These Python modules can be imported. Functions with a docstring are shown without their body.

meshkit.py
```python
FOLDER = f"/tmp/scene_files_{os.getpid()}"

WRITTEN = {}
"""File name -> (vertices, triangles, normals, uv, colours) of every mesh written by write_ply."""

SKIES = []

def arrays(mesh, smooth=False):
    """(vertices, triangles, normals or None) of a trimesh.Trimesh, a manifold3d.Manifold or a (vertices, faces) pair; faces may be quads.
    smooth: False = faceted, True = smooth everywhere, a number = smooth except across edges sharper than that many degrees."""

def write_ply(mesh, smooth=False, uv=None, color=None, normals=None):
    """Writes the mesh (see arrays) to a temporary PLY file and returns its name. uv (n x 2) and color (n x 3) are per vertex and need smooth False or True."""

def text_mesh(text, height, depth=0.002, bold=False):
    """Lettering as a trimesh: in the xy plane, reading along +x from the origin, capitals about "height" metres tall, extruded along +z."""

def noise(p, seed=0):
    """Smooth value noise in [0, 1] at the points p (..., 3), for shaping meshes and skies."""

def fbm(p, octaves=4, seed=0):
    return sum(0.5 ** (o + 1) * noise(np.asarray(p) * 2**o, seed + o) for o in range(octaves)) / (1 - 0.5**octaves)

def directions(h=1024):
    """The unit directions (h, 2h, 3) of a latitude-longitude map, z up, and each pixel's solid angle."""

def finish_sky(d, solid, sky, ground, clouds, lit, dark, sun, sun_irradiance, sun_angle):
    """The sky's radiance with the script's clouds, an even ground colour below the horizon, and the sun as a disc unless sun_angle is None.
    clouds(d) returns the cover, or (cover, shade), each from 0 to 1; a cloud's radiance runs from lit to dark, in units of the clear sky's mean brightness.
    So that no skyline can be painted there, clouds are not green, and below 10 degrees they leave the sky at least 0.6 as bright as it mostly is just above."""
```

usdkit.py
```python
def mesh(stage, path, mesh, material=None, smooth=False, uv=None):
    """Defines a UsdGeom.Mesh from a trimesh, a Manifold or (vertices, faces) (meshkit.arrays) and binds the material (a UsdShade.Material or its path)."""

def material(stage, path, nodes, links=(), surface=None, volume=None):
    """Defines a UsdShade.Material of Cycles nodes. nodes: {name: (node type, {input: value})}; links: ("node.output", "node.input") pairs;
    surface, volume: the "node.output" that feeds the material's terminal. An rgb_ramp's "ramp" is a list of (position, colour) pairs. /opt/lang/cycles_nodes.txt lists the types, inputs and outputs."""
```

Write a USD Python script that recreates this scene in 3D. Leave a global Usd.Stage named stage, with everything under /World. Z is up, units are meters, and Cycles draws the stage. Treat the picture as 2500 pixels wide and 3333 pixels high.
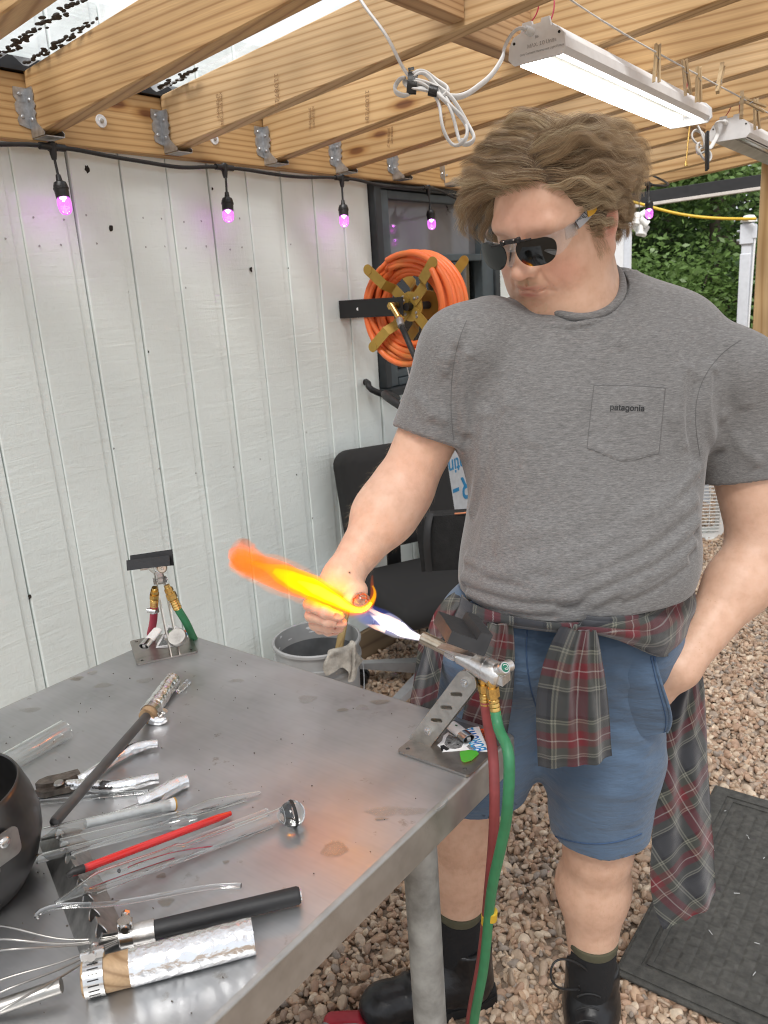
import math, random
import numpy as np
import trimesh
import manifold3d as m3
from shapely.geometry import Polygon, Point, LineString
from shapely import affinity
from scipy.spatial import cKDTree
from scipy.interpolate import CubicSpline
from pxr import Usd, UsdGeom, UsdShade, UsdLux, Sdf, Gf, Vt
import usdkit, meshkit

stage = Usd.Stage.CreateInMemory()
UsdGeom.SetStageUpAxis(stage, UsdGeom.Tokens.z)
UsdGeom.SetStageMetersPerUnit(stage, 1.0)
UsdGeom.Xform.Define(stage, '/World')
UsdGeom.Scope.Define(stage, '/World/Looks')

# ---------------------------------------------------------------- camera, sky, sun, exposure
EXPOSURE = 1.42
GLOW = 0.46                      # lamps and flame, against that exposure
SKY = 0.06
SUN = 0.40
SUN_ANGLE = 22.0
SUN_EL, SUN_AZ = math.radians(56), math.radians(152)      # azimuth = atan2(x, y) of the direction towards the sun
FOCAL = 2609.17
CAM_AT = np.array([0, 0, 1.5])
CAM = np.array([[0.79528354, 0.60289841, -0.06354218], [0.1097003, -0.24619967, -0.96299095], [-0.59622977, 0.75888025, -0.26193668]])
cam = UsdGeom.Camera.Define(stage, '/World/camera')
cam.CreateHorizontalApertureAttr(36.0)
cam.CreateVerticalApertureAttr(48.0)
cam.CreateFocalLengthAttr(FOCAL * 36 / 2500)
cam.CreateClippingRangeAttr(Gf.Vec2f(0.02, 500))
cam.CreateFStopAttr(16.0)
cam.CreateFocusDistanceAttr(1.25)
cam.CreateExposureAttr(EXPOSURE)
_m = np.eye(4)
_m[0, :3], _m[1, :3], _m[2, :3], _m[3, :3] = CAM[0], -CAM[1], -CAM[2], CAM_AT
UsdGeom.Xformable(cam).AddTransformOp().Set(Gf.Matrix4d(_m.tolist()))

dome = UsdLux.DomeLight.Define(stage, '/World/sky')
dome.GetPrim().SetCustomDataByKey('kind', 'structure')
skymat = usdkit.material(stage, '/World/Looks/sky_light', {
    'tc': ('texture_coordinate', {}), 'mp': ('mapping', {'scale': (1.5, 1.5, 4.0)}),
    'n': ('noise_texture', {'scale': 2.2, 'detail': 6.0, 'roughness': 0.55}),
    'r': ('rgb_ramp', {'ramp': [(0.30, (0.62, 0.62, 0.62)), (0.60, (0.96, 0.96, 0.96))]}),
    'sk': ('sky_texture', {'sky_type': 'single_scattering', 'sun_disc': False, 'sun_elevation': SUN_EL, 'sun_rotation': SUN_AZ}),
    'cl': ('mix_color', {'a': (0, 0, 0), 'b': (6.6, 6.8, 7.15), 'fac': 0.0, 'use_clamp': False}),
    'bg': ('background_shader', {'strength': SKY})},
    [('tc.generated', 'mp.vector'), ('mp.vector', 'n.vector'), ('n.fac', 'r.fac'), ('r.color', 'cl.fac'), ('sk.color', 'cl.a'), ('cl.result', 'bg.color')], surface='bg.background')
UsdShade.MaterialBindingAPI.Apply(dome.GetPrim()).Bind(skymat)
sun = UsdLux.DistantLight.Define(stage, '/World/sun')
sun.CreateIntensityAttr(SUN)
sun.CreateAngleAttr(SUN_ANGLE)
sun.CreateColorAttr(Gf.Vec3f(1.0, 0.965, 0.92))
sun.GetPrim().CreateAttribute('inputs:normalize', Sdf.ValueTypeNames.Bool).Set(True)
_s = np.array([math.cos(SUN_EL) * math.sin(SUN_AZ), math.cos(SUN_EL) * math.cos(SUN_AZ), math.sin(SUN_EL)])
_x = np.cross([0, 0, 1], _s); _x /= np.linalg.norm(_x)
_m = np.eye(4); _m[0, :3], _m[1, :3], _m[2, :3] = _x, np.cross(_s, _x), _s
UsdGeom.Xformable(sun).AddTransformOp().Set(Gf.Matrix4d(_m.tolist()))

# ---------------------------------------------------------------- helpers
V3 = lambda *a: np.array(a, float)
def unit(a):
    a = np.asarray(a, float); return a / np.linalg.norm(a)
def ray(x, y): return CAM.T @ np.array([(x - 1250) / FOCAL, (y - 1666.5) / FOCAL, 1.0])
def at(x, y, d): return CAM_AT + ray(x, y) * d                      # a point seen at x, y of the photograph, d metres ahead of the camera
def onz(x, y, z): r = ray(x, y); return CAM_AT + (z - CAM_AT[2]) / r[2] * r
def onx(x, y, X): r = ray(x, y); return CAM_AT + (X - CAM_AT[0]) / r[0] * r
def ony(x, y, Y): r = ray(x, y); return CAM_AT + (Y - CAM_AT[1]) / r[1] * r
def D(x, y): return 1.5072 * x, 1.5072 * y

_names = {}
def _path(parent, name):
    base = str(parent.GetPath()) if parent is not None else '/World'
    k = _names.get((base, name), 0); _names[(base, name)] = k + 1
    return f'{base}/{name}' if k == 0 else f'{base}/{name}_{k:03d}'
def tag(p, label=None, cat=None, group=None, kind=None):
    for k, v in (('label', label), ('category', cat), ('group', group), ('kind', kind)):
        if v: p.SetCustomDataByKey(k, v)
    return p
def thing(name, label, cat, group=None, T=None):
    x = UsdGeom.Xform.Define(stage, _path(None, name))
    if T is not None: x.AddTransformOp().Set(Gf.Matrix4d(np.asarray(T).T.tolist()))
    return tag(x.GetPrim(), label, cat, group)
def copy_of(src, name, T, label, cat, group=None):
    x = UsdGeom.Xform.Define(stage, _path(None, name))
    x.AddTransformOp().Set(Gf.Matrix4d(np.asarray(T).T.tolist()))
    p = x.GetPrim(); p.GetReferences().AddInternalReference(src.GetPath()); p.SetInstanceable(True)
    return tag(p, label, cat, group)
def part(parent, name, mesh, mat, smooth=False, uv=None, label=None, normals=None, prim=None, prims=None):
    if isinstance(mesh, list): mesh = merge(mesh)
    path = _path(parent, name)
    m = usdkit.mesh(stage, path, mesh, mat, smooth, uv)
    if normals is not None:
        m.CreateNormalsAttr(Vt.Vec3fArray.FromNumpy(np.asarray(normals, np.float32))); m.SetNormalsInterpolation('vertex')
    for k, v in (prims or {}).items():
        UsdGeom.PrimvarsAPI(m).CreatePrimvar(k, Sdf.ValueTypeNames.Color3fArray, 'vertex').Set(Vt.Vec3fArray.FromNumpy(np.asarray(v, np.float32)))
    if label: m.GetPrim().SetCustomDataByKey('label', label)
    return m.GetPrim()
def solo(name, mesh, mat, label, cat, smooth=False, group=None, kind=None, **k):
    p = part(None, name, mesh, mat, smooth, **k)
    return tag(p, label, cat, group, kind)
def curves(parent, name, pts, widths, mat, label=None):
    """pts: list of (n, 3) arrays."""
    c = UsdGeom.BasisCurves.Define(stage, _path(parent, name))
    c.CreateTypeAttr('linear')
    c.CreateCurveVertexCountsAttr(Vt.IntArray([len(p) for p in pts]))
    c.CreatePointsAttr(Vt.Vec3fArray.FromNumpy(np.vstack(pts).astype(np.float32)))
    c.CreateWidthsAttr(Vt.FloatArray.FromNumpy(np.concatenate(widths).astype(np.float32)))
    c.SetWidthsInterpolation('vertex')
    UsdShade.MaterialBindingAPI.Apply(c.GetPrim()).Bind(mat)
    if label: c.GetPrim().SetCustomDataByKey('label', label)
    return c.GetPrim()

def VF(m):
    if hasattr(m, 'to_mesh'):
        q = m.to_mesh(); return np.asarray(q.vert_properties[:, :3], float), np.asarray(q.tri_verts, int)
    if isinstance(m, trimesh.Trimesh): return np.asarray(m.vertices, float), np.asarray(m.faces, int)
    v, f = m; v, f = np.asarray(v, float), np.asarray(f, int)
    if f.shape[1] == 4: f = np.vstack([f[:, [0, 1, 2]], f[:, [0, 2, 3]]])
    return v, f
def merge(ms):
    vs, fs, n = [], [], 0
    for m in ms:
        if isinstance(m, list): m = merge(m)
        v, f = VF(m); vs.append(v); fs.append(f + n); n += len(v)
    return np.vstack(vs), np.vstack(fs)
def xf(m, T):
    v, f = VF(m); T = np.asarray(T, float)
    if np.linalg.det(T[:3, :3]) < 0: f = f[:, ::-1]
    return v @ T[:3, :3].T + T[:3, 3], f
def mv(m, x, y, z): v, f = VF(m); return v + V3(x, y, z), f
def basis(o, x=None, y=None, z=None, up=(0, 0, 1)):
    """4x4 with the given axis directions (orthonormalised; give z alone or z and x, or x and z)."""
    if z is not None and x is None:
        z = unit(z); a = V3(*up) if abs(z @ V3(*up)) < 0.97 else V3(1, 0, 0)
        x = unit(np.cross(a, z))
    elif z is None:
        x = unit(x); z = V3(*up) - (V3(*up) @ x) * x; z = unit(z)
    z = unit(z); x = unit(np.asarray(x, float) - (np.asarray(x, float) @ z) * z)
    T = np.eye(4); T[:3, 0], T[:3, 1], T[:3, 2], T[:3, 3] = x, np.cross(z, x), z, o
    return T
def rotz(a): c, s = math.cos(a), math.sin(a); T = np.eye(4); T[:2, :2] = [[c, -s], [s, c]]; return T
def trans(x, y, z): T = np.eye(4); T[:3, 3] = x, y, z; return T
def box(x0, x1, y0, y1, z0, z1, b=0.0):
    x0, x1, y0, y1, z0, z1 = min(x0, x1), max(x0, x1), min(y0, y1), max(y0, y1), min(z0, z1), max(z0, z1)
    if b <= 0:
        m = trimesh.creation.box([x1 - x0, y1 - y0, z1 - z0]); m.apply_translation([(x0 + x1) / 2, (y0 + y1) / 2, (z0 + z1) / 2]); return VF(m)
    P = []
    c, h = V3(x0 + x1, y0 + y1, z0 + z1) / 2, V3(x1 - x0, y1 - y0, z1 - z0) / 2
    for sx in (-1, 1):
        for sy in (-1, 1):
            for sz in (-1, 1):
                for k in range(3):
                    q = h - b; q[k] = h[k]; P.append(c + q * V3(sx, sy, sz))
    return VF(m3.Manifold.hull_points(np.array(P)))
def hull(P): return VF(m3.Manifold.hull_points(np.asarray(P, float)))
def obox(T, sx, sy, sz, b=0.0, c=(0, 0, 0)):
    return xf(box(c[0] - sx / 2, c[0] + sx / 2, c[1] - sy / 2, c[1] + sy / 2, c[2] - sz / 2, c[2] + sz / 2, b), T)
def spline(P, n):
    P = np.asarray(P, float); t = np.r_[0, np.cumsum(np.linalg.norm(np.diff(P, axis=0), axis=1) + 1e-9)]
    return CubicSpline(t / t[-1], P)(np.linspace(0, 1, n)) if len(P) > 2 else P[0] + (P[1] - P[0]) * np.linspace(0, 1, n)[:, None]
def tube(P, r, n=12, cap=True, ell=None, up=None):
    P = np.asarray(P, float); k = len(P); r = np.broadcast_to(np.asarray(r, float), (k,))
    T = np.gradient(P, axis=0); T /= np.linalg.norm(T, axis=1)[:, None] + 1e-12
    a = V3(*up) if up is not None else (V3(0, 0, 1) if abs(T[0, 2]) < 0.9 else V3(1, 0, 0))
    u = unit(np.cross(T[0], a)); th = np.linspace(0, 2 * np.pi, n, endpoint=False); V = []
    for i in range(k):
        u = u - (u @ T[i]) * T[i]; u = unit(u); w = np.cross(T[i], u)
        e = (1, 1) if ell is None else ell
        V.append(P[i] + r[i] * (e[0] * np.cos(th)[:, None] * u + e[1] * np.sin(th)[:, None] * w))
    V = np.vstack(V); F = []
    j = np.arange(n); jn = (j + 1) % n
    for i in range(k - 1):
        F.append(np.stack([i * n + j, i * n + jn, (i + 1) * n + jn], 1)); F.append(np.stack([i * n + j, (i + 1) * n + jn, (i + 1) * n + j], 1))
    if cap:
        V = np.vstack([V, P[0], P[-1]])
        F.append(np.stack([np.full(n, k * n), jn, j], 1)); F.append(np.stack([np.full(n, k * n + 1), (k - 1) * n + j, (k - 1) * n + jn], 1))
    return V, np.vstack(F)
def cyl(a, b, r, n=16, r2=None): return tube([a, b], [r, r if r2 is None else r2], n)
def lathe(prof, n=24, T=None):
    """prof: (r, z) points; closed at r = 0 if given so."""
    prof = np.asarray(prof, float); k = len(prof); th = np.linspace(0, 2 * np.pi, n, endpoint=False)
    V = np.stack([prof[:, None, 0] * np.cos(th), prof[:, None, 0] * np.sin(th), np.broadcast_to(prof[:, None, 1], (k, n))], -1).reshape(-1, 3)
    F = []; j = np.arange(n); jn = (j + 1) % n
    for i in range(k - 1):
        F.append(np.stack([i * n + j, i * n + jn, (i + 1) * n + jn], 1)); F.append(np.stack([i * n + j, (i + 1) * n + jn, (i + 1) * n + j], 1))
    m = trimesh.Trimesh(V, np.vstack(F), process=True); m.update_faces(m.nondegenerate_faces())
    return xf(m, T) if T is not None else VF(m)
def prism(poly, h, T=None):
    if not hasattr(poly, 'exterior'): poly = Polygon(poly)
    m = trimesh.creation.extrude_polygon(poly, h, engine='earcut')
    return xf(m, T) if T is not None else VF(m)
def rrect(w, h, r, n=4): return Polygon([(-w / 2, -h / 2), (w / 2, -h / 2), (w / 2, h / 2), (-w / 2, h / 2)]).buffer(-r).buffer(r, quad_segs=n)
def sheet(G, th=0.0, uvs=None):
    """G: (a, b, 3) grid of points -> mesh and uv; th > 0 gives it thickness along its normals."""
    G = np.asarray(G, float); a, b = G.shape[:2]
    uu, vv = np.meshgrid(np.linspace(0, 1, a), np.linspace(0, 1, b), indexing='ij')
    uv = np.stack([uu, vv], -1).reshape(-1, 2) if uvs is None else np.asarray(uvs).reshape(-1, 2)
    i, j = np.meshgrid(np.arange(a - 1), np.arange(b - 1), indexing='ij'); i, j = i.ravel(), j.ravel()
    F = np.vstack([np.stack([i * b + j, (i + 1) * b + j, (i + 1) * b + j + 1], 1), np.stack([i * b + j, (i + 1) * b + j + 1, i * b + j + 1], 1)])
    V = G.reshape(-1, 3)
    if th:
        gu, gv = np.gradient(G, axis=0), np.gradient(G, axis=1)
        N = np.cross(gu, gv); N /= np.linalg.norm(N, axis=-1, keepdims=True) + 1e-12
        n = len(V); V = np.vstack([V, V - th * N.reshape(-1, 3)]); uv = np.vstack([uv, uv])
        ring = np.r_[np.arange(b), np.arange(1, a) * b + b - 1, (a - 1) * b + np.arange(b - 2, -1, -1), np.arange(a - 2, 0, -1) * b]
        rn = np.roll(ring, -1)
        F = np.vstack([F, F[:, ::-1] + n, np.stack([ring, ring + n, rn + n], 1), np.stack([ring, rn + n, rn], 1)])
    return (V, F), uv
def hexnut(T, r, h): return xf(prism([(r * math.cos(a), r * math.sin(a)) for a in np.arange(6) * math.pi / 3], h), T)
def text_at(T, text, height, depth=0.0006, bold=False): return xf(meshkit.text_mesh(text, height, depth, bold), T)

# ---------------------------------------------------------------- materials
def mat(name, nodes, links, surface='p.BSDF', volume=None): return usdkit.material(stage, '/World/Looks/' + name, nodes, links, surface, volume)
def plain(name, col, rough=0.5, metal=0.0, var=0.12, scale=40.0, bump=0.0, bscale=None, **kw):
    """A colour broken up by noise, with a little bump."""
    c = np.array(col, float)
    nd = {'g': ('geometry', {}), 'n': ('noise_texture', {'scale': scale, 'detail': 5.0, 'roughness': 0.6}),
          'r': ('rgb_ramp', {'ramp': [(0.3, tuple(c * (1 - var))), (0.7, tuple(np.minimum(c * (1 + var), 1)))]}),
          'rr': ('map_range', {'from_min': 0.3, 'from_max': 0.7, 'to_min': rough * 0.85, 'to_max': min(1, rough * 1.15)}),
          'p': ('principled_bsdf', {'metallic': metal, **kw})}
    ln = [('g.position', 'n.vector'), ('n.fac', 'r.fac'), ('r.color', 'p.base_color'), ('n.fac', 'rr.value'), ('rr.result', 'p.roughness')]
    if bump:
        nd['n2'] = ('noise_texture', {'scale': bscale or scale * 4, 'detail': 4.0, 'roughness': 0.6})
        nd['b'] = ('bump', {'strength': 1.0, 'distance': bump})
        ln += [('g.position', 'n2.vector'), ('n2.fac', 'b.height'), ('b.normal', 'p.normal')]
    return mat(name, nd, ln)
def pine(name, axis, seed, light=(0.72, 0.46, 0.20), dark=(0.46, 0.235, 0.075), fine=1.0):
    """Sawn pine: rings of a slightly wandering trunk, cut along the board's length (axis 0 = x, 1 = y, 2 = z)."""
    sc = [14.0, 14.0, 14.0]; sc[axis] = 1.25
    rd = 'xyz'[axis]
    rnd = np.random.default_rng(seed); loc = rnd.uniform(-3, 3, 3)
    return mat(name, {
        'g': ('geometry', {}), 'm': ('mapping', {'location': tuple(loc), 'scale': tuple(np.array(sc))}),
        'w': ('wave_texture', {'wave_type': 'rings', 'rings_direction': rd, 'profile': 'sine', 'scale': 1.7, 'distortion': 15.0, 'detail': 2.0, 'detail_scale': 0.24, 'detail_roughness': 0.42}),
        'r': ('rgb_ramp', {'ramp': [(0.0, light), (0.45, tuple(np.array(light) * 0.94)), (0.78, tuple(np.array(light) * 0.70 + np.array(dark) * 0.30)), (0.94, tuple(np.array(light) * 0.25 + np.array(dark) * 0.75)), (1.0, dark)]}),
        'm2': ('mapping', {'scale': tuple(np.where(np.arange(3) == axis, 6.0, 420.0))}),
        'n': ('noise_texture', {'scale': 1.0, 'detail': 3.0}),
        'n3': ('noise_texture', {'scale': 3.0, 'detail': 2.0}),
        'r2': ('rgb_ramp', {'ramp': [(0.25, (0.86, 0.84, 0.82)), (0.75, (1.05, 1.05, 1.05))]}),
        'r3': ('rgb_ramp', {'ramp': [(0.25, (0.74, 0.71, 0.66)), (0.75, (1.08, 1.08, 1.08))]}),
        'x': ('mix', {'mix_type': 'multiply', 'fac': 1.0}), 'x2': ('mix', {'mix_type': 'multiply', 'fac': 1.0}),
        'mk': ('mapping', {'location': tuple(loc * 1.7), 'scale': tuple(np.where(np.arange(3) == axis, 2.3, 7.0))}),
        'v': ('voronoi_texture', {'scale': 1.0, 'feature': 'f1'}),
        'rk': ('rgb_ramp', {'ramp': [(0.0, (0.16, 0.07, 0.03)), (0.07, (0.30, 0.14, 0.05)), (0.105, (0.78, 0.66, 0.5)), (0.17, (1, 1, 1))]}),
        'x3': ('mix', {'mix_type': 'multiply', 'fac': 0.9}),
        'b': ('bump', {'strength': 0.35, 'distance': 0.0006}),
        'p': ('principled_bsdf', {'roughness': 0.62})},
        [('g.position', 'm.vector'), ('m.vector', 'w.vector'), ('w.fac', 'r.fac'), ('g.position', 'm2.vector'), ('m2.vector', 'n.vector'), ('n.fac', 'r2.fac'), ('g.position', 'n3.vector'), ('n3.fac', 'r3.fac'),
         ('r.color', 'x.color1'), ('r2.color', 'x.color2'), ('x.color', 'x2.color1'), ('r3.color', 'x2.color2'), ('g.position', 'mk.vector'), ('mk.vector', 'v.vector'), ('v.distance', 'rk.fac'),
         ('x2.color', 'x3.color1'), ('rk.color', 'x3.color2'), ('x3.color', 'p.base_color'), ('n.fac', 'b.height'), ('b.normal', 'p.normal')])
def emit(name, col, strength): return mat(name, {'e': ('emission', {'color': col, 'strength': strength})}, [], surface='e.emission')
def glassy(name, col=(1, 1, 1), rough=0.0, ior=1.48):
    return mat(name, {'p': ('principled_bsdf', {'base_color': col, 'roughness': rough, 'ior': ior, 'transmission_weight': 1.0})}, [])

M = {}
M['black_plastic'] = plain('black_plastic', (0.012, 0.012, 0.013), 0.42, var=0.3, bump=0.0003, bscale=300)
M['black_paint'] = plain('black_paint', (0.010, 0.010, 0.011), 0.5, var=0.3)
M['black_rubber'] = plain('black_rubber', (0.018, 0.018, 0.019), 0.6, var=0.25, scale=90, bump=0.0004, bscale=500)
M['white_paint'] = plain('white_enamel', (0.74, 0.75, 0.76), 0.4, var=0.05)
M['white_plastic'] = plain('white_plastic', (0.72, 0.72, 0.70), 0.38, var=0.06)
M['galv'] = plain('galvanised_steel', (0.46, 0.47, 0.48), 0.42, 0.85, var=0.25, scale=60)
M['chrome'] = plain('polished_steel', (0.66, 0.65, 0.63), 0.18, 1.0, var=0.1, scale=80)
M['dull_steel'] = plain('dull_steel', (0.40, 0.385, 0.36), 0.38, 1.0, var=0.15, scale=35)
M['brass'] = plain('brass', (0.72, 0.48, 0.16), 0.26, 1.0, var=0.15, scale=120)
M['foil'] = mat('aluminium_foil', {'g': ('geometry', {}), 'v': ('voronoi_texture', {'scale': 90.0, 'feature': 'f1', 'randomness': 1.0}), 'n': ('noise_texture', {'scale': 140.0, 'detail': 4.0}),
    'a': ('math', {'math_type': 'add'}), 'b': ('bump', {'strength': 1.0, 'distance': 0.0011}), 'p': ('principled_bsdf', {'base_color': (0.88, 0.88, 0.88), 'metallic': 1.0, 'roughness': 0.17})},
    [('g.position', 'v.vector'), ('g.position', 'n.vector'), ('v.distance', 'a.value1'), ('n.fac', 'a.value2'), ('a.value', 'b.height'), ('b.normal', 'p.normal')])
M['glass'] = glassy('clear_glass', (0.97, 0.985, 0.98))
# ---------------------------------------------------------------- ground
WX = -2.04                      # face of the white siding
rng = np.random.default_rng(7)
M['soil'] = plain('soil', (0.26, 0.20, 0.15), 0.95, var=0.35, scale=30, bump=0.01, bscale=60)
g = 40.0
solo('ground', (V3([-g, -g, 0], [g, -g, 0], [g, g, 0], [-g, g, 0]).reshape(4, 3), np.array([[0, 1, 2], [0, 2, 3]])), M['soil'], None, None, kind='structure')

def pebble(seed, sx, sy, sz):
    m = trimesh.creation.icosphere(2); v = np.array(m.vertices)
    r = np.random.default_rng(seed)
    for _ in range(7):                                            # a few worn flats
        n = unit(r.normal(size=3)); d = r.uniform(0.55, 0.9); over = np.maximum(v @ n - d, 0); v = v - over[:, None] * n * 0.8
    v *= 1 + 0.12 * (meshkit.noise(v * 1.7 + seed * 3) - 0.5)[:, None]
    return v * V3(sx, sy, sz), np.array(m.faces)
cols = [(0.40, 0.27, 0.185), (0.47, 0.345, 0.25), (0.54, 0.43, 0.33), (0.36, 0.245, 0.165), (0.56, 0.46, 0.36), (0.37, 0.31, 0.26), (0.31, 0.275, 0.25), (0.43, 0.285, 0.20), (0.66, 0.58, 0.48), (0.46, 0.37, 0.29), (0.50, 0.36, 0.25), (0.58, 0.49, 0.40), (0.36, 0.255, 0.19), (0.49, 0.40, 0.33)]
gravel = UsdGeom.PointInstancer.Define(stage, '/World/gravel')
tag(gravel.GetPrim(), 'rounded tan and brown river gravel covering the ground', 'gravel', kind='stuff')
protos = []
for i, c in enumerate(cols):
    r = np.random.default_rng(50 + i)
    mt = plain(f'pebble_stone_{i}', np.minimum(np.array(c) * V3(0.85, 0.77, 0.67) + .05, 1), 0.6, var=0.26, scale=45, bump=0.0008, bscale=260)
    p = UsdGeom.Mesh(part(gravel.GetPrim(), 'pebble', pebble(i, r.uniform(1.0, 1.4), r.uniform(0.75, 1.0), r.uniform(0.5, 0.75)), mt, True))
    protos.append(p.GetPath())
P = []
n0 = 230000
q = np.stack([rng.uniform(WX + 0.02, 2.0, n0), rng.uniform(0.2, 7.5, n0)], 1)
w = np.stack([q[:, 0], q[:, 1], np.zeros(n0)], 1) - CAM_AT
cc = w @ CAM.T; u, v = cc[:, 0] / cc[:, 2] * FOCAL + 1250, cc[:, 1] / cc[:, 2] * FOCAL + 1666
ok = (cc[:, 2] > 0.3) & (u > -500) & (u < 3000) & (v < 4200)
dist = np.hypot(q[:, 0], q[:, 1])
keep = ok & (rng.uniform(size=n0) < np.where(dist < 3.2, 1.0, 0.72))
q = q[keep]; dist = dist[keep]
size = np.clip(rng.lognormal(math.log(0.0088), 0.30, len(q)), 0.006, 0.021)
z = rng.uniform(-0.001, 0.013, len(q))
qq = rng.normal(size=(len(q), 4)); tilt = 0.45
qq[:, 1:3] *= tilt; qq /= np.linalg.norm(qq, axis=1)[:, None]
gravel.CreatePrototypesRel().SetTargets(protos)
gravel.CreateProtoIndicesAttr(Vt.IntArray.FromNumpy(rng.integers(0, len(cols), len(q)).astype(np.int32)))
gravel.CreatePositionsAttr(Vt.Vec3fArray.FromNumpy(np.column_stack([q, z]).astype(np.float32)))
gravel.CreateScalesAttr(Vt.Vec3fArray.FromNumpy(np.repeat(size[:, None], 3, 1).astype(np.float32)))
gravel.CreateOrientationsAttr(Vt.QuathArray([Gf.Quath(float(a), float(b), float(c), float(d)) for a, b, c, d in qq]))
print('pebbles', len(q))

# ---------------------------------------------------------------- the white sided wall
def painted(name, col):
    return mat(name, {'g': ('geometry', {}), 'oi': ('object_info', {}),
        'mb': ('mapping', {'scale': (1.0, 3.5, 34.0)}), 'nb': ('noise_texture', {'scale': 1.0, 'detail': 7.0, 'roughness': 0.65, 'distortion': 1.2}),
        'ms': ('mapping', {'scale': (1.0, 4.0, 1.0), 'rotation': (0.5, 0, 0)}), 'ns': ('noise_texture', {'scale': 24.0, 'detail': 8.0, 'roughness': 0.7}),
        'v': ('voronoi_texture', {'scale': 7.0}), 'rv': ('rgb_ramp', {'ramp': [(0.0, (0.0, 0.0, 0.0)), (0.028, (0.1, 0.1, 0.1)), (0.045, (1, 1, 1))]}),
        'nl': ('noise_texture', {'scale': 2.2, 'detail': 3.0}), 'rl': ('rgb_ramp', {'ramp': [(0.3, tuple(np.array(col) * 0.93)), (0.7, tuple(np.array(col) * 1.03))]}),
        'rc': ('rgb_ramp', {'ramp': [(0.0, (0.55, 0.55, 0.53)), (0.022, (0.75, 0.75, 0.73)), (0.036, (1, 1, 1))]}),
        'x': ('mix', {'mix_type': 'multiply', 'fac': 0.85}),
        'hs': ('math', {'math_type': 'multiply_add', 'value2': 0.7}), 'h2': ('math', {'math_type': 'multiply_add', 'value2': 1.2}),
        'b': ('bump', {'strength': 1.0, 'distance': 0.0019}), 'p': ('principled_bsdf', {'roughness': 0.5})},
        [('g.position', 'mb.vector'), ('mb.vector', 'nb.vector'), ('g.position', 'ms.vector'), ('ms.vector', 'ns.vector'), ('g.position', 'v.vector'), ('v.distance', 'rv.fac'), ('v.distance', 'rc.fac'),
         ('g.position', 'nl.vector'), ('nl.fac', 'rl.fac'), ('rl.color', 'x.color1'), ('rc.color', 'x.color2'), ('x.color', 'p.base_color'),
         ('ns.fac', 'hs.value1'), ('nb.fac', 'hs.value3'), ('rv.color', 'h2.value1'), ('hs.result' if False else 'hs.value', 'h2.value3'), ('h2.value', 'b.height'), ('b.normal', 'p.normal')])
M['siding'] = painted('white_painted_siding', (0.80, 0.865, 0.835))
M['gap'] = plain('groove_shadow_backing', (0.16, 0.165, 0.16), 0.9)
wall = thing('sided_wall', 'white painted wall of vertical grooved boards under the timber roof', 'wall')
PITCH, G0 = 0.1617, 0.830 * 1.4216
WY0, WY1 = 2.633, 3.60          # window hole
ZB, ZT = 0.135, 2.3
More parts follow.
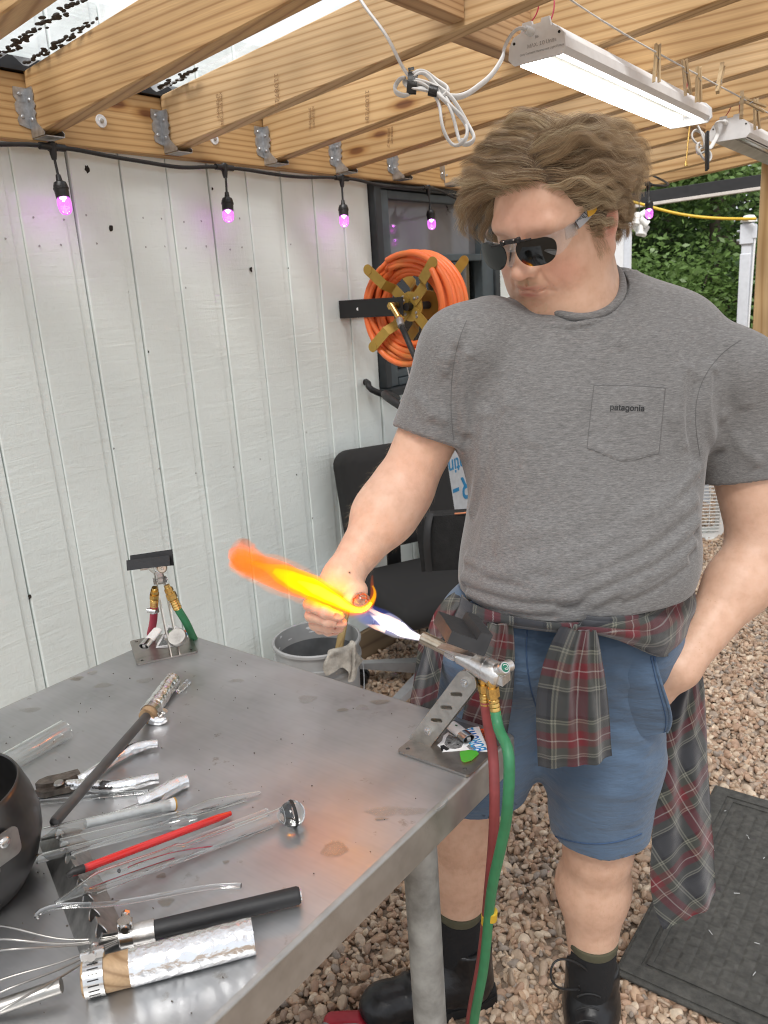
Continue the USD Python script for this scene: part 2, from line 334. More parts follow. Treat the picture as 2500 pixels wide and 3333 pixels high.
def board(y0, y1, z0, z1, seed):
    r = np.random.default_rng(seed); d = 0.014
    prof = [(y0, -d), (y0, -0.002), (y0 + 0.003, 0.0)]
    e = y1 - 0.031
    if y1 - y0 > 0.06: prof += [(e - 0.003, 0.0), (e, -0.0045), (y1 - 0.004, -0.0045), (y1 - 0.0035, -d)]
    else: prof += [(y1 - 0.004, 0.0), (y1 - 0.0035, -d)]
    n = 26; zs = np.linspace(z0, z1, n)
    k = len(prof); V = []
    wob = 0.0011 * np.cumsum(r.normal(size=n)) / 3
    for i, zz in enumerate(zs):
        for (yy, xx) in prof: V.append((WX + xx + 0.0015 * math.sin(zz * 3 + seed), yy + (wob[i] if yy > y0 + 0.02 else 0), zz))
    F = []
    for i in range(n - 1):
        for j in range(k - 1): F += [(i * k + j, i * k + j + 1, (i + 1) * k + j + 1), (i * k + j, (i + 1) * k + j + 1, (i + 1) * k + j)]
    return np.array(V), np.array(F)[:, ::-1]
y = G0 - 7 * PITCH; i = 0
while y < 5.0:
    y1 = y + PITCH
    if y1 <= WY0 + 0.01: part(wall, 'board', board(y, min(y1, WY0 - 0.002), ZB, ZT, i), M['siding'])
    elif y >= WY1 - 0.01: part(wall, 'board', board(max(y, WY1 + 0.002), y1, ZB, ZT, i), M['siding'])
    else:
        a, b_ = max(y, WY0 - 0.0), y1
        if y < WY0 - 0.02: part(wall, 'board', board(y, WY0 - 0.002, ZB, ZT, i), M['siding'])
        if y1 > WY1 + 0.02: part(wall, 'board', board(WY1 + 0.002, y1, ZB, ZT, i), M['siding'])
        part(wall, 'board', board(max(y, WY0), min(y1, WY1), ZB, 1.117, i + 50), M['siding'])
    y = y1; i += 1
part(wall, 'sheathing', [box(WX - 0.03, WX - 0.0145, -0.2, WY0, ZB, ZT), box(WX - 0.03, WX - 0.0145, WY1, 5.0, ZB, ZT), box(WX - 0.03, WX - 0.0145, WY0, WY1, ZB, 1.12)], M['gap'])
M['skirt'] = pine('old_skirting_timber', 1, 3, (0.24, 0.17, 0.10), (0.13, 0.085, 0.05))
part(wall, 'skirting_board', [box(WX - 0.03, WX + 0.012, -0.2, 5.0, -0.02, ZB - 0.003, 0.004)], M['skirt'])
part(wall, 'end_board', box(WX - 0.03, WX + 0.012, 5.0, 5.1, 0, 2.3, 0.004), M['siding'])
# knot holes in the boards
def hole_at(px, py, r=0.006, ell=1.5):
    c = onx(px, py, WX + 0.0006); T = basis(c, y=None, x=(0, 1, 0), z=(1, 0, 0))
    rr = np.random.default_rng(int(px)); a = np.linspace(0, 2 * np.pi, 11, endpoint=False); q = r * rr.uniform(0.6, 1.25, 11)
    return prism(np.c_[q * np.cos(a), ell * q * np.sin(a)], 0.0012, T)
M['knot'] = plain('knot_dark', (0.025, 0.02, 0.016), 0.9)
for (px, py, r) in [(283, 549, .0075), (362, 742, .007), (817, 877, .006), (691, 614, .003), (938, 873, .002), (483, 1145, .0025), (96, 1942, .0045), (1017, 1687, .002), (370, 1460, .002), (965, 1545, .0025)]:
    part(wall, 'knot', hole_at(px, py, r), M['knot'])
M['nail'] = plain('nail_dimple', (0.36, 0.37, 0.36), 0.7)
dots = []
for (px, py) in [(108, 707), (208, 715), (128, 800), (198, 797), (280, 701), (315, 793), (465, 709), (474, 804), (525, 711), (598, 722), (655, 720), (536, 802), (605, 808), (671, 802), (780, 711), (788, 805), (749, 812), (946, 795), (18, 777), (604, 936), (760, 1520), (637, 1540), (518, 1525), (846, 1494)]:
    c = onx(px, py, WX + 0.0004); rr = 0.0028
    dots.append(hole_at(px, py, 0.0026, 1.2))
for dd in dots: part(wall, 'nail_head', dd, M['nail'])

# ---------------------------------------------------------------- timber roof
roof = thing('lean_to_roof', 'lean-to roof of new pine joists, ledger and clear corrugated sheets', 'roof')
RS = 0.0915
ZR = 1.934
def rz(x): return ZR + RS * (x - WX)
M['joist_a'] = pine('pine_joist_a', 0, 11, (0.65, 0.435, 0.215), (0.43, 0.25, 0.10))
M['joist_b'] = pine('pine_joist_b', 0, 12, (0.58, 0.375, 0.175), (0.38, 0.215, 0.085))
M['joist_c'] = pine('pine_joist_c', 0, 13, (0.68, 0.475, 0.26), (0.47, 0.29, 0.13))
M['ledger'] = pine('pine_ledger', 1, 14, (0.61, 0.39, 0.175), (0.40, 0.225, 0.085))
M['block'] = pine('pine_blocking', 1, 15, (0.56, 0.36, 0.19), (0.34, 0.19, 0.085))
M['ink'] = plain('lumber_stamp_ink', (0.27, 0.155, 0.07), 0.8)
LX = WX + 0.042
part(roof, 'ledger_board', box(WX + 0.002, LX, -0.6, 4.9, 1.925, 2.078, 0.002), M['ledger'])
JY = [-0.26, 0.124, 0.508, 0.892, 1.274, 1.682, 2.085, 2.445, 2.790, 3.165, 3.55, 3.92, 4.28, 4.65]
JT, JD = 0.05, 0.145
XE = 1.7
hang = []
def hanger(y1):
    """Face-mount joist hanger: two flanges with toothed edges on the ledger, two cheeks and a seat."""
    y0 = y1 - JT; t = 0.002; ms = []
    zb = 1.931
    for s, yy in ((-1, y0), (1, y1)):
        # cheek along the joist: narrow at the top, flaring out to the seat, with bites along its edge
        pts = [(0, 0), (0.055, 0), (0.058, 0.006), (0.030, 0.032), (0.026, 0.045), (0.034, 0.052), (0.028, 0.062), (0.036, 0.07), (0.029, 0.082), (0.034, 0.092), (0.030, 0.112), (0, 0.112)]
        T = np.eye(4); T[:3, 0], T[:3, 1], T[:3, 2], T[:3, 3] = (1, 0, 0), (0, 0, 1), (0, -1, 0), (LX + 0.001, yy + (t + 0.0012 if s > 0 else -0.0012), zb)
        ms.append(prism(pts, t, T))
        fl = [(0, 0.02), (0.012, 0.0225), (0.03, 0.028), (0.033, 0.04), (0.027, 0.05), (0.034, 0.058), (0.034, 0.075), (0.028, 0.083), (0.035, 0.092), (0.032, 0.114), (0, 0.114)]
        fl = [(a * s, b) for a, b in fl]
        T = np.eye(4); T[:3, 0], T[:3, 1], T[:3, 2], T[:3, 3] = (0, 1, 0), (0, 0, 1), (1, 0, 0), (LX + 0.0005, yy + s * 0.0012, zb)
        ms.append(prism(Polygon(fl), t, T))
        for zz in (0.047, 0.098): ms.append(lathe([(0, 0.0035), (0.004, 0.0025), (0.0055, 0)], 8, basis((LX + 0.0028, yy + s * 0.019, zb + zz), z=(1, 0, 0))))
        for zz in (0.04, 0.085): ms.append(lathe([(0, 0.0035), (0.004, 0.0025), (0.0055, 0)], 8, basis((LX + 0.014, yy + s * 0.0032, zb + zz), z=(0, s, 0))))
    ms.append(box(LX, LX + 0.06, y0 - 0.001, y1 + 0.001, zb - 0.003, zb - 0.001))
    return merge(ms)
for k, y1 in enumerate(JY):
    y0 = y1 - JT
    v, f = box(LX + 0.002, XE, y0, y1, 0, JD, 0.003)
    v = v.copy(); v[:, 2] += ZR + RS * (v[:, 0] - WX)
    wob = 0.004 * np.sin(v[:, 0] * 2 + k)
    v[:, 1] += wob
    j = part(roof, 'joist', (v, f), M['joist_' + 'abc'[k % 3]])
    part(j, 'joist_hanger', hanger(y1), M['galv'])
# lumber stamps on the joists' near faces
def stamp(px, py, y1, lines, h):
    c = ony(px, py, y1 - JT - 0.0012)
    d = unit((0.10, 0, 1.0))
    ms = []
    for q, ln in enumerate(lines):
        t = text_at(basis(c + V3(1, 0, 0.0915) * q * h * 1.5, x=d, z=(0, -1, 0)), ln, h, 0.0005)
        T = basis(c + V3(1, 0, 0.0915) * q * h * 1.5, x=-d, z=(0, -1, 0)); ms.append(text_at(T, ln, h, 0.0005))
    return merge(ms)
for (px, py, yj, ln, h) in [(703, 305, JY[5], ['SPIB No 2', 'KD19 HT 084'], 0.009), (893, 238, JY[5], ['1108718'], 0.013), (1005, 350, JY[6], ['SPIB No 2', 'KD19 HT'], 0.009), (1190, 293, JY[6], ['1108718'], 0.013), (1262, 415, JY[7], ['SPIB No 2', 'KD19 HT'], 0.009), (1440, 365, JY[7], ['1107651'], 0.012)]:
    part(roof, 'lumber_stamp', stamp(px, py, yj, ln, h), M['ink'])
for a, (y1a, y1b) in enumerate(zip(JY[:-1], JY[1:])):
    xb = WX + (0.97 if a % 2 else 1.02)
    if a == 7: xb += 0.03
    v, f = box(xb, xb + 0.04, y1a + 0.002 + 0.004 * math.sin(xb * 2 + a), y1b - JT - 0.002 + 0.004 * math.sin(xb * 2 + a + 1), 0.012, 0.135, 0.002)
    v = v.copy(); v[:, 2] += ZR + RS * (v[:, 0] - WX)
    b = part(roof, 'blocking', (v, f), M['block'])
    part(b, 'screw_head', lathe([(0, 0.003), (0.004, 0.002), (0.006, 0)], 10, basis((xb - 0.001, y1b - JT - 0.02, rz(xb) + 0.05), z=(-1, 0, 0))), M['dull_steel'])
for (px, py) in [(329, 394), (697, 452)]:
    c = onx(px, py, LX)
    w_ = part(roof, 'ledger_washer', lathe([(0, 0.004), (0.007, 0.004), (0.008, 0.0025), (0.016, 0.0025), (0.017, 0)], 20, basis(c, z=(1, 0, 0))), M['white_paint'])
    part(w_, 'screw_head', lathe([(0, 0.0075), (0.005, 0.007), (0.0065, 0.004)], 8, basis(c, z=(1, 0, 0))), M['dull_steel'])
M['poly'] = mat('clear_corrugated_plastic', {'g': ('geometry', {}), 'n': ('noise_texture', {'scale': 9.0, 'detail': 6.0}), 'r': ('rgb_ramp', {'ramp': [(0.40, (0.12, 0.12, 0.12)), (0.7, (0.40, 0.40, 0.40))]}),
    't': ('transparent_bsdf', {'color': (0.96, 0.97, 0.98)}), 'l': ('translucent_bsdf', {'color': (0.88, 0.89, 0.9)}), 'm': ('mix_closure', {'fac': 0.3}), 'gl': ('glossy_bsdf', {'color': (0.8, 0.8, 0.8), 'roughness': 0.12}), 'm2': ('mix_closure', {'fac': 0.06})},
    [('g.position', 'n.vector'), ('n.fac', 'r.fac'), ('r.color', 'm.fac'), ('t.BSDF', 'm.closure1'), ('l.BSDF', 'm.closure2'), ('m.closure', 'm2.closure1'), ('gl.BSDF', 'm2.closure2')], surface='m2.closure')
# corrugations run down the slope
for s in range(5):
    y0 = -0.7 + s * 1.12; ny = 90; ys = np.linspace(y0, y0 + 1.17, ny)
    xs = np.array([WX - 0.02, WX + 0.5, WX + 1.5, XE + 0.05])
    G = np.zeros((len(xs), ny, 3))
    for a, xx in enumerate(xs):
        G[a, :, 0], G[a, :, 1], G[a, :, 2] = xx, ys, rz(xx) + JD + 0.016 + 0.011 * np.sin(ys * 2 * np.pi / 0.078) + 0.003 * (s % 2)
    (v, f), _ = sheet(G); part(roof, 'roof_sheet', (v, f), M['poly'], True)
part(roof, 'closure_strip', box(WX + 0.0, LX + 0.012, -0.6, 4.9, 2.081, 2.112), M['black_paint'])
# leaf mould lying in the valleys of the sheets
M['mould'] = plain('leaf_mould', (0.05, 0.042, 0.035), 0.95, var=0.5, scale=120, bump=0.004, bscale=150)
deb = []
for k, yv in enumerate(np.arange(0.52, 1.75, 0.078)):
    r = np.random.default_rng(900 + k)
    x0 = LX + r.uniform(0.0, 0.05); L = r.uniform(0.1, 0.75)
    for t in np.arange(0, L, 0.0045):
        if r.uniform() < 0.85 - 0.5 * t:
            m = trimesh.creation.icosphere(1); vv = np.array(m.vertices) * V3(r.uniform(0.004, 0.013), r.uniform(0.003, 0.010) * (1 - 0.5 * t / (L + .1)), r.uniform(.0015, .004))
            xx = x0 + t; deb.append((vv + V3(xx, yv + r.normal() * 0.008, rz(xx) + JD + 0.0085), np.array(m.faces)))
deb += [tube(spline([onz(250, 190, 2.2), onz(300, 160, 2.23), onz(330, 150, 2.22)], 8), 0.004, 6)]
part(roof, 'leaf_mould', deb, M['mould'])
# outer rim beam and corner post
M['rim'] = pine('pine_rim', 1, 21)
part(roof, 'rim_board', box(XE + 0.002, XE + 0.04, -0.6, 4.9, rz(XE) - 0.005, rz(XE) + 0.145, 0.003), M['rim'])
M['post'] = pine('pine_post', 2, 22, (0.66, 0.47, 0.25), (0.48, 0.30, 0.13))
pc = ony(2464, 800, 4.66)
solo('timber_post', [box(pc[0], pc[0] + 0.115, 4.66, 4.775, 0, 2.07, 0.004)], M['post'], 'new pine corner post at the right edge of the photo', 'post')

# ---------------------------------------------------------------- window
win = thing('window', 'dark slate framed sash window with a clouded upper pane behind the hose reel', 'window')
M['slate'] = plain('slate_paint', (0.066, 0.088, 0.098), 0.55, var=0.3, scale=14, bump=0.0006, bscale=80)
M['slate_dark'] = plain('slate_paint_dark', (0.03, 0.037, 0.041), 0.6, var=0.4, scale=14)
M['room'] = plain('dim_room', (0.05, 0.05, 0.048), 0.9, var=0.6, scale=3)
M['pale_wood'] = pine('pale_sash_wood', 2, 31, (0.52, 0.42, 0.28), (0.36, 0.26, 0.15))
zt, zb = 1.92, 1.125
fx = WX + 0.03
f_ = part(win, 'frame', [box(WX - 0.09, fx, WY0, WY0 + 0.04, zb, zt, 0.003), box(WX - 0.09, fx, WY1 - 0.045, WY1, zb, zt, 0.003), box(WX - 0.09, fx - 0.002, WY0 + 0.04, WY1 - 0.045, zt - 0.02, zt, 0.002)], M['slate_dark'])
part(win, 'sill', box(WX - 0.09, WX + 0.055, WY0 - 0.005, WY1 + 0.005, zb - 0.035, zb - 0.002, 0.004), M['slate_dark'])
part(win, 'stile', [box(WX - 0.08, fx - 0.012, WY0 + 0.041, WY0 + 0.10, zb, zt - 0.022, 0.003)], M['slate'])
part(win, 'stile', [box(WX - 0.08, fx - 0.012, WY1 - 0.15, WY1 - 0.046, zb, zt - 0.022, 0.003)], M['slate'])
zm = onx(1310, 828, WX)[2]
part(win, 'meeting_rail', box(WX - 0.05, fx - 0.008, WY0 + 0.101, WY1 - 0.151, zm - 0.03, zm, 0.003), M['slate'])
part(win, 'bottom_rail', [box(WX - 0.05, fx - 0.01, WY0 + 0.101, WY1 - 0.151, zb, zb + 0.03, 0.003), box(WX - 0.06, fx - 0.018, WY0 + 0.101, WY1 - 0.151, zb + 0.033, zb + 0.06, 0.003)], M['slate'])
part(win, 'top_rail', box(WX - 0.05, fx - 0.014, WY0 + 0.101, WY1 - 0.151, zt - 0.055, zt - 0.023, 0.003), M['slate'])
part(win, 'inner_stile', box(WX - 0.085, WX - 0.03, WY1 - 0.22, WY1 - 0.19, zb + 0.061, zm - 0.031, 0.003), M['pale_wood'])
M['fogged'] = mat('clouded_glass', {'g': ('geometry', {}), 'n': ('noise_texture', {'scale': 4.5, 'detail': 7.0, 'roughness': 0.62, 'distortion': 0.6}), 'sx': ('separate_xyz', {}),
    'mr': ('map_range', {'from_min': zm, 'from_max': zm + 0.14, 'to_min': 0.34, 'to_max': 0.0}), 'sub': ('math', {'math_type': 'subtract'}),
    'r': ('rgb_ramp', {'ramp': [(0.36, (0.0, 0.0, 0.0)), (0.385, (0.75, 0.75, 0.75)), (0.7, (0.92, 0.92, 0.92))]}),
    'd': ('diffuse_bsdf', {'color': (0.20, 0.20, 0.205)}), 't': ('transparent_bsdf', {'color': (0.8, 0.8, 0.8)}), 'm': ('mix_closure', {}), 'gl': ('glossy_bsdf', {'roughness': 0.06}), 'fr': ('fresnel', {'IOR': 1.5}), 'm2': ('mix_closure', {})},
    [('g.position', 'n.vector'), ('n.fac', 'r.fac'), ('r.color', 'm.fac'), ('t.BSDF', 'm.closure1'), ('d.BSDF', 'm.closure2'), ('m.closure', 'm2.closure1'), ('gl.BSDF', 'm2.closure2'), ('fr.fac', 'm2.fac')], surface='m2.closure')
M['pane'] = mat('window_pane', {'t': ('transparent_bsdf', {'color': (0.86, 0.88, 0.87)}), 'gl': ('glossy_bsdf', {'roughness': 0.02}), 'fr': ('fresnel', {'IOR': 1.5}), 'm2': ('mix_closure', {})},
    [('t.BSDF', 'm2.closure1'), ('gl.BSDF', 'm2.closure2'), ('fr.fac', 'm2.fac')], surface='m2.closure')
part(win, 'upper_pane', box(WX - 0.022, WX - 0.018, WY0 + 0.10, WY1 - 0.15, zm - 0.002, zt - 0.05), M['fogged'])
part(win, 'lower_pane', box(WX - 0.032, WX - 0.028, WY0 + 0.10, WY1 - 0.15, zb + 0.055, zm - 0.028), M['pane'])
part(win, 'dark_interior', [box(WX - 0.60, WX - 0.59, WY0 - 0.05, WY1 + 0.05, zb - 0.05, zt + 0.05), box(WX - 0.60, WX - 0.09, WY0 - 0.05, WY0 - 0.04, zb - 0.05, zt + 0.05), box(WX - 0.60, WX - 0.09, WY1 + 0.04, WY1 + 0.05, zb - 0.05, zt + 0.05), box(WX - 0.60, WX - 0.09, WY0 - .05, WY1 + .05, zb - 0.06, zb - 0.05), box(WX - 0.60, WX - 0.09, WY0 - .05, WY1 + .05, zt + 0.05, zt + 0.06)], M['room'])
M['curtain'] = plain('grey_curtain', (0.26, 0.26, 0.25), 0.9, var=0.3, scale=20)
yc = np.linspace(WY0 + 0.32, WY0 + 0.56, 40)
G = np.zeros((40, 2, 3)); G[:, :, 1] = yc[:, None]; G[:, :, 0] = (WX - 0.13 + 0.012 * np.sin(yc * 130))[:, None]; G[:, 0, 2], G[:, 1, 2] = zb + 0.02, zm - 0.01
part(win, 'curtain', sheet(G, 0.002)[0], M['curtain'], 60)

# ---------------------------------------------------------------- beyond the roof: beam, yellow cord, white pole, white panel
a, b = at(1900, 672, 5.6), at(2475, 588, 5.3)
T = basis((a + b) / 2, x=b - a)
L = np.linalg.norm(b - a)
beam = thing('canopy_beam', 'black canopy beam with a pale lower flange seen against the trees', 'beam')
part(beam, 'web', obox(T, L, 0.04, 0.075, 0.002), M['black_paint'])
part(beam, 'lower_flange', obox(T, L, 0.07, 0.02, 0.002, (0, 0, -0.049)), plain('pale_flange', (0.5, 0.46, 0.42), 0.6))
M['yellow'] = plain('yellow_jacket', (0.62, 0.40, 0.03), 0.5)
cp = spline([at(1850, 640, 5.2), at(2090, 665, 5.2), at(2210, 696, 5.15), at(2300, 708, 5.1), at(2460, 712, 4.9)], 40)
solo('yellow_cord', tube(cp, 0.009, 8), M['yellow'], 'yellow extension cord strung across in front of the trees', 'cord', True)
M['pole_paint'] = plain('pale_blue_white_metal', (0.60, 0.63, 0.68), 0.4, var=0.06)
t0 = at(2438, 712, 5.0); pole = thing('canopy_pole', 'white telescoping canopy pole beside the timber corner post', 'pole')
lean = V3(-0.012, 0, 0)
part(pole, 'upper_tube', box(t0[0] - 0.03, t0[0] + 0.03, t0[1] - 0.03, t0[1] + 0.03, 1.52, t0[2] - 0.02, 0.004), M['pole_paint'])
part(pole, 'lower_tube', box(t0[0] - 0.035, t0[0] + 0.029, t0[1] - 0.035, t0[1] + 0.035, 0, 1.6, 0.004), M['pole_paint'])
part(pole, 'cap', lathe([(0, 0.045), (0.03, 0.04), (0.045, 0.02), (0.05, 0)], 20, trans(t0[0], t0[1], t0[2] - 0.02)), M['white_plastic'], 40)
part(pole, 'bracket', [box(t0[0] - 0.04, t0[0] + 0.04, t0[1] - 0.04, t0[1] + 0.04, t0[2] - 0.15, t0[2] - 0.03, 0.003), box(t0[0] + 0.03, t0[0] + 0.06, t0[1] - 0.042, t0[1] - 0.03, t0[2] - 0.12, t0[2] - 0.04, 0.003)], M['pole_paint'])
part(pole, 'bolt', cyl(t0 + V3(-0.06, -0.02, -0.07), t0 + V3(-0.035, -0.02, -0.07), 0.008, 8), M['galv'])
part(pole, 'bolt', cyl(t0 + V3(-0.06, -0.02, -0.125), t0 + V3(-0.035, -0.02, -0.125), 0.008, 8), M['galv'])
part(pole, 'side_strut', cyl(t0 + V3(0.05, -0.03, -0.05), V3(t0[0] + 0.035, t0[1] - 0.03, 1.0), 0.006, 8), M['white_paint'])
w0, w1 = at(1930, 735, 5.5), at(2055, 800, 5.5)
wp = thing('white_door', 'white panelled door leaf standing beyond the shoulder', 'door')
Td = basis(V3((w0[0] + w1[0]) / 2, (w0[1] + w1[1]) / 2, 0), x=(w1[0] - w0[0], w1[1] - w0[1], 0))
wd = math.hypot(w1[0] - w0[0], w1[1] - w0[1])
part(wp, 'leaf', obox(Td, wd, 0.04, w0[2], 0.004, (0, 0, w0[2] / 2)), M['white_paint'])
part(wp, 'edge_strip', obox(Td, 0.045, 0.012, w0[2] - 0.04, 0.002, (wd / 2 - 0.03, -0.028, w0[2] / 2)), M['pole_paint'])
# a cluster of white tubes hanging beside it
fc = at(2078, 730, 5.0); fl = thing('pipe_fittings', 'bunch of white plastic pipe fittings hanging by the white door', 'fittings')
r = np.random.default_rng(5)
for k, (px, py, L_, ang) in enumerate([(2072, 712, .07, .2), (2095, 722, .06, -.9), (2085, 745, .07, .1), (2098, 750, .06, .5), (2070, 740, .05, 2.4), (2092, 697, .05, 1.0)]):
    c = at(px, py, 5.0 + 0.02 * k); d = unit(CAM[0] * math.sin(ang) - CAM[1] * math.cos(ang)) * L_ / 2
    part(fl, 'fitting', [cyl(c - d, c + d, 0.020, 12), cyl(c - d * 1.05, c - d * 0.6, 0.026, 12)], M['white_plastic'], 40)
part(fl, 'hanging_string', tube([at(2080, 640, 5.0), at(2082, 715, 5.0)], 0.003, 6), M['black_rubber'])

# ---------------------------------------------------------------- trees behind
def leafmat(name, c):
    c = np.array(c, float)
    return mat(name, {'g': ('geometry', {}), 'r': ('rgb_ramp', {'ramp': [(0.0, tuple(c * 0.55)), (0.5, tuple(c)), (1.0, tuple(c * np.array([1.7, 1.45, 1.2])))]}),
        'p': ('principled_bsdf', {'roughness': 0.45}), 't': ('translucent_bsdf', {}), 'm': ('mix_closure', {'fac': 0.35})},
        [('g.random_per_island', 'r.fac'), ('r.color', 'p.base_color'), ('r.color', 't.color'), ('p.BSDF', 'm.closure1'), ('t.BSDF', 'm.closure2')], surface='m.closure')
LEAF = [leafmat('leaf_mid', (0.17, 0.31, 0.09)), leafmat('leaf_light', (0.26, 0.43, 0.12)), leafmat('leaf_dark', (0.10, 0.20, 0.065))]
M['bark'] = plain('bark', (0.11, 0.09, 0.07), 0.9, var=0.4, scale=18, bump=0.01, bscale=50)
def leaves(n, r, centres, spread, size):
    C = centres[r.integers(0, len(centres), n)] + r.normal(size=(n, 3)) * spread
    a = r.normal(size=(n, 3)); a[:, 2] *= 0.5; a /= np.linalg.norm(a, axis=1)[:, None]
    up = r.normal(size=(n, 3)) * 0.95 + V3(0, -.35, 0.9); b = np.cross(up, a); b /= np.linalg.norm(b, axis=1)[:, None]
    nn = np.cross(a, b); s = (size * r.uniform(0.6, 1.35, n))[:, None]
    V = np.stack([C - a * s * 0.5, C + b * s * 0.27 - a * s * 0.05 - nn * s * 0.06, C + a * s * 0.55 - nn * s * 0.14, C - b * s * 0.27 - a * s * 0.05 - nn * s * 0.06], 1).reshape(-1, 3)
    k = np.arange(n) * 4
    return V, np.vstack([np.stack([k, k + 1, k + 2], 1), np.stack([k, k + 2, k + 3], 1)])
def tree(x, y, h, cr, z0, n, lm, seed, label, size=0.1, name='leafy_tree', grp=None):
    r = np.random.default_rng(seed)
    t = thing(name, label, 'tree', grp)
    top = V3(x + r.normal() * 0.2, y + r.normal() * 0.2, h * 0.92); base = V3(x, y, -0.05)
    tr = spline([base, base * 0.6 + top * 0.4 + V3(*r.normal(size=3)) * 0.12, top], 12)
    ms = [tube(tr, np.linspace(0.06 + h * 0.008, 0.015, 12), 8)]; cen = []
    for k in range(15):
        s = r.uniform(0.15, 0.98); a = r.uniform(0, 2 * np.pi); p0 = tr[int(s * 11)]
        if p0[2] < z0: p0 = p0 * V3(1, 1, 0) + V3(0, 0, z0)
        L_ = cr * (1.05 - 0.35 * s) * r.uniform(0.65, 1.05); d = V3(math.cos(a), math.sin(a), r.uniform(0.05, 0.7))
        q = spline([p0, p0 + d * L_ * 0.5 + V3(0, 0, 0.05), p0 + d * L_ + V3(0, 0, -0.1 * L_)], 7)
        ms.append(tube(q, np.linspace(0.022, 0.006, 7), 5)); cen += [q[3], q[4], q[5], q[6], q[6] + V3(*r.normal(size=3)) * 0.2]
    part(t, 'trunk', ms, M['bark'])
    part(t, 'crown', leaves(n, r, np.array(cen), cr * 0.17, size), lm)
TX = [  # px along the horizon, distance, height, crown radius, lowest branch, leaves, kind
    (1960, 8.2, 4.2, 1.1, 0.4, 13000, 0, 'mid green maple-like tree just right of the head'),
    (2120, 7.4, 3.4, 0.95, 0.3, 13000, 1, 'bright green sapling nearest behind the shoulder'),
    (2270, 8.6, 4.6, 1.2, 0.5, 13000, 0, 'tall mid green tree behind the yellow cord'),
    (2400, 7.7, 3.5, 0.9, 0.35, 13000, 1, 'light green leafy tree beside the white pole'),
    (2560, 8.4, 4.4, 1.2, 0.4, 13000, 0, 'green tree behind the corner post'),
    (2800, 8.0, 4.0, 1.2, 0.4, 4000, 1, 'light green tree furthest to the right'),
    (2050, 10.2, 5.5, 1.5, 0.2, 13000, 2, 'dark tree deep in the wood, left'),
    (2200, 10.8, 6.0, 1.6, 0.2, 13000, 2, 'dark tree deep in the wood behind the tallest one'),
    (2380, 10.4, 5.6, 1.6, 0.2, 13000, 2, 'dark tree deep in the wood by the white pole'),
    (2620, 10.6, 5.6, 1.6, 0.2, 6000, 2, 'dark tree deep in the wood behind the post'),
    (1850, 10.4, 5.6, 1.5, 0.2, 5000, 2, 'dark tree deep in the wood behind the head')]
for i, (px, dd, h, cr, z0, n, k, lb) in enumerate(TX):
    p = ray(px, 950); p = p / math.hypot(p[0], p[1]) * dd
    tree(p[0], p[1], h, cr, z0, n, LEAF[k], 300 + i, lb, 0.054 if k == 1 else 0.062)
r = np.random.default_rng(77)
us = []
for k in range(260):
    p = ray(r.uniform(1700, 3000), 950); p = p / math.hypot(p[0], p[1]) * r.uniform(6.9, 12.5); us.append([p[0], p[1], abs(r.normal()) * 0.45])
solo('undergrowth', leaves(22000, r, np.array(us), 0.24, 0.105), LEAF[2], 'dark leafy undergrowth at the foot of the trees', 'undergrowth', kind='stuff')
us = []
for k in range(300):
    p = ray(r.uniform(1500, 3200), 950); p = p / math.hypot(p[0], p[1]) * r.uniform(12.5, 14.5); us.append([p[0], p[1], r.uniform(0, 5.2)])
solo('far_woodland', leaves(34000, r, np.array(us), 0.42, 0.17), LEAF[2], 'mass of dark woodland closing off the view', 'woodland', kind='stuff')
# ---------------------------------------------------------------- steel table
TZ = 0.84
TX0, TX1, TY0, TY1 = -1.345, -0.5335, -0.25, 0.967
def r2(x, y): return (x * .6028, 2200 + y * .6028)
def tp(x, y, z): return onz(*r2(x, y), z)
M['steel_top'] = mat('worn_steel_top', {'g': ('geometry', {}), 'm1': ('mapping', {'scale': (5, 60, 5), 'rotation': (0, 0, 0.4)}), 'n1': ('noise_texture', {'scale': 3.0, 'detail': 6.0, 'roughness': 0.7}),
    'n2': ('noise_texture', {'scale': 7.0, 'detail': 5.0, 'roughness': 0.55}), 'n3': ('noise_texture', {'scale': 26.0, 'detail': 6.0, 'roughness': 0.7}),
    'rr': ('map_range', {'from_min': 0.3, 'from_max': 0.72, 'to_min': 0.34, 'to_max': 0.52}), 'rc': ('rgb_ramp', {'ramp': [(0.25, (0.38, 0.385, 0.39)), (0.55, (0.49, 0.495, 0.50)), (0.8, (0.57, 0.575, 0.58))]}),
    'rs': ('rgb_ramp', {'ramp': [(0.29, (0.55, 0.48, 0.40)), (0.36, (1, 1, 1))]}), 'x': ('mix', {'mix_type': 'multiply', 'fac': 0.6}), 'x2': ('mix', {'mix_type': 'multiply', 'fac': 1.0}), 'rs1': ('rgb_ramp', {'ramp': [(0.30, (0.95, 0.95, 0.95)), (0.50, (1, 1, 1)), (0.70, (1.03, 1.03, 1.03))]}),
    'b': ('bump', {'strength': 0.5, 'distance': 0.0006}), 'ad': ('math', {'math_type': 'multiply_add', 'value2': 0.35}),
    'p': ('principled_bsdf', {'metallic': 0.93})},
    [('g.position', 'm1.vector'), ('m1.vector', 'n1.vector'), ('g.position', 'n2.vector'), ('g.position', 'n3.vector'), ('n2.fac', 'rr.value'), ('rr.result', 'p.roughness'), ('n2.fac', 'rc.fac'), ('n3.fac', 'rs.fac'),
     ('rc.color', 'x.color1'), ('rs.color', 'x.color2'), ('n1.fac', 'rs1.fac'), ('x.color', 'x2.color1'), ('rs1.color', 'x2.color2'), ('x2.color', 'p.base_color'), ('n1.fac', 'ad.value1'), ('n2.fac', 'ad.value3'), ('ad.value', 'b.height'), ('b.normal', 'p.normal')])
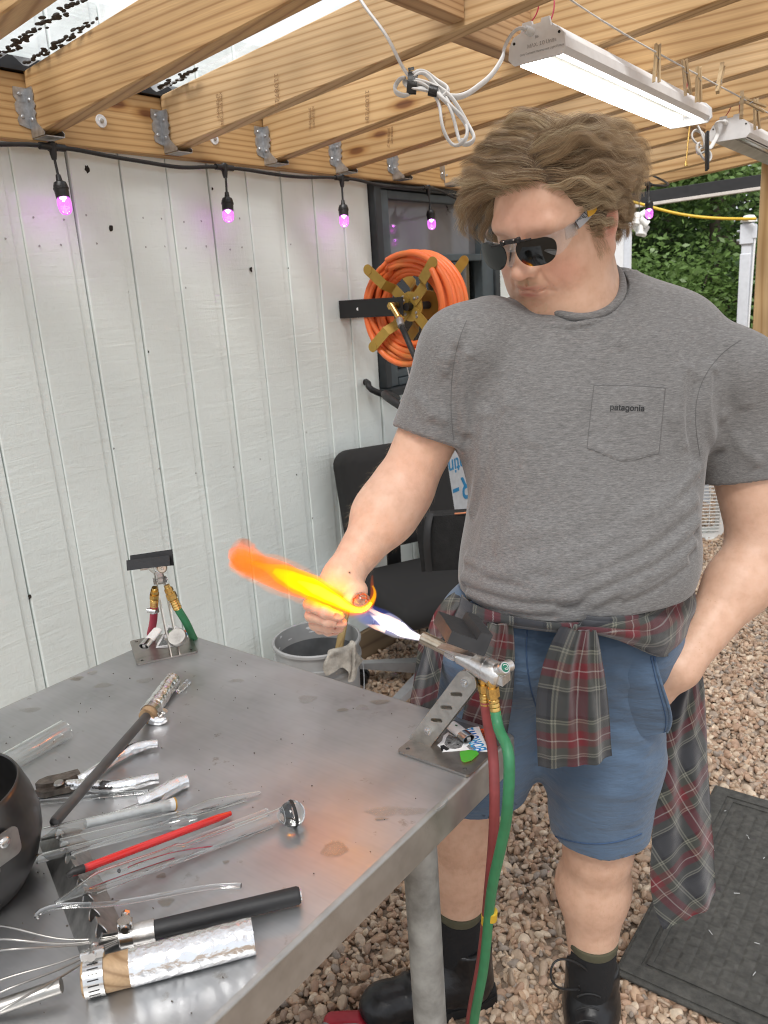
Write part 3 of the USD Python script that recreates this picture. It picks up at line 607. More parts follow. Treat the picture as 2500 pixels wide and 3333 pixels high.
M['steel_edge'] = plain('brushed_steel_edge', (0.47, 0.46, 0.44), 0.42, 0.92, var=0.12, scale=25, bump=0.0003, bscale=400)
table = thing('steel_table', 'steel workbench with a folded edge on galvanised pipe legs', 'table')
# top folded over a small radius into the skirt on the sides in view
prof = [(0.0, 0.0)] + [(0.006 * math.sin(a), -0.006 + 0.006 * math.cos(a)) for a in np.linspace(0.2, math.pi / 2, 5)] + [(0.006, -0.055), (0.0025, -0.058), (-0.012, -0.058), (-0.012, -0.0555)]
def fold(p, q, n):                                    # sweep of the edge profile from p to q, outward n
    V = []
    for e in (p, q):
        for (o, z) in prof: V.append(np.array(e) + V3(*n, 0) * (o - 0.006) + V3(0, 0, z))
    k = len(prof); F = []
    for j in range(k - 1): F += [(j, k + j, k + j + 1), (j, k + j + 1, j + 1)]
    return np.array(V), np.array(F)
NX, NY = 40, 50
G = np.zeros((NX, NY, 3)); G[..., 0], G[..., 1] = np.meshgrid(np.linspace(TX0 + .006, TX1 - .006, NX), np.linspace(TY0, TY1 - .006, NY), indexing='ij'); G[..., 2] = TZ + 0.0008 * (meshkit.fbm(G * 5 + 3, 3) - 0.5)
G[0, :, 2] = G[-1, :, 2] = TZ; G[:, 0, 2] = G[:, -1, 2] = TZ
part(table, 'top', sheet(G)[0], M['steel_top'], True)
e = fold((TX1, TY0, TZ), (TX1, TY1 - .006, TZ), (1, 0))
part(table, 'folded_edge', (e[0], e[1][:, ::-1]), M['steel_edge'], 40)
e = fold((TX0 + .006, TY1, TZ), (TX1 - .006, TY1, TZ), (0, 1))
part(table, 'folded_edge', e, M['steel_edge'], 40)
e = fold((TX0, TY0, TZ), (TX0, TY1 - .006, TZ), (-1, 0))
part(table, 'folded_edge', e, M['steel_edge'], 40)
for x in (TX0 + .006, TX1 - .006): part(table, 'corner_cap', lathe([(0, 0.0001), (0.003, -0.0006), (0.0055, -0.003), (0.0062, -0.007), (0.0062, -0.0585)], 12, trans(x, TY1 - .006, TZ)), M['steel_edge'], 40)
M['pipe'] = plain('galvanised_pipe', (0.33, 0.34, 0.33), 0.55, 0.55, var=0.35, scale=22, bump=0.0006, bscale=70)
for (x, y) in [(-0.577, 0.765), (-1.30, 0.765), (-0.577, -0.15), (-1.30, -0.15)]:
    part(table, 'leg', cyl(V3(x, y, 0), V3(x, y, TZ - 0.003), 0.0245, 28), M['pipe'], 40)
    part(table, 'leg_socket', lathe([(0.025, -0.045), (0.030, -0.045), (0.030, -0.012), (0.045, -0.006), (0.045, -0.002), (0, -0.002)], 24, trans(x, y, TZ)), M['pipe'], 40)
# burn marks and water stains
def stainmat(name, col, a):
    return mat(name, {'g': ('geometry', {}), 'n': ('noise_texture', {'scale': 90.0, 'detail': 6.0, 'roughness': 0.7}), 'at': ('attribute', {'attribute': 'soft'}),
        'mu': ('math', {'math_type': 'multiply'}), 'm2': ('math', {'math_type': 'multiply', 'value2': a * 2}),
        't': ('transparent_bsdf', {}), 'p': ('principled_bsdf', {'base_color': col, 'roughness': 0.42, 'metallic': 0.85}), 'm': ('mix_closure', {})},
        [('g.position', 'n.vector'), ('n.fac', 'mu.value1'), ('at.fac', 'mu.value2'), ('mu.value', 'm2.value1'), ('m2.value', 'm.fac'), ('t.BSDF', 'm.closure1'), ('p.BSDF', 'm.closure2')], surface='m.closure')
M['stain'] = stainmat('water_stain', (0.34, 0.29, 0.22), 0.45)
M['stain_light'] = stainmat('faint_stain', (0.40, 0.36, 0.30), 0.28)
rs = np.random.default_rng(4)
for (px, py, w, sh, mm) in [(1000, 2275, .0145, 1, 'stain_light'), (1238, 2284, .016, .5, 'stain'), (1115, 2310, .009, .6, 'stain'), (1178, 2302, .010, 1, 'stain_light'), (1090, 2762, .0145, 1, 'stain'), (250, 2208, .012, .8, 'stain'), (300, 2190, .01, .8, 'stain_light'), (335, 2230, .016, .6, 'stain_light'), (470, 2215, .014, .7, 'stain_light'), (1250, 2640, .022, .5, 'stain_light'), (1340, 2640, .018, .5, 'stain_light'), (540, 2935, .009, .8, 'stain'), (525, 2850, .006, .8, 'stain'), (735, 2805, .004, .8, 'stain'), (1240, 2665, .009, .3, 'stain'), (770, 2215, .014, .5, 'stain_light'), (100, 2310, .018, .5, 'stain_light')]:
    c = onz(px, py, TZ + 0.001); n = 28; a = np.linspace(0, 2 * np.pi, n, endpoint=False)
    q = w * (1 + 0.12 * np.sin(a * 3 + px) + 0.06 * rs.normal(size=n))
    ring = 0.5 if sh > 0.9 else 0.9
    V, S = [c], [ring]
    for f_, al in ((0.55, ring), (0.80, 0.85), (1.08, 0.0)):
        for k in range(n): V.append(c + (CAM[0] * V3(1, 1, 0)) * q[k] * f_ * math.cos(a[k]) * 1.1 + V3(-CAM[0][1], CAM[0][0], 0) * q[k] * f_ * math.sin(a[k]) * sh); S.append(al)
    F = [(0, 1 + k, 1 + (k + 1) % n) for k in range(n)]
    for r_ in (0, 1):
        for k in range(n): p0, p1 = 1 + r_ * n + k, 1 + r_ * n + (k + 1) % n; F += [(p0, p0 + n, p1 + n), (p0, p1 + n, p1)]
    part(table, 'stain', (np.array(V), np.array(F)), M[mm], prims={'soft': np.repeat(np.array(S)[:, None], 3, 1)})

cr_ = []
for k in range(150):
    c = V3(rs.uniform(TX0 + .05, TX1 - .02), rs.uniform(0.25, TY1 - .03), TZ + 0.0009); s_ = rs.uniform(.0005, .0016)
    cr_.append((np.array(trimesh.creation.icosphere(0).vertices) * s_ * V3(1, rs.uniform(.4, 1), .6) + c, np.array(trimesh.creation.icosphere(0).faces)))
solo('table_crumbs', cr_, plain('dark_crumbs', (0.10, 0.085, 0.07), 0.7, var=0.6, scale=30), 'specks of grit and glass dust scattered over the steel table top', 'grit', kind='stuff')

# ---------------------------------------------------------------- bench torches
M['graphite'] = plain('graphite', (0.022, 0.022, 0.023), 0.5, var=0.25, scale=50, bump=0.0003, bscale=300)
M['plate'] = plain('brushed_plate', (0.34, 0.32, 0.295), 0.36, 0.95, var=0.16, scale=22, bump=0.0002, bscale=500)
M['bracket'] = plain('brushed_bracket', (0.50, 0.475, 0.43), 0.33, 0.95, var=0.1, scale=30)
M['alu'] = plain('cast_aluminium', (0.70, 0.68, 0.65), 0.30, 0.95, var=0.08, scale=60, bump=0.0004, bscale=200)
M['barrel'] = mat('heat_tinted_steel', {'g': ('geometry', {}), 'n': ('noise_texture', {'scale': 45.0, 'detail': 4.0}), 'r': ('rgb_ramp', {'ramp': [(0.3, (0.42, 0.36, 0.27)), (0.5, (0.55, 0.47, 0.36)), (0.7, (0.62, 0.56, 0.48))]}), 'p': ('principled_bsdf', {'metallic': 1.0, 'roughness': 0.25})}, [('g.position', 'n.vector'), ('n.fac', 'r.fac'), ('r.color', 'p.base_color')])
M['copper'] = plain('heat_coloured_graphite', (0.55, 0.33, 0.22), 0.45, 0.3, var=0.15)
M['green_hose'] = plain('green_hose_rubber', (0.035, 0.20, 0.085), 0.5, var=0.15, bump=0.0002, bscale=400)
M['red_hose'] = plain('red_hose_rubber', (0.235, 0.045, 0.045), 0.5, var=0.15, bump=0.0002, bscale=400)
M['dark'] = plain('dark_bore', (0.01, 0.01, 0.01), 0.8)
def slot(cx, cy, a, L=0.016, w=0.006):
    s = LineString([(-L / 2 + w / 2, 0), (L / 2 - w / 2, 0)]).buffer(w / 2, quad_segs=6)
    return affinity.translate(affinity.rotate(s, a, origin=(0, 0)), cx, cy)
def torch(name, label, T, block, cat='torch'):
    """Local frame: z up from the top of the base plate, x the way the flame points."""
    t = thing(name, label, cat)
    pl = rrect(0.124, 0.118, 0.006)
    for (a, b) in ((-.05, -.047), (.05, -.047), (-.05, .047), (.05, .047)): pl = pl.difference(Point(a, b).buffer(0.0032))
    part(t, 'base_plate', prism(pl, 0.004, T @ trans(0, 0, -0.004)), M['plate'])
    u = unit((-0.087, 0.123)); w = V3(u[1], -u[0], 0)[:2]                 # along the arm, towards the flame side
    top = V3(-0.043, 0.124)[:2]; r = 0.0165
    arc = [top + r * (math.cos(a) * -w + math.sin(a) * u) for a in np.linspace(0, math.pi, 12)]
    L = (top[1] - 0.0) / u[1]
    right_b = top + r * w - u * (L + r * w[1] / u[1] * 0)                 # front edge runs down to a pointed toe
    fr = top + r * w; k = fr[1] / u[1]; toe = fr - u * k
    bk = top - r * w; k = bk[1] / u[1]; heel = bk - u * k
    arm = Polygon([toe] + arc[::-1] + [heel])
    for d in (0.030, 0.062, 0.094): c = top - u * d; arm = arm.difference(slot(c[0], c[1], -14, 0.021, 0.0068))
    Tp = np.eye(4); Tp[:3, 0], Tp[:3, 1], Tp[:3, 2] = (1, 0, 0), (0, 0, 1), (0, -1, 0)      # prism z -> -y
    for y in (0.0245, 0.0085):
        part(t, 'bracket_plate', prism(arm, 0.002, T @ trans(0, y, 0) @ Tp), M['bracket'])
    for (c, nm) in ((top, 'pivot_bolt'), (top - u * 0.118, 'pivot_bolt')):
        b0 = basis((c[0], 0.0245, c[1]), z=(0, 1, 0)); b1 = basis((c[0], 0.0065, c[1]), z=(0, -1, 0))
        part(t, nm, [hexnut(T @ b0, 0.0072, 0.0045), xf(lathe([(0, 0.0075), (0.0028, 0.007), (0.0036, 0.0058), (0.0036, 0)], 12), T @ b0), hexnut(T @ b1, 0.0072, 0.004), xf(cyl((0, 0, -0.02), (0, 0, 0), 0.003), T @ b0)], M['chrome'])
    ax0, ax1 = V3(0.034, 0.0165, 0.172), V3(-0.094, 0.0165, 0.142)
    ax = unit(ax0 - ax1); A = T @ basis(ax1, x=None, z=ax)
    L = np.linalg.norm(ax0 - ax1)
    part(t, 'barrel', xf(lathe([(0, L), (0.0045, L), (0.0045, L - 0.004), (0.0078, L - 0.004), (0.0088, L - 0.0005), (0.0094, L - 0.002), (0.0094, 0.078), (0, 0.078)], 28), A), M['barrel'], 40)
    part(t, 'burner_face', xf(merge([cyl((0.0026 * math.cos(a), 0.0026 * math.sin(a), L - 0.0005), (0.0026 * math.cos(a), 0.0026 * math.sin(a), L + 0.0005), 0.0008, 6) for a in np.arange(6) * math.pi / 3]), A), M['dark'])
    part(t, 'collar', [xf(lathe([(0.0095, 0.086), (0.0108, 0.086), (0.0108, 0.070), (0.0095, 0.070)], 28), A)] + [xf(obox(basis((0.0109 * math.cos(a), 0.0109 * math.sin(a), 0.078), x=(math.cos(a), math.sin(a), 0), z=(0, 0, 1)), 0.0004, 0.0014, 0.009), A) for a in np.arange(12) * math.pi / 6], M['chrome'], 40)
    part(t, 'mixer_body', xf(lathe([(0, 0.071), (0.0095, 0.0705), (0.0115, 0.066), (0.0125, 0.05), (0.0165, 0.028), (0.0178, 0.012), (0.0172, 0.002), (0.015, -0.002), (0, -0.004)], 32), A), M['alu'], 50)
    part(t, 'seam_ring', xf(lathe([(0.0166, 0.0262), (0.0176, 0.0255), (0.0172, 0.0242)], 32), A), M['alu'], True)
    part(t, 'neck', [xf(hull(np.vstack([[(-0.055 + a, 0.0165 + b, 0.142) for a in (-.012, .012) for b in (-.006, .006)], [(top[0] + a, 0.0165 + b, top[1] + 0.004) for a in (-.007, .007) for b in (-.005, .005)]])), T), xf(cyl((top[0], 0.0115, top[1]), (top[0], 0.0215, top[1]), 0.009, 20), T)], M['alu'])
    part(t, 'back_block', xf(hull([(-0.080, y, z) for y in (0.0045, 0.0285) for z in (0.139, 0.158)] + [(-0.103, y, z) for y in (0.0055, 0.0275) for z in (0.1335, 0.146)] + [(-0.092, y, 0.133) for y in (0.0085, 0.0245)]), T), M['alu'])
    kn = T @ basis((-0.086, 0.019, 0.149), z=unit((-0.80, 0.22, 0.50)))
    k_ = part(t, 'valve_knob', [xf(lathe([(0, 0), (0.006, 0), (0.006, 0.006), (0.0085, 0.0075)] + [(0.0087 + (0.0006 if j % 2 else 0), 0.008 + j * 0.0016) for j in range(8)] + [(0.0088, 0.023), (0.0078, 0.0245), (0, 0.0245)], 28), kn)], M['alu'], 30)
    part(k_, 'green_disc', xf(lathe([(0, 0.0249), (0.0062, 0.0249), (0.0062, 0.0244)], 24), kn), plain('knob_green_' + name, (0.015, 0.14, 0.085), 0.4))
    ar = [(0.0042 * math.cos(a), 0.0042 * math.sin(a), 0.0251) for a in np.linspace(-1.2, 2.2, 12)]
    part(k_, 'white_arrow', [xf(tube(ar, 0.0005, 5), kn), xf(cyl((-0.002, -0.001, 0.0251), (0.0015, -0.001, 0.0251), 0.0004, 5), kn), xf(cyl((-0.002, -0.0028, 0.0251), (0.0015, -0.0028, 0.0251), 0.0004, 5), kn)], M['white_plastic'])
    kn2 = T @ basis((-0.086, 0.008, 0.146), z=unit((-0.25, -0.95, -0.05)))
    part(t, 'valve_knob', [xf(lathe([(0, 0), (0.006, 0), (0.006, 0.006), (0.0085, 0.0075), (0.0088, 0.023), (0.0078, 0.0245), (0, 0.0245)], 24), kn2)], M['alu'], 30)
    # the cradle under the graphite
    part(t, 'cradle', xf(hull([(-0.015 + a, 0.0165 + b, 0.176) for a in (-.03, .03) for b in (-.02, .02)] + [(-0.02 + a, 0.0165 + b, 0.163) for a in (-.012, .012) for b in (-.008, .008)]), T @ trans(-0.018, 0, -0.004)), M['alu'])
    b = part(t, 'graphite_block', block, M['graphite'])
    return t
# near torch
TA = trans(-0.596, 0.889, TZ + 0.0045) @ rotz(math.pi)
r4 = lambda x, y: (1350 + x * .2713, 1950 + y * .2713)
dA = 1.073
near = [at(*r4(x, y), dA) for x, y in [(385, 530), (445, 385), (750, 490), (800, 395), (940, 435), (835, 690)]]
shift = at(*r4(280, 140), 1.135) - near[1]
def lblock(near, shift):
    k = len(near); V = np.vstack([near, [p + shift for p in near]]); F = []
    c = [(0, 1, 2), (0, 2, 5), (2, 3, 4), (2, 4, 5)]
    F += c + [(a + k, c_ + k, b + k) for a, b, c_ in c]
    for j in range(k): jn = (j + 1) % k; F += [(j, j + k, jn + k), (j, jn + k, jn)]
    m = trimesh.Trimesh(V, F, process=False); m.fix_normals(); return m
t1 = torch('bench_torch', 'lit bench torch with graphite block at the near corner of the steel table', TA, lblock(near, shift))
rb = lambda x, y: (380 + x * .1929, 1750 + y * .1929)
TB = trans(-1.290, 0.893, TZ + 0.0045) @ rotz(math.radians(-30))
TBp = trans(-1.276, 0.902, TZ + 0.0045)
dB = 1.545
nb = [at(*rb(x, y), dB) for x, y in [(985, 490), (965, 205), (935, 300), (880, 290), (890, 440), (900, 470)]]
pb = [at(*rb(x, y), dB) for x, y in [(168, 560), (160, 385), (225, 372), (225, 300), (935, 195), (890, 295)]]
far = CAM[2] * 0.035 + V3(0, 0, 0.004)
blk2 = merge([hull([at(*rb(x, y), dB + dd) for x, y in [(172, 558), (160, 382), (890, 296), (900, 470)] for dd in (0, 0.035)]), hull([at(*rb(x, y), dB + 0.036 + dd) for x, y in [(228, 520), (225, 300), (940, 195), (968, 470)] for dd in (0, 0.025)])])
t2 = torch('bench_torch', 'unlit bench torch standing at the back corner of the steel table by the wall', TB, blk2)
# brass fittings and hoses: a hose is a thing of its own, held by the torch
def fitting(P, s=1.0):
    """Brass nut, hexagon and barbed tail along P[0] -> P[1]."""
    d = unit(P[1] - P[0]); L = np.linalg.norm(P[1] - P[0]); T = basis(P[0], z=d)
    m = [xf(lathe([(0, 0), (0.0052 * s, 0), (0.0052 * s, L * .14), (0.0066 * s, L * .16)], 16), T), hexnut(T @ trans(0, 0, L * .14), 0.0078 * s, L * .14), xf(lathe([(0, L * .28), (0.006 * s, L * .28), (0.006 * s, L * .34)], 16), T), hexnut(T @ trans(0, 0, L * .34), 0.0092 * s, L * .22)]
    pr = [(0.0062 * s, L * .56), (0.0062 * s, L * .6)]
    for k in range(4): pr += [(0.0076 * s, L * (.6 + .1 * k) + L * .02), (0.0080 * s, L * (.6 + .1 * k) + L * .06), (0.0070 * s, L * (.6 + .1 * k) + L * .09)]
    pr += [(0.0074 * s, L), (0, L)]
    return merge(m + [xf(lathe(pr, 18), T)])
def hose(name, label, fit, path, r, m, fr=1.0):
    h = thing(name, label, 'hose')
    part(h, 'tube', tube(spline(path, 90), r, 16), m, True)
    part(h, 'fitting', fitting(fit, fr), M['brass'], 35)
    return h
g0, g1 = at(*r4(905, 880), 1.093), at(*r4(975, 1400), 1.105)
green = hose('green_gas_hose', 'green hose hanging from the lit torch over the table edge', (g0, g1), [g1 - (g1 - g0) * 0.15, g1, at(*r4(1010, 1560), 1.095), at(*r4(1110, 1780), 1.06), at(*D(1099, 1700), 1.055), at(*D(1090, 1790), 1.09), at(*D(1066, 1900), 1.15), at(*D(1055, 1985), 1.21), at(*D(1043, 2100), 1.27), at(*D(1022, 2230), 1.36), V3(-0.62, 0.86, 0.012), V3(-0.8, 0.75, 0.012)], 0.0076, M['green_hose'])
q0, q1 = at(*r4(820, 880), 1.112), at(*r4(850, 1270), 1.128)
red = hose('red_gas_hose', 'dark red hose hanging beside the green one from the lit torch', (q0, q1), [q1 - (q1 - q0) * 0.15, q1, at(*r4(880, 1500), 1.135), at(*r4(925, 1750), 1.14), at(*D(1068, 1700), 1.13), at(*D(1067, 1780), 1.14), at(*D(1058, 1900), 1.18), at(*D(1050, 1985), 1.225), at(*D(1035, 2100), 1.29), at(*D(1013, 2230), 1.38), V3(-0.64, 0.88, 0.012), V3(-0.85, 0.80, 0.012)], 0.0076, M['red_hose'])
part(red, 'yellow_tape', tube([at(*D(1051, 1975), 1.219), at(*D(1050, 1993), 1.229)], 0.0082, 14), M['yellow'], 40)
part(green, 'yellow_tape', tube([at(*D(1063, 1968), 1.199), at(*D(1062, 1984), 1.209)], 0.0082, 14), M['yellow'], 40)
a0, a1 = at(*rb(840, 800), 1.575), at(*rb(1030, 1200), 1.59)
hose('green_gas_hose', 'green hose running off the back of the table from the unlit torch', (a0, a1), [a1 - (a1 - a0) * .15, a1, at(*rb(1130, 1360), 1.60), at(*rb(1215, 1520), 1.615), at(*rb(1270, 1640), 1.64), V3(-1.26, 1.0, 0.70), V3(-1.25, 1.02, 0.2), V3(-1.2, 1.0, 0.012), V3(-1.0, 0.9, 0.012)], 0.0076, M['green_hose'], 1.15)
b0, b1 = at(*rb(640, 840), 1.56), at(*rb(630, 1150), 1.585)
rh = hose('red_gas_hose', 'red hose with a steel clamp on the unlit torch by the wall', (b0, b1), [b1 - (b1 - b0) * .3, b1, at(*rb(625, 1300), 1.60), at(*rb(600, 1500), 1.63), at(*rb(570, 1640), 1.66), V3(-1.40, 1.0, 0.70), V3(-1.42, 1.0, 0.2), V3(-1.35, 0.95, 0.012), V3(-1.1, 0.85, 0.012)], 0.0076, plain('bright_red_hose', (0.36, 0.03, 0.06), 0.5), 1.05)
cc = at(*rb(630, 1230), 1.593); part(rh, 'hose_clamp', [tube([cc + V3(0, 0, 0.006), cc - V3(0, 0, 0.004)], 0.0096, 14), cyl(at(*rb(515, 1225), 1.58), at(*rb(655, 1240), 1.58), 0.0042, 10)], M['chrome'], 40)

# ---------------------------------------------------------------- things lying on the torch plates
PZ = TZ + 0.005
def pl(x, y, z=PZ): return onz(*r4(x, y), z)
def flat(poly_px, z, th, f=None):
    P = np.array([(f or pl)(x, y, z) for x, y in poly_px])
    poly = Polygon(P[:, :2])
    if not poly.is_valid: poly = poly.buffer(0)
    return prism(poly, th, trans(0, 0, z))
st = thing('sticker', 'white edged sticker with a grey animal and blue bubble letters on the torch plate', 'sticker')
out = [(290, 1840), (320, 1850), (345, 1815), (270, 1755), (330, 1700), (345, 1640), (400, 1600), (470, 1640), (590, 1640), (640, 1550), (770, 1530), (800, 1600), (900, 1800), (915, 1835), (800, 1830), (700, 1805), (500, 1825)]
part(st, 'paper', flat(out, PZ, 0.0004), plain('sticker_white', (0.78, 0.78, 0.78), 0.4))
part(st, 'grey_animal', [flat([(355, 1740), (380, 1660), (410, 1625), (470, 1650), (560, 1670), (590, 1720), (560, 1780), (480, 1800), (400, 1790)], PZ + 0.0004, 0.0002), flat([(620, 1770), (660, 1740), (720, 1760), (740, 1800), (660, 1805)], PZ + 0.0004, 0.0002)], plain('sticker_grey', (0.17, 0.17, 0.17), 0.5, var=0.8, scale=260))
part(st, 'dark_outline', [flat([(305, 1760), (350, 1750), (420, 1800), (380, 1818), (345, 1800), (330, 1830), (318, 1815)], PZ + 0.0004, 0.0002), flat([(395, 1720), (430, 1715), (436, 1730), (400, 1738)], PZ + 0.0007, 0.0002), flat([(500, 1735), (530, 1735), (530, 1752), (505, 1752)], PZ + 0.0007, 0.0002)], M['black_paint'])
a, b = pl(870, 1815), pl(690, 1545); d = unit(b - a)
txt = text_at(basis(a + V3(0, 0, 0.0004), x=d, z=(0, 0, 1)), 'BORCWI', 0.019, 0.0003, True)
v, f = VF(txt); sc = np.linalg.norm(b - a) / max(1e-6, ((v - a) @ d).max()); v = a + ((v - a) @ d)[:, None] * d * sc + (v - a) - ((v - a) @ d)[:, None] * d
part(st, 'blue_letters', (v, f), mat('bubble_blue', {'g': ('geometry', {}), 'n': ('noise_texture', {'scale': 120.0}), 'r': ('rgb_ramp', {'ramp': [(0.35, (0.02, 0.10, 0.42)), (0.65, (0.02, 0.36, 0.60))]}), 'p': ('principled_bsdf', {'roughness': 0.4})}, [('g.position', 'n.vector'), ('n.fac', 'r.fac'), ('r.color', 'p.base_color')]))
wl = solo('warning_label', flat([(785, 1560), (880, 1550), (995, 1775), (975, 1790), (885, 1785)], PZ + 0.0005, 0.0003), plain('orange_label', (0.80, 0.10, 0.02), 0.45, var=0.04), 'small orange warning label beside the sticker on the torch plate', 'label')
ms = []
for (p, q, s, h) in [((905, 1785), (820, 1580), 'READ WARNINGS!', 0.0040), ((935, 1782), (850, 1580), 'Gives tips! Care first', 0.0026), ((962, 1778), (880, 1580), 'Keep powder instructions', 0.0024)]:
    a, b = pl(*p), pl(*q); d = unit(b - a); tt = VF(text_at(basis(a + V3(0, 0, 0.0009), x=d, z=(0, 0, 1)), s, h, 0.0002, True)); v = tt[0]
    sc = np.linalg.norm(b - a) / ((v - a) @ d).max(); v = v + ((v - a) @ d)[:, None] * d * (sc - 1); ms.append((v, tt[1]))
part(wl, 'print', ms, M['black_paint'])
pk = [(540, 1870), (545, 1835), (640, 1818), (740, 1825), (770, 1860), (690, 1935), (590, 1965), (560, 1940)]
P = np.array([pl(x, y, PZ + 0.0012) for x, y in pk]); pp = Polygon(P[:, :2]).buffer(-0.003).buffer(0.003)
solo('guitar_pick', prism(pp, 0.0011, trans(0, 0, PZ + 0.0012)), mat('green_pick', {'p': ('principled_bsdf', {'base_color': (0.07, 0.36, 0.03), 'roughness': 0.3, 'subsurface_weight': 0.2})}, []), 'translucent green guitar pick lying on the torch plate', 'pick')
def lighter(label, p0, p1, r, body):
    T = basis(p0, x=np.cross(unit(p1 - p0), (0, 0, 1)), z=p1 - p0); L = np.linalg.norm(p1 - p0)
    t = thing('lighter', label, 'lighter')
    el = Polygon([(r * math.cos(a), 0.62 * r * math.sin(a)) for a in np.linspace(0, 2 * np.pi, 24, endpoint=False)])
    part(t, 'case', prism(el.buffer(-0.0003), L * 0.62, T), body, 40)
    ring = el.difference(el.buffer(-0.0008))
    part(t, 'metal_hood', prism(ring, L * 0.34, T @ trans(0, 0, L * 0.62)), M['chrome'], 40)
    part(t, 'spark_wheel', cyl((T @ V3(-r * .3, r * 0.15, L * .88, 1))[:3], (T @ V3(r * .3, r * 0.15, L * .88, 1))[:3], r * 0.42, 14), M['dull_steel'], 40)
    part(t, 'nozzle', [xf(box(-r * .5, r * .5, -r * .3, r * .3, L * .62, L * .8, 0.0005), T)], M['black_plastic'])
    return t, T, L
lw = plain('lighter_white', (0.70, 0.68, 0.66), 0.35, var=0.05)
lt, T, L = lighter('white lighter with a small leaf print lying open end out on the near torch plate', pl(440, 1515, PZ + 0.010), pl(660, 1685, PZ + 0.0085), 0.0105, lw)
c = (T @ V3(-0.002, -0.0068, L * .2, 1))[:3]
el = [((T @ V3(0.0028 * math.cos(a) * s, -0.0067, L * .24 + 0.0042 * math.sin(a) * s, 1))[:3]) for a in (0.6, 1.1, 1.57, 2.04, 2.5) for s in (0, 1)]
part(lt, 'leaf_print', [tube([el[2 * k], el[2 * k + 1]], [0.0005, 0.0002], 5) for k in range(5)], plain('leaf_green', (0.03, 0.12, 0.03), 0.5))
lighter('white lighter lying on the plate of the unlit torch', at(*rb(690, 1560), 1.575), at(*rb(445, 1850), 1.53), 0.0105, lw)
s2 = thing('sticker', 'torn colourful sticker on the plate of the unlit torch', 'sticker')
pb2 = lambda x, y, z=PZ: onz(*rb(x, y), z)
part(s2, 'paper', flat([(660, 1860), (690, 1780), (870, 1480), (960, 1480), (1240, 1590), (1200, 1680), (1110, 1760), (1090, 1820), (820, 1860)], PZ, 0.0004, pb2), plain('torn_white', (0.7, 0.7, 0.7), 0.5, var=0.3, scale=200))
part(s2, 'grey_print', flat([(700, 1830), (880, 1520), (1000, 1530), (1180, 1610), (1080, 1760), (900, 1800)], PZ + 0.0004, 0.0002, pb2), plain('sticker_print_grey', (0.12, 0.13, 0.13), 0.5, var=0.7, scale=200))
part(s2, 'green_print', flat([(880, 1640), (880, 1580), (960, 1550), (1040, 1600), (1060, 1650)], PZ + 0.0007, 0.0002, pb2), plain('print_green', (0.14, 0.30, 0.10), 0.5))
part(s2, 'orange_print', flat([(1050, 1590), (1080, 1570), (1180, 1560), (1180, 1590), (1110, 1620)], PZ + 0.0007, 0.0002, pb2), plain('print_orange', (0.75, 0.12, 0.04), 0.5))
part(s2, 'blue_print', flat([(1090, 1650), (1180, 1605), (1230, 1610), (1170, 1660), (1100, 1680)], PZ + 0.0007, 0.0002, pb2), plain('print_blue', (0.08, 0.28, 0.55), 0.5))
dcc = at(*rb(1020, 1700), 1.56); solo('metal_disc', lathe([(0, 0.008), (0.017, 0.008), (0.0185, 0.006), (0.0185, 0)], 28, basis(dcc - CAM[2] * -0.004, z=unit(V3(0.35, -0.55, 0.75)), x=(1, 0, 0))), M['dull_steel'], 'round steel disc leaning on the base of the unlit torch', 'disc', 40)

# ---------------------------------------------------------------- flame
def volume(name, col, strength, nscale=0, lo=0.35, hi=0.65, dens=0.0, ab=(1, 1, 1)):
    strength *= GLOW
    nd = {'v': ('principled_volume', {'density': dens, 'color': (0, 0, 0), 'absorption_color': ab, 'emission_color': col, 'emission_strength': strength})}; ln = []
    if nscale:
        nd.update({'g': ('geometry', {}), 'n': ('noise_texture', {'scale': nscale, 'detail': 3.0}), 'm': ('map_range', {'from_min': lo, 'from_max': hi, 'to_min': 0.0, 'to_max': strength, 'clamp': True})})
        ln = [('g.position', 'n.vector'), ('n.fac', 'm.value'), ('m.result', 'v.emission_strength')]
    return mat(name, nd, ln, surface=None, volume='v.volume')
flame = thing('torch_flame', 'long yellow and orange flame blown from the lit torch past the glass', 'flame')
fp = lambda x, y, d: at(x, y, d)
fd = 1.185
def blob(P, r, ell=None, n=14, seed=0, amp=0.0):
    v, f = tube(spline(P, 60), np.interp(np.linspace(0, 1, 60), np.linspace(0, 1, len(r)), r), n, ell=ell, up=CAM[2])
    if amp: v = v + amp * (np.stack([meshkit.noise(v * 60 + seed), meshkit.noise(v * 60 + seed + 9), meshkit.noise(v * 60 + seed + 19)], 1) - 0.5)
    return v, f
path = [(1212, 1872), (1214, 1925), (1206, 1968), (1165, 1988), (1110, 1962), (1050, 1932), (960, 1895), (880, 1862), (800, 1830), (760, 1815)]
dd = [1.20, 1.195, 1.19, 1.185, 1.19, 1.195, 1.21, 1.22, 1.23, 1.235]
P = [at(x, y, d) for (x, y), d in zip(path, dd)]
part(flame, 'orange_envelope', blob(P, np.array([.0015, .0045, .0070, .0100, .0155, .0195, .0225, .0215, .019, .015]), seed=3, amp=0.005), volume('flame_orange', (1.0, 0.15, 0.006), 34, dens=42, ab=(0.75, 0.10, 0.0)))
part(flame, 'outer_glow', blob(P[2:], np.array([.009, .013, .020, .026, .030, .029, .026, .021]), seed=13, amp=0.010), volume('flame_glow', (1.0, 0.20, 0.03), 6.5, dens=8, ab=(0.8, 0.3, 0.02)))
P2 = [at(x, y, d) for (x, y), d in zip([(1214, 1905), (1208, 1962), (1168, 1986), (1110, 1963), (1050, 1930), (970, 1893), (890, 1858), (840, 1838)], [1.195, 1.19, 1.184, 1.188, 1.193, 1.207, 1.218, 1.224])]
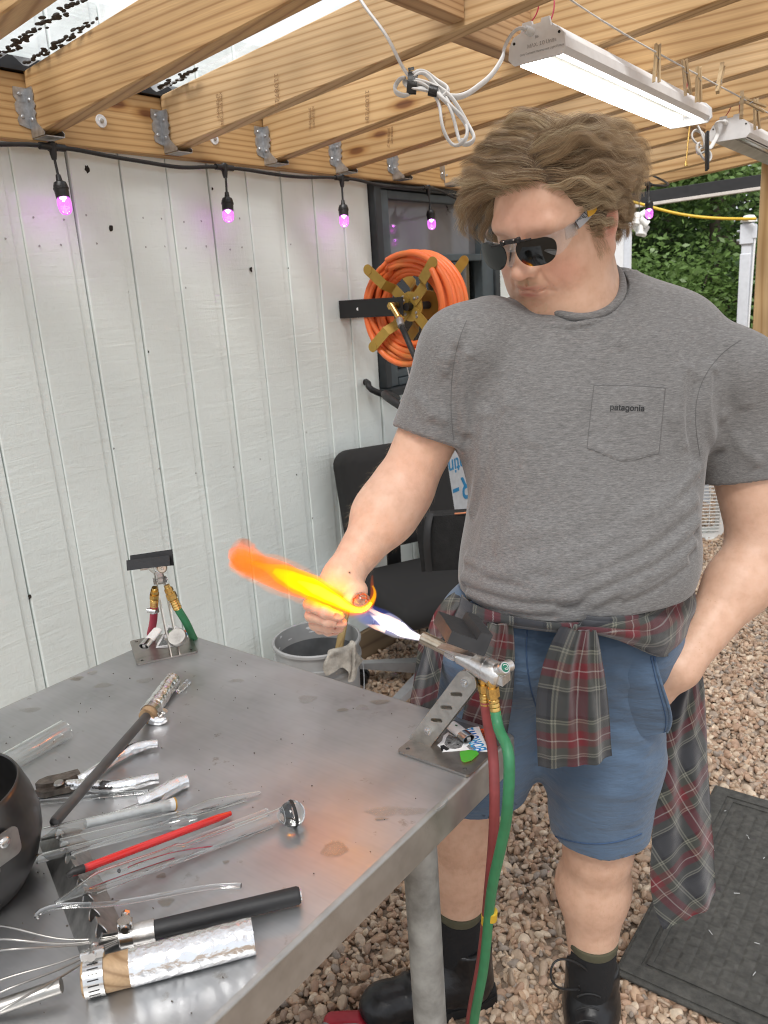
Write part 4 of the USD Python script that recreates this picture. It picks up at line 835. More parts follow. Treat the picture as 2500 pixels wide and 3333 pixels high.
YR = np.array([.0015, .0046, .0085, .0150, .0185, .0185, .0150, .006])
part(flame, 'yellow_mantle', blob(P2 + [P[8]], np.r_[YR * 1.04, .003], seed=15, amp=0.004), volume('flame_mantle', (1.0, 0.36, 0.0), 55, dens=50, ab=(0.6, 0.3, 0.0)))
part(flame, 'yellow_body', blob(P2[:-1], YR[:-1] * np.array([.78, .78, .78, .78, .78, .70, .35]), seed=5, amp=0.003), volume('flame_yellow', (1.0, 0.60, 0.0), 110, dens=70, ab=(0.5, 0.5, 0.0)))
part(flame, 'yellow_core', blob(P2[1:-2], YR[1:-2] * np.array([.46, .46, .46, .42, .12]), seed=7, amp=0.002), volume('flame_core', (1.0, 0.60, 0.02), 1900, dens=60, ab=(0.5, 0.5, 0.0)))
P3 = [at(x, y, d) for (x, y), d in zip([(860, 1850), (820, 1830), (790, 1805), (768, 1800), (752, 1797)], [1.222, 1.228, 1.23, 1.235, 1.236])]
part(flame, 'ragged_tip', blob(P3, np.array([.012, .0215, .0235, .022, .012]), seed=8, amp=0.022), volume('flame_tip', (1.0, 0.17, 0.02), 26, 28, 0.33, 0.6, dens=28, ab=(0.8, 0.15, 0.02)))
n0 = at(1368, 2077, 1.225); 
P4 = [n0, at(1330, 2062, 1.222), at(1290, 2042, 1.216), at(1240, 2020, 1.208), at(1190, 1998, 1.2), at(1140, 1975, 1.195)]
part(flame, 'blue_cone', blob(P4, np.array([.005, .010, .015, .0175, .016, .007]), seed=2, amp=0.003), volume('flame_blue', (0.16, 0.22, 1.0), 6, dens=9, ab=(0.05, 0.1, 0.8)))
part(flame, 'white_halo', blob([n0, at(1345, 2069, 1.224), at(1310, 2052, 1.219), at(1265, 2032, 1.212), at(1215, 2008, 1.205)], np.array([.0045, .010, .0155, .0165, .004]), seed=6, amp=0.004), volume('flame_halo', (0.9, 0.85, 1.0), 14))
P5 = [n0, at(1345, 2069, 1.224), at(1310, 2052, 1.219), at(1275, 2036, 1.214), at(1235, 2018, 1.207), at(1205, 2004, 1.203)]
part(flame, 'white_cone', blob(P5, np.array([.0042, .0070, .0105, .0100, .0055, .0008]), seed=4, amp=0.003), volume('flame_white', (1.0, 0.92, 0.86), 120))
for k, (e0, e1, w) in enumerate([((1270, 2020), (1180, 1972), .005), ((1262, 2034), (1200, 1995), .0045), ((1255, 2050), (1190, 2032), .005), ((1300, 2030), (1225, 1990), .005)]):
    part(flame, 'flame_streak', blob([at(*e0, 1.21), at((e0[0] + e1[0]) / 2, (e0[1] + e1[1]) / 2, 1.207), at(*e1, 1.203)], np.array([w, w * .8, .0004]), seed=k), volume(f'flame_streak_{k}', (1.0, 0.55, 0.28), 150))
# ---------------------------------------------------------------- glass and tools on the table
def rod(P, r, n=14, k=40): return tube(spline(P, k), np.interp(np.linspace(0, 1, k), np.linspace(0, 1, len(np.atleast_1d(r))), np.atleast_1d(r)), n)
def pipe_(P, r, wall=0.0016, n=20):
    """A tube with a real bore."""
    P = np.asarray(P, float); r = np.broadcast_to(r, (len(P),))
    (a, fa), (b, fb) = tube(P, r, n, cap=False), tube(P, r - wall, n, cap=False)
    k = len(a); j = np.arange(n); jn = (j + 1) % n; e = (len(P) - 1) * n
    F = [fa, fb[:, ::-1] + k, np.stack([j, j + k, jn + k], 1), np.stack([j, jn + k, jn], 1), np.stack([e + j, e + jn + k, e + j + k], 1), np.stack([e + j, e + jn, e + jn + k], 1)]
    return np.vstack([a, b]), np.vstack(F)
def lying(p, q, za, zb, n=2): a, b = tp(*p, za), tp(*q, zb); return [a + (b - a) * t for t in np.linspace(0, 1, n)]
M['red_glass'] = mat('red_glass_rod', {'p': ('principled_bsdf', {'base_color': (0.56, 0.012, 0.010), 'roughness': 0.12, 'subsurface_weight': 0.0, 'coat_weight': 0.6})}, [])
M['frost'] = plain('frosted_white_lining', (0.62, 0.63, 0.63), 0.35)
M['soot'] = plain('soot_black', (0.015, 0.013, 0.012), 0.6)
# rack: a notched strip of sheet steel folded to a ridge
rack = thing('rod_rest', 'folded sheet metal rest with scalloped notches along its ridge, holding the glass rods', 'rod rest')
A, B = tp(300, 800, TZ + 0.036), tp(552, 1400, TZ + 0.036)
AL, BL = tp(212, 905, TZ + 0.001), tp(440, 1550, TZ + 0.001); AR, BR = tp(428, 845, TZ + 0.001), tp(668, 1388, TZ + 0.001)
def notched(P0, P1, Q0, Q1, nn=8):
    """Sheet from the ridge P0-P1 down to Q0-Q1 whose upper edge has round bites."""
    d = unit(P1 - P0); L = np.linalg.norm(P1 - P0); nrm = unit(np.cross(d, (Q0 - P0))); s = unit(np.cross(nrm, d)); 
    if s @ (Q0 - P0) < 0: s = -s
    c = lambda p: ((p - P0) @ d, (p - P0) @ s)
    poly = Polygon([c(P0), c(P1), c(Q1), c(Q0)])
    for k in range(nn): poly = poly.difference(affinity.scale(Point((k + 0.6) * L / nn, 0.0).buffer(0.0085, quad_segs=8), 1, 1.15))
    T = np.eye(4); T[:3, 0], T[:3, 1], T[:3, 2], T[:3, 3] = d, s, np.cross(d, s), P0
    return prism(poly, 0.0011, T)
M['rack'] = plain('sheet_steel_rest', (0.46, 0.45, 0.43), 0.34, 0.95, var=0.2, scale=30, bump=0.0004, bscale=90)
part(rack, 'side_plate', notched(A, B, AL, BL), M['rack']); part(rack, 'side_plate', notched(A, B, AR, BR), M['rack'])
RZ = TZ + 0.038
def glassthing(name, label, mesh, m=None, cat='glass rod', group=None): return solo(name, mesh, m or M['glass'], label, cat, 40)
t = thing('glass_tube', 'clear tube with a white lining and a broken end, furthest back on the rod rest', 'glass tube')
P = lying((200, 860), (945, 690), RZ + 0.006, TZ + 0.0085, 8)
part(t, 'outer_tube', pipe_(P, 0.0078, 0.0013), M['glass'], 40)
part(t, 'lining', tube([P[3] * 0.3 + P[2] * 0.7, P[6], P[7]], [0.0060, 0.0060, 0.0088], 16), M['frost'], 40)
part(t, 'amber_dab', tube([P[7] - (P[7] - P[6]) * 0.08, P[7] + (P[7] - P[6]) * 0.01], 0.0091, 14), plain('amber_dab', (0.42, 0.24, 0.05), 0.3), 40)
glassthing('glass_tube', 'clear drawn tube with a long pointed tip, second from the back of the rest', merge([pipe_(np.vstack([lying((322, 905), (1000, 745), RZ + 0.004, TZ + 0.012, 8), lying((1120, 700), (1405, 628), TZ + 0.010, TZ + 0.006, 5)]), np.r_[np.full(8, 0.0058), .0078, .0070, .0055, .004, .0022], 0.0011, 18)]), cat='glass tube')
glassthing('glass_tube', 'clear tube with a pinched collar and foil-like bubble end above the red rod', pipe_(spline(np.vstack([lying((198, 990), (870, 815), RZ + 0.004, TZ + 0.013, 7), lying((900, 806), (1065, 768), TZ + 0.011, TZ + 0.010, 4)]), 30), np.interp(np.linspace(0, 1, 30), [0, .72, .77, .79, .84, .95, 1], [.0056, .0056, .0075, .0056, .0085, .0095, .007]), 0.0011, 18), cat='glass tube')
rr = thing('red_glass_rod', 'opaque red glass rod with a charred tip resting on the rod rest', 'glass rod')
P = lying((390, 1065), (1245, 742), RZ + 0.006, TZ + 0.0065, 12)
part(rr, 'rod', tube(P, np.r_[.0040, np.full(10, .0050), .0032], 18), M['red_glass'], 40)
part(rr, 'charred_tip', tube([tp(368, 1076, RZ + 0.006), tp(395, 1058, RZ + 0.0105), tp(452, 1040, RZ + 0.0075)], [.0034, .0044, .0051], 14), M['soot'], 40)
g4 = thing('glass_pipe_blank', 'long clear glass tube with a teardrop point and a flared marble end, red threads inside', 'glass tube')
P = np.vstack([lying((298, 1226), (470, 1140), RZ + 0.010, RZ + 0.009, 5), lying((560, 1098), (960, 960), RZ + 0.004, TZ + 0.018, 5), lying((985, 955), (1540, 742), TZ + 0.016, TZ + 0.0115, 6)])
part(g4, 'tube', pipe_(spline(P, 50), np.interp(np.linspace(0, 1, 50), [0, .08, .16, .22, .50, .515, .53, .97, 1], [.0018, .006, .0108, .0112, .0110, .0125, .0108, .0095, .0105]), 0.0014, 22), M['glass'], 40)
part(g4, 'marble_end', hull(np.vstack([np.array(trimesh.creation.icosphere(2).vertices) * 0.017 + tp(1578, 745, TZ + 0.018), np.array(trimesh.creation.icosphere(1).vertices) * 0.012 + tp(1545, 752, TZ + 0.014)])), M['glass'], 40)
part(g4, 'black_band', xf(lathe([(0.0162, 0.0022), (0.0174, 0.0012), (0.0174, -0.0012), (0.0162, -0.0022)], 24), basis(tp(1583, 742, TZ + 0.018), z=tp(1578, 745, TZ) - tp(1540, 757, TZ), x=(0, 0, 1))), M['soot'])
M['red_thread'] = plain('red_thread', (0.40, 0.02, 0.05), 0.4)
for k, (p, q, m_) in enumerate([((480, 1150), (940, 985), (720, 1060)), ((690, 1035), (1150, 920), (800, 985))]):
    part(g4, 'red_thread', tube(spline([tp(*p, RZ - 0.003), tp(*m_, TZ + 0.019), tp(*q, TZ + 0.012)], 24), 0.0009, 6), M['red_thread'], True)
glassthing('glass_rod', 'thin clear rod with a hooked tip nearest the edge on the rest', tube(spline([tp(200, 1306, RZ), tp(203, 1285, RZ + 0.001), tp(232, 1268, RZ + 0.003), tp(480, 1238, RZ + 0.002), tp(900, 1180, TZ + 0.016), tp(1302, 1132, TZ + 0.003)], 50), 0.0029, 12))
glassthing('glass_rod', 'thin clear rod lying on the table just below the pliers', tube(lying((150, 685), (802, 626), TZ + 0.0035, TZ + 0.0035, 3), 0.0034, 12))
glassthing('glass_rod', 'thin clear drawn rod between the red rod and the long glass tube', tube(spline([tp(640, 1050, RZ - 0.01), tp(780, 990, TZ + 0.018), tp(1100, 862, TZ + 0.012), tp(1442, 730, TZ + 0.004)], 30), np.linspace(.0032, .0040, 30), 12))
glassthing('large_glass_tube', 'wide clear glass tube at the left edge of the table', pipe_(lying((-260, 640), (352, 290), TZ + 0.0175, TZ + 0.0175, 6), 0.0170, 0.0018, 30), cat='glass tube')
glassthing('glass_stub', 'short stub of clear glass beside the foil wrapped paddle handle', tube(spline([tp(962, 84, TZ + 0.006), tp(985, 62, TZ + 0.006), tp(1014, 34, TZ + 0.006)], 10), np.r_[.0042, .0058, np.full(7, .0052), .0058], 14), cat='glass rod')

glassthing('glass_rod', 'thin clear rod lying close along the front of the long marble ended tube', tube(lying((520, 1165), (1470, 812), RZ - .012, TZ + 0.003, 3), 0.0026, 12))
glassthing('glass_rod', 'thinnest clear rod, crossing the table behind the red rod', tube(lying((380, 960), (1180, 700), RZ + .001, TZ + 0.003, 3), 0.0024, 12))
glassthing('glass_rod', 'short clear rod end sticking out past the pointed tube', tube(lying((1010, 760), (1330, 668), TZ + .004, TZ + 0.003, 3), 0.0026, 12))
# foil wrapped tools
def foilwrap(P, r, n=26, seed=1, k=46, amp=0.0011):
    v, f = tube(spline(P, k), np.interp(np.linspace(0, 1, k), np.linspace(0, 1, len(np.atleast_1d(r))), np.atleast_1d(r)), n)
    nn = meshkit.fbm(v * 70 + seed, 3) - 0.5; c = np.repeat(spline(P, k), n, 0); c = np.vstack([c, v[-2:]])
    d = v - c; L = np.linalg.norm(d, axis=1, keepdims=True); return v + d / np.maximum(L, 1e-9) * (nn * 2 * amp)[:, None] * (L > 1e-6), f
M['wood_dark'] = pine('turned_wood', 0, 41, (0.44, 0.30, 0.17), (0.26, 0.16, 0.08))
def clampband(c, d, r, w, screw):
    T = basis(c, z=d, x=screw); m = [xf(lathe([(r, -w / 2), (r + 0.0009, -w / 2), (r + 0.0009, w / 2), (r, w / 2)], 30), T)]
    sl = [xf(obox(basis(((r + 0.0009) * math.cos(a), (r + 0.0009) * math.sin(a), 0), x=(math.cos(a), math.sin(a), 0), z=(0, 0, 1)), 0.0004, 0.0012, w * .55), T) for a in np.arange(0.5, 5.8, 0.28)]
    m2 = [xf(box(r, r + 0.009, -0.0055, 0.0055, -w * .62, w * .62, 0.0015), T), xf(cyl((r + .005, -.012, 0), (r + .005, .010, 0), 0.0042, 14), T), hexnut(T @ basis((r + .005, -.012, 0), z=(0, -1, 0)), 0.0052, 0.004)]
    return merge(m), merge(sl), merge(m2)
pd = thing('carbon_paddle_rod', 'dark carbon rod with a foil wrapped handle lying across the pliers', 'tool')
h0, h1, ti = tp(795, 215, TZ + 0.017), tp(932, 22, TZ + 0.017), tp(288, 797, TZ + 0.046)
part(pd, 'handle', foilwrap([h0 + (h1 - h0) * .10, h0 + (h1 - h0) * .5, h1], [.0155, .0150, .0140], seed=3, amp=0.0006), M['foil'], 50)
part(pd, 'wooden_collar', tube([h0 + (h1 - h0) * -0.03, h0 + (h1 - h0) * .12], [.0130, .0142], 24), M['wood_dark'], 40)
part(pd, 'carbon_rod', tube([h0 + (h1 - h0) * .05, ti + (h0 - ti) * .02, ti + (h0 - ti) * .006, ti], [.0072, .0072, .0060, .0015], 22), plain('carbon_grey', (0.075, 0.072, 0.070), 0.45, 0.2, var=0.2), 40)
b_, s_, k_ = clampband(h0 + (h1 - h0) * .11, unit(h1 - h0), .0150, 0.012, unit(CAM[0] * .5 - CAM[1] * .2 + V3(0, 0, -.5)))
part(pd, 'hose_clamp', [b_, k_], M['chrome'], 40)
part(pd, 'foil_curl', foilwrap([h0 + CAM[0] * 0.004 + V3(0, 0, -.006), h0 + CAM[0] * 0.02 + V3(0, 0, -.010), h0 + CAM[0] * 0.032 + V3(0, 0, -.006)], [.008, .007, .004], seed=9, k=16), M['foil'], 50)
pl_ = thing('pliers', 'old cutting pliers with foil wrapped handles', 'pliers')
M['old_steel'] = plain('old_tool_steel', (0.16, 0.135, 0.115), 0.45, 0.8, var=0.45, scale=90, bump=0.0004, bscale=200)
jw = lambda pts, z, th: prism(Polygon(np.array([tp(x, y, z) for x, y in pts])[:, :2]), th, trans(0, 0, z))
part(pl_, 'jaw', jw([(195, 612), (215, 590), (260, 570), (330, 556), (425, 530), (440, 552), (345, 590), (290, 608), (240, 615)], TZ + .009, .009), M['old_steel'])
part(pl_, 'jaw', jw([(190, 652), (215, 632), (300, 615), (355, 580), (450, 566), (460, 598), (380, 630), (300, 645), (240, 660)], TZ + .003, .009), M['old_steel'])
part(pl_, 'rivet', lathe([(0, .003), (.006, .0025), (.0075, 0)], 20, trans(*tp(318, 580, TZ + .018))), M['dull_steel'], 40)
part(pl_, 'handle', foilwrap([tp(425, 560, TZ + .010), tp(560, 485, TZ + .0115), tp(680, 410, TZ + .0115), tp(770, 378, TZ + .0115), tp(852, 366, TZ + .010)], [.0075, .0085, .0088, .0088, .0055], seed=5), M['foil'], 50)
part(pl_, 'handle', foilwrap([tp(365, 588, TZ + .010), tp(470, 590, TZ + .0115), tp(590, 600, TZ + .0115), tp(740, 575, TZ + .0115), tp(855, 550, TZ + .010)], [.0075, .0088, .0092, .0088, .0078], seed=6), M['foil'], 50)
pk = thing('foil_handled_pick', 'thin steel pick with a short crumpled foil handle', 'tool')
part(pk, 'handle', foilwrap([tp(748, 690, TZ + .012), tp(850, 645, TZ + .0125), tp(930, 600, TZ + .0125), tp(1008, 565, TZ + .0115)], [.0098, .0102, .0104, .0098], seed=7), M['foil'], 50)
part(pk, 'needle', tube([tp(760, 684, TZ + .012), tp(480, 788, TZ + .004)], [.0011, .0009], 8), M['chrome'], 40)
# claw grabber
cl = thing('claw_grabber', 'black handled claw tool with a fan of steel wires', 'tool')
c0, c1 = tp(832, 1372, TZ + .0125), tp(1620, 1183, TZ + .0125); d = unit(c1 - c0)
part(cl, 'handle', tube([c0, c1 - d * .003, c1], [.0100, .0100, .0085], 26), plain('black_sleeve', (0.014, 0.014, 0.015), 0.55, var=0.3, bump=0.0004, bscale=200), 40)
part(cl, 'ferrule', lathe([(.0085, -0.036), (.0098, -0.036), (.0110, -0.024), (.0116, -0.012), (.0116, 0.001), (.0095, 0.001)], 28, basis(c0, z=d)), M['alu'], 40)
part(cl, 'end_plug', cyl(c1 - d * .001, c1 + d * .0015, .0062, 16), M['chrome'], 40)
b_, s_, k_ = clampband(c0 - d * .028, d, .0112, .013, V3(0, 0, 1))
part(cl, 'hose_clamp', [b_, k_, cyl(c0 - d * .028 + V3(0, 0, .014), c0 - d * .028 + V3(0, 0, .021), .0075, 16)], M['chrome'], 40)
w0 = c0 - d * .03
for k, (mx, my, ex, ey, z1) in enumerate([(330, 1420, -60, 1350, .012), (330, 1446, -60, 1428, .020), (330, 1462, -60, 1492, .028), (330, 1545, -60, 1668, .006), (330, 1580, -60, 1740, .014), (330, 1625, -60, 1850, .022)]):
    o = V3(0, 0, (k - 2.5) * -.0016)
    part(cl, 'wire', tube(spline([w0 + d * .02 + o, w0 + o, tp(mx, my, TZ + .014 + z1 * .4), tp(ex * .4 + mx * .6, ey * .4 + my * .6 - 4, TZ + .012 + z1), tp(ex, ey, TZ + .008 + z1)], 40), .00118, 8), M['dull_steel'], True)
# big foil handled tool
bt = thing('foil_handled_rod', 'steel rod with a wooden and foil wrapped handle and slotted hose clamp, nearest the viewer', 'tool')
e0, e1 = tp(560, 1612, TZ + .0195), tp(1368, 1402, TZ + .0195); d = unit(e1 - e0)
part(bt, 'wooden_handle', tube([e0 - d * .020, e0 - d * .019, e0 + d * .036], [.0160, .0172, .0176], 30), M['wood_dark'], 40)
part(bt, 'handle', foilwrap([e0 + d * .026, e0 * .5 + e1 * .5, e1], [.0182, .0184, .0184], 34, 11, 60, 0.0002), M['foil'], 50)
sm = [e0 + d * .1 + V3(0, 0, .0198) - CAM[2] * .004]
b_, s_, k_ = clampband(e0 - d * .008, d, .0178, .019, unit(V3(0, 0, 1) + CAM[2] * .35))
part(bt, 'hose_clamp', [b_, k_], M['chrome'], 40); part(bt, 'clamp_slot', s_, M['dark'])
part(bt, 'rod', tube([e0 - d * .04, tp(-140, 1835, TZ + .0085)], .0072, 20), M['dull_steel'], 40)
# pot
pot = thing('saucepan', 'dark anodised saucepan with a riveted bracket at the left edge', 'saucepan')
pcx = tp(192, 880, TZ + .066) - unit(V3(.786, .618, 0)) * .112 
pcx[2] = TZ
M['anod'] = plain('anodised_grey', (0.10, 0.095, 0.092), 0.33, 0.9, var=0.16, scale=8)
prof = [(0, .001), (.078, .001), (.088, .005), (.102, .030), (.111, .060), (.112, .080), (.107, .105), (.099, .128), (.0965, .133), (.0945, .1335), (.0935, .132), (.097, .127), (.1035, .104), (.1085, .08), (.1075, .06), (.099, .032), (.086, .009), (0, .006)]
part(pot, 'body', lathe(prof, 72, trans(*pcx)), M['anod'], 50)
ba = at(*r2(40, 965), .88); dirn = unit((ba - pcx) * V3(1, 1, 0)); bz = ba[2]
T = basis(V3(*(pcx + dirn * .1125)[:2], bz), x=np.cross((0, 0, 1), dirn), z=dirn)
part(pot, 'handle_bracket', [prism(rrect(.052, .036, .008), .0018, T)], M['dull_steel'])
part(pot, 'rivet', lathe([(0, .004), (.005, .0032), (.0065, .0018), (.0068, 0)], 18, T @ trans(.008, .006, .0015)), M['chrome'], 40)
part(pot, 'rivet', lathe([(0, .004), (.005, .0032), (.0065, .0018), (.0068, 0)], 18, T @ trans(-.012, .006, .0015)), M['chrome'], 40)
for k in range(3):
    cc = T @ trans(-.012 - .004 * k, -.012 - .010 * k, .005); th = np.linspace(0, 2 * np.pi, 20)
    R = np.stack([.006 * np.cos(th), .008 * np.sin(th), .002 * np.sin(th + k)], 1) if k % 2 else np.stack([.002 * np.cos(th), .008 * np.sin(th), .006 * np.cos(th)], 1)
    part(pot, 'chain_link', xf(tube(R, .0012, 6, cap=False), cc), M['chrome'], True)

# ---------------------------------------------------------------- bucket with a rag
bk = thing('grey_bucket', 'grey plastic bucket with paint-splashed rim against the wall', 'bucket')
bc = V3(-1.80, 1.865, 0)
M['bucket'] = plain('grey_bucket_plastic', (0.34, 0.345, 0.345), 0.42, var=0.12, scale=9)
M['bucket_in'] = plain('stained_bucket_inside', (0.115, 0.12, 0.125), 0.55, var=0.3, scale=12)
BR_ = .152
prof = [(0, .004), (.128, .004), (.132, .01), (.1425, .262), (.1465, .263), (.1465, .272), (.1435, .274), (.144, .292), (.1525, .293), (.1525, .304), (.1455, .306), (.147, .352), (.1545, .353), (.1545, .362), (.150, .366), (.1455, .364), (.1425, .30)]
part(bk, 'body', lathe(prof, 64, trans(*bc)), M['bucket'], 30)
part(bk, 'inside', lathe([(.1424, .301), (.1385, .21), (.1375, .17), (0, .168)], 64, trans(*bc)), M['bucket_in'], 30)
ra = np.random.default_rng(3)
for k in range(16):
    a = ra.uniform(1.4, 4.4); z_ = ra.uniform(.315, .352); r_ = .1428 + (z_ - .30) * .05; ww = ra.uniform(.006, .018); hh = ra.uniform(.002, .006)
    T = basis(bc + V3(r_ * math.cos(a), r_ * math.sin(a), z_) - V3(math.cos(a), math.sin(a), 0) * .0004, x=(-math.sin(a), math.cos(a), 0), z=-V3(math.cos(a), math.sin(a), 0))
    al = np.linspace(0, 2 * np.pi, 12, endpoint=False); q = ra.uniform(.6, 1.1, 12)
    part(bk, 'paint_fleck', prism(np.c_[ww * q * np.cos(al), hh * q * np.sin(al)], .0006, T), M['white_paint'])
part(bk, 'lug', [obox(basis(bc + V3(.148 * math.cos(a), .148 * math.sin(a), .283), x=(-math.sin(a), math.cos(a), 0), z=(0, 0, 1)), .022, .012, .034, .002) for a in (-1.15,)], M['bucket'])
ha = bc + V3(.1, .118, .284); part(bk, 'handle', tube(spline([bc + V3(.125, .085, .285), bc + V3(.150, .06, .2), bc + V3(.165, .0, .10), bc + V3(.170, -.05, .06)], 30), .002, 8), M['galv'], True)
part(bk, 'handle_grip', lathe([(0, .01), (.007, .006), (.009, 0), (.007, -.006), (0, -.01)], 14, trans(*(bc + V3(.170, -.05, .06)))), M['white_plastic'], 40)
rg = np.random.default_rng(8)
na, nb_ = 40, 46; u = np.linspace(-.62, .22, na); s = np.linspace(0, 1, nb_); G = np.zeros((na, nb_, 3))
for i, uu in enumerate(u):
    for j, ss in enumerate(s):
        a = uu + 0.10 * math.sin(ss * 5 + uu * 9)
        if ss < .36: rr_ = .138; z_ = .285 + (ss / .36) * .083
        elif ss < .46: q = (ss - .36) / .10; rr_ = .138 + .024 * q; z_ = .368 + .006 * math.sin(q * math.pi)
        else: q = (ss - .46) / .54; rr_ = .162 + .006 * q; z_ = .368 - (.085 + .030 * math.sin(uu * 7 + 2)) * q
        fo = .007 * math.sin(uu * 22 + 1.5 * ss) * min(1, abs(ss - .41) * 5)
        G[i, j] = bc + V3((rr_ + fo) * math.cos(a), (rr_ + fo) * math.sin(a), z_ + .004 * math.sin(uu * 13))
G += (meshkit.fbm(G * 45, 3)[..., None] - .5) * .006
solo('rag', sheet(G, .0025)[0], plain('dirty_towelling', (0.42, 0.39, 0.34), 0.95, var=0.4, scale=26, bump=0.003, bscale=350), 'dirty off-white rag hung over the rim of the grey bucket', 'rag', 60)
stk = solo('wooden_stick', obox(basis(at(*D(740, 1358), 2.80), z=unit(V3(.05, .1, .4)), x=(1, 0, 0)), .03, .012, .26, .003), pine('stir_stick', 2, 51, (0.50, 0.36, 0.16), (0.36, 0.24, 0.10)), 'flat wooden stick standing in the grey bucket behind the rag', 'stick')

# ---------------------------------------------------------------- office chairs, bag, insulation
M['fabric'] = plain('black_upholstery', (0.017, 0.0165, 0.0165), 0.95, var=0.3, scale=300, bump=0.0008, bscale=900)
M['grey_frame'] = plain('grey_chair_base', (0.36, 0.36, 0.365), 0.4, 0.3, var=0.08)
def cushion(w, d, h, r, n=5):
    P = []
    for sx in (-1, 1):
        for sy in (-1, 1):
            for sz in (-1, 1):
                m = np.array(trimesh.creation.icosphere(2).vertices) * V3(r, r, min(r, h / 2)) + V3(sx * (w / 2 - r), sy * (d / 2 - r), sz * (h / 2 - min(r, h / 2))); P.append(m)
    return hull(np.vstack(P))
def office_chair(label, c, face, back_h, sc=1.0, group=None):
    """c: centre of the base on the ground; face: direction the sitter looks."""
    t = thing('office_chair', label, 'chair', group)
    T = basis(c, x=unit((*face, 0)), z=(0, 0, 1))
    part(t, 'seat', xf(cushion(.50, .52, .10, .06), T @ trans(.02, 0, .43)), M['fabric'], 50)
    rc = math.radians(12); R = np.eye(4); R[:3, :3] = [[math.cos(rc), 0, -math.sin(rc)], [0, 1, 0], [math.sin(rc), 0, math.cos(rc)]]
    part(t, 'backrest', xf(cushion(.075, .46, back_h, .06), T @ trans(-.245, 0, .50 + back_h / 2 + .04) @ R), M['fabric'], 50)
    part(t, 'back_bar', xf(box(-.30, -.05, -.03, .03, .365, .376), T), M['black_paint']); part(t, 'back_post', xf(hull([(-.30 + a, b, .37) for a in (-.005, .005) for b in (-.03, .03)] + [(-.29 + a, b, .70) for a in (-.005, .005) for b in (-.03, .03)]), T), M['black_paint'])
    part(t, 'gas_column', xf(merge([cyl((0, 0, .09), (0, 0, .25), .028, 18), cyl((0, 0, .24), (0, 0, .37), .016, 18)]), T), M['black_plastic'], 40)
    for k in range(5):
        a = k * 2 * math.pi / 5 + 0.22; e = V3(math.cos(a), math.sin(a), 0)
        part(t, 'base_leg', xf(hull([(q * e + V3(0, 0, zz) + V3(-e[1], e[0], 0) * ww * s_) for q, zs, ww in ((.02, (.075, .125), .024), (.30, (.075, .098), .016)) for zz in zs for s_ in (-1, 1)]), T), M['grey_frame'])
        w_ = part(t, 'caster', xf(merge([cyl(.30 * e + V3(-e[1], e[0], 0) * .006 + V3(0, 0, .032), .30 * e + V3(-e[1], e[0], 0) * .026 + V3(0, 0, .032), .027, 20), cyl(.30 * e - V3(-e[1], e[0], 0) * .026 + V3(0, 0, .032), .30 * e - V3(-e[1], e[0], 0) * .006 + V3(0, 0, .032), .027, 20), cyl(.30 * e + V3(0, 0, .035), .30 * e + V3(0, 0, .085), .008, 10)]), T), M['black_plastic'], 40)
    part(t, 'height_lever', xf(tube([(0.05, -.04, .37), (.06, -.22, .365), (.06, -.27, .368)], [.005, .005, .009], 8), T), M['black_plastic'], 40)
    return t
office_chair('black office chair with a tall backrest, its seat behind the outstretched arm', V3(-1.63, 2.33, 0), (0.86, -0.42), .40)
office_chair('black office chair with a rounded backrest behind the black bag', V3(-1.50, 3.06, 0), (0.35, -0.9), .36)
bag = thing('black_bag', 'black ribbed fabric tote bag standing on the seat of the office chair', 'bag')
bT = basis(at(*D(968, 1160), 2.36), x=CAM[0] * V3(1, 1, 0), z=(0, 0, 1))
part(bag, 'body', xf(hull([(a, b, z_) for (a, b, z_) in [(-.085, -.05, -.085), (.10, -.05, -.085), (-.085, .05, -.085), (.10, .05, -.085), (-.095, -.03, .075), (.10, -.03, .075), (-.095, .03, .075), (.10, .03, .075), (0, -.062, -.02), (0, .062, -.02)]]), bT), plain('ribbed_black_fabric', (0.010, 0.010, 0.010), 0.9, bump=0.002, bscale=200), 50)
for k in range(0): part(bag, 'rib', xf(tube([(-.09, -.058 - .006 * math.sin(k), -.075 + k * .022), (0, -.066, -.075 + k * .022), (.09, -.058, -.075 + k * .022)], .0035, 6), bT), M['black_paint'], True)
part(bag, 'strap', xf(tube(spline([(-.05, -.035, .085), (-.062, -.064, .05), (-.066, -.07, -.02), (-.064, -.066, -.08)], 24), .008, 8, ell=(1.3, .45)), bT), M['black_rubber'], 40)
part(bag, 'orange_trim', xf(tube(spline([(.02, -.03, .079), (.06, -.036, .083), (.09, -.03, .09)], 12), .0025, 6), bT), plain('orange_trim', (0.6, 0.22, 0.1), 0.6))
ins = thing('insulation_pack', 'blue and white printed pack of insulation leaning on the wall, print upside down', 'package')
ia = onx(*D(950, 985), WX + .10); T = basis(V3(WX + .09, 3.03, .0), x=(0, 1, 0), z=unit(V3(1, 0, .10)))
iw, ih = .46, .93
T = basis(V3(WX + .13, 3.02, ih / 2), x=(0, 1, 0), z=unit(V3(1, 0, .06)))
part(ins, 'pack', obox(T, iw, ih, .10, .02), plain('pack_film', (0.66, 0.68, 0.69), 0.3, var=0.06))
M['pack_blue'] = plain('pack_blue', (0.04, 0.27, 0.52), 0.4)
Tt = T @ trans(0, 0, .0505)
Ru = np.diag([-1., -1., 1., 1.])
part(ins, 'print', [xf(meshkit.text_mesh('Insulating', .058, .0006, True), Tt @ trans(.17, .315, 0) @ Ru), xf(meshkit.text_mesh('R-3', .10, .0006, True), Tt @ trans(.02, .22, 0) @ Ru)], M['pack_blue'])
part(ins, 'blue_band', obox(T, iw + .001, .06, .101, .001, (0, .43, 0)), M['pack_blue'])

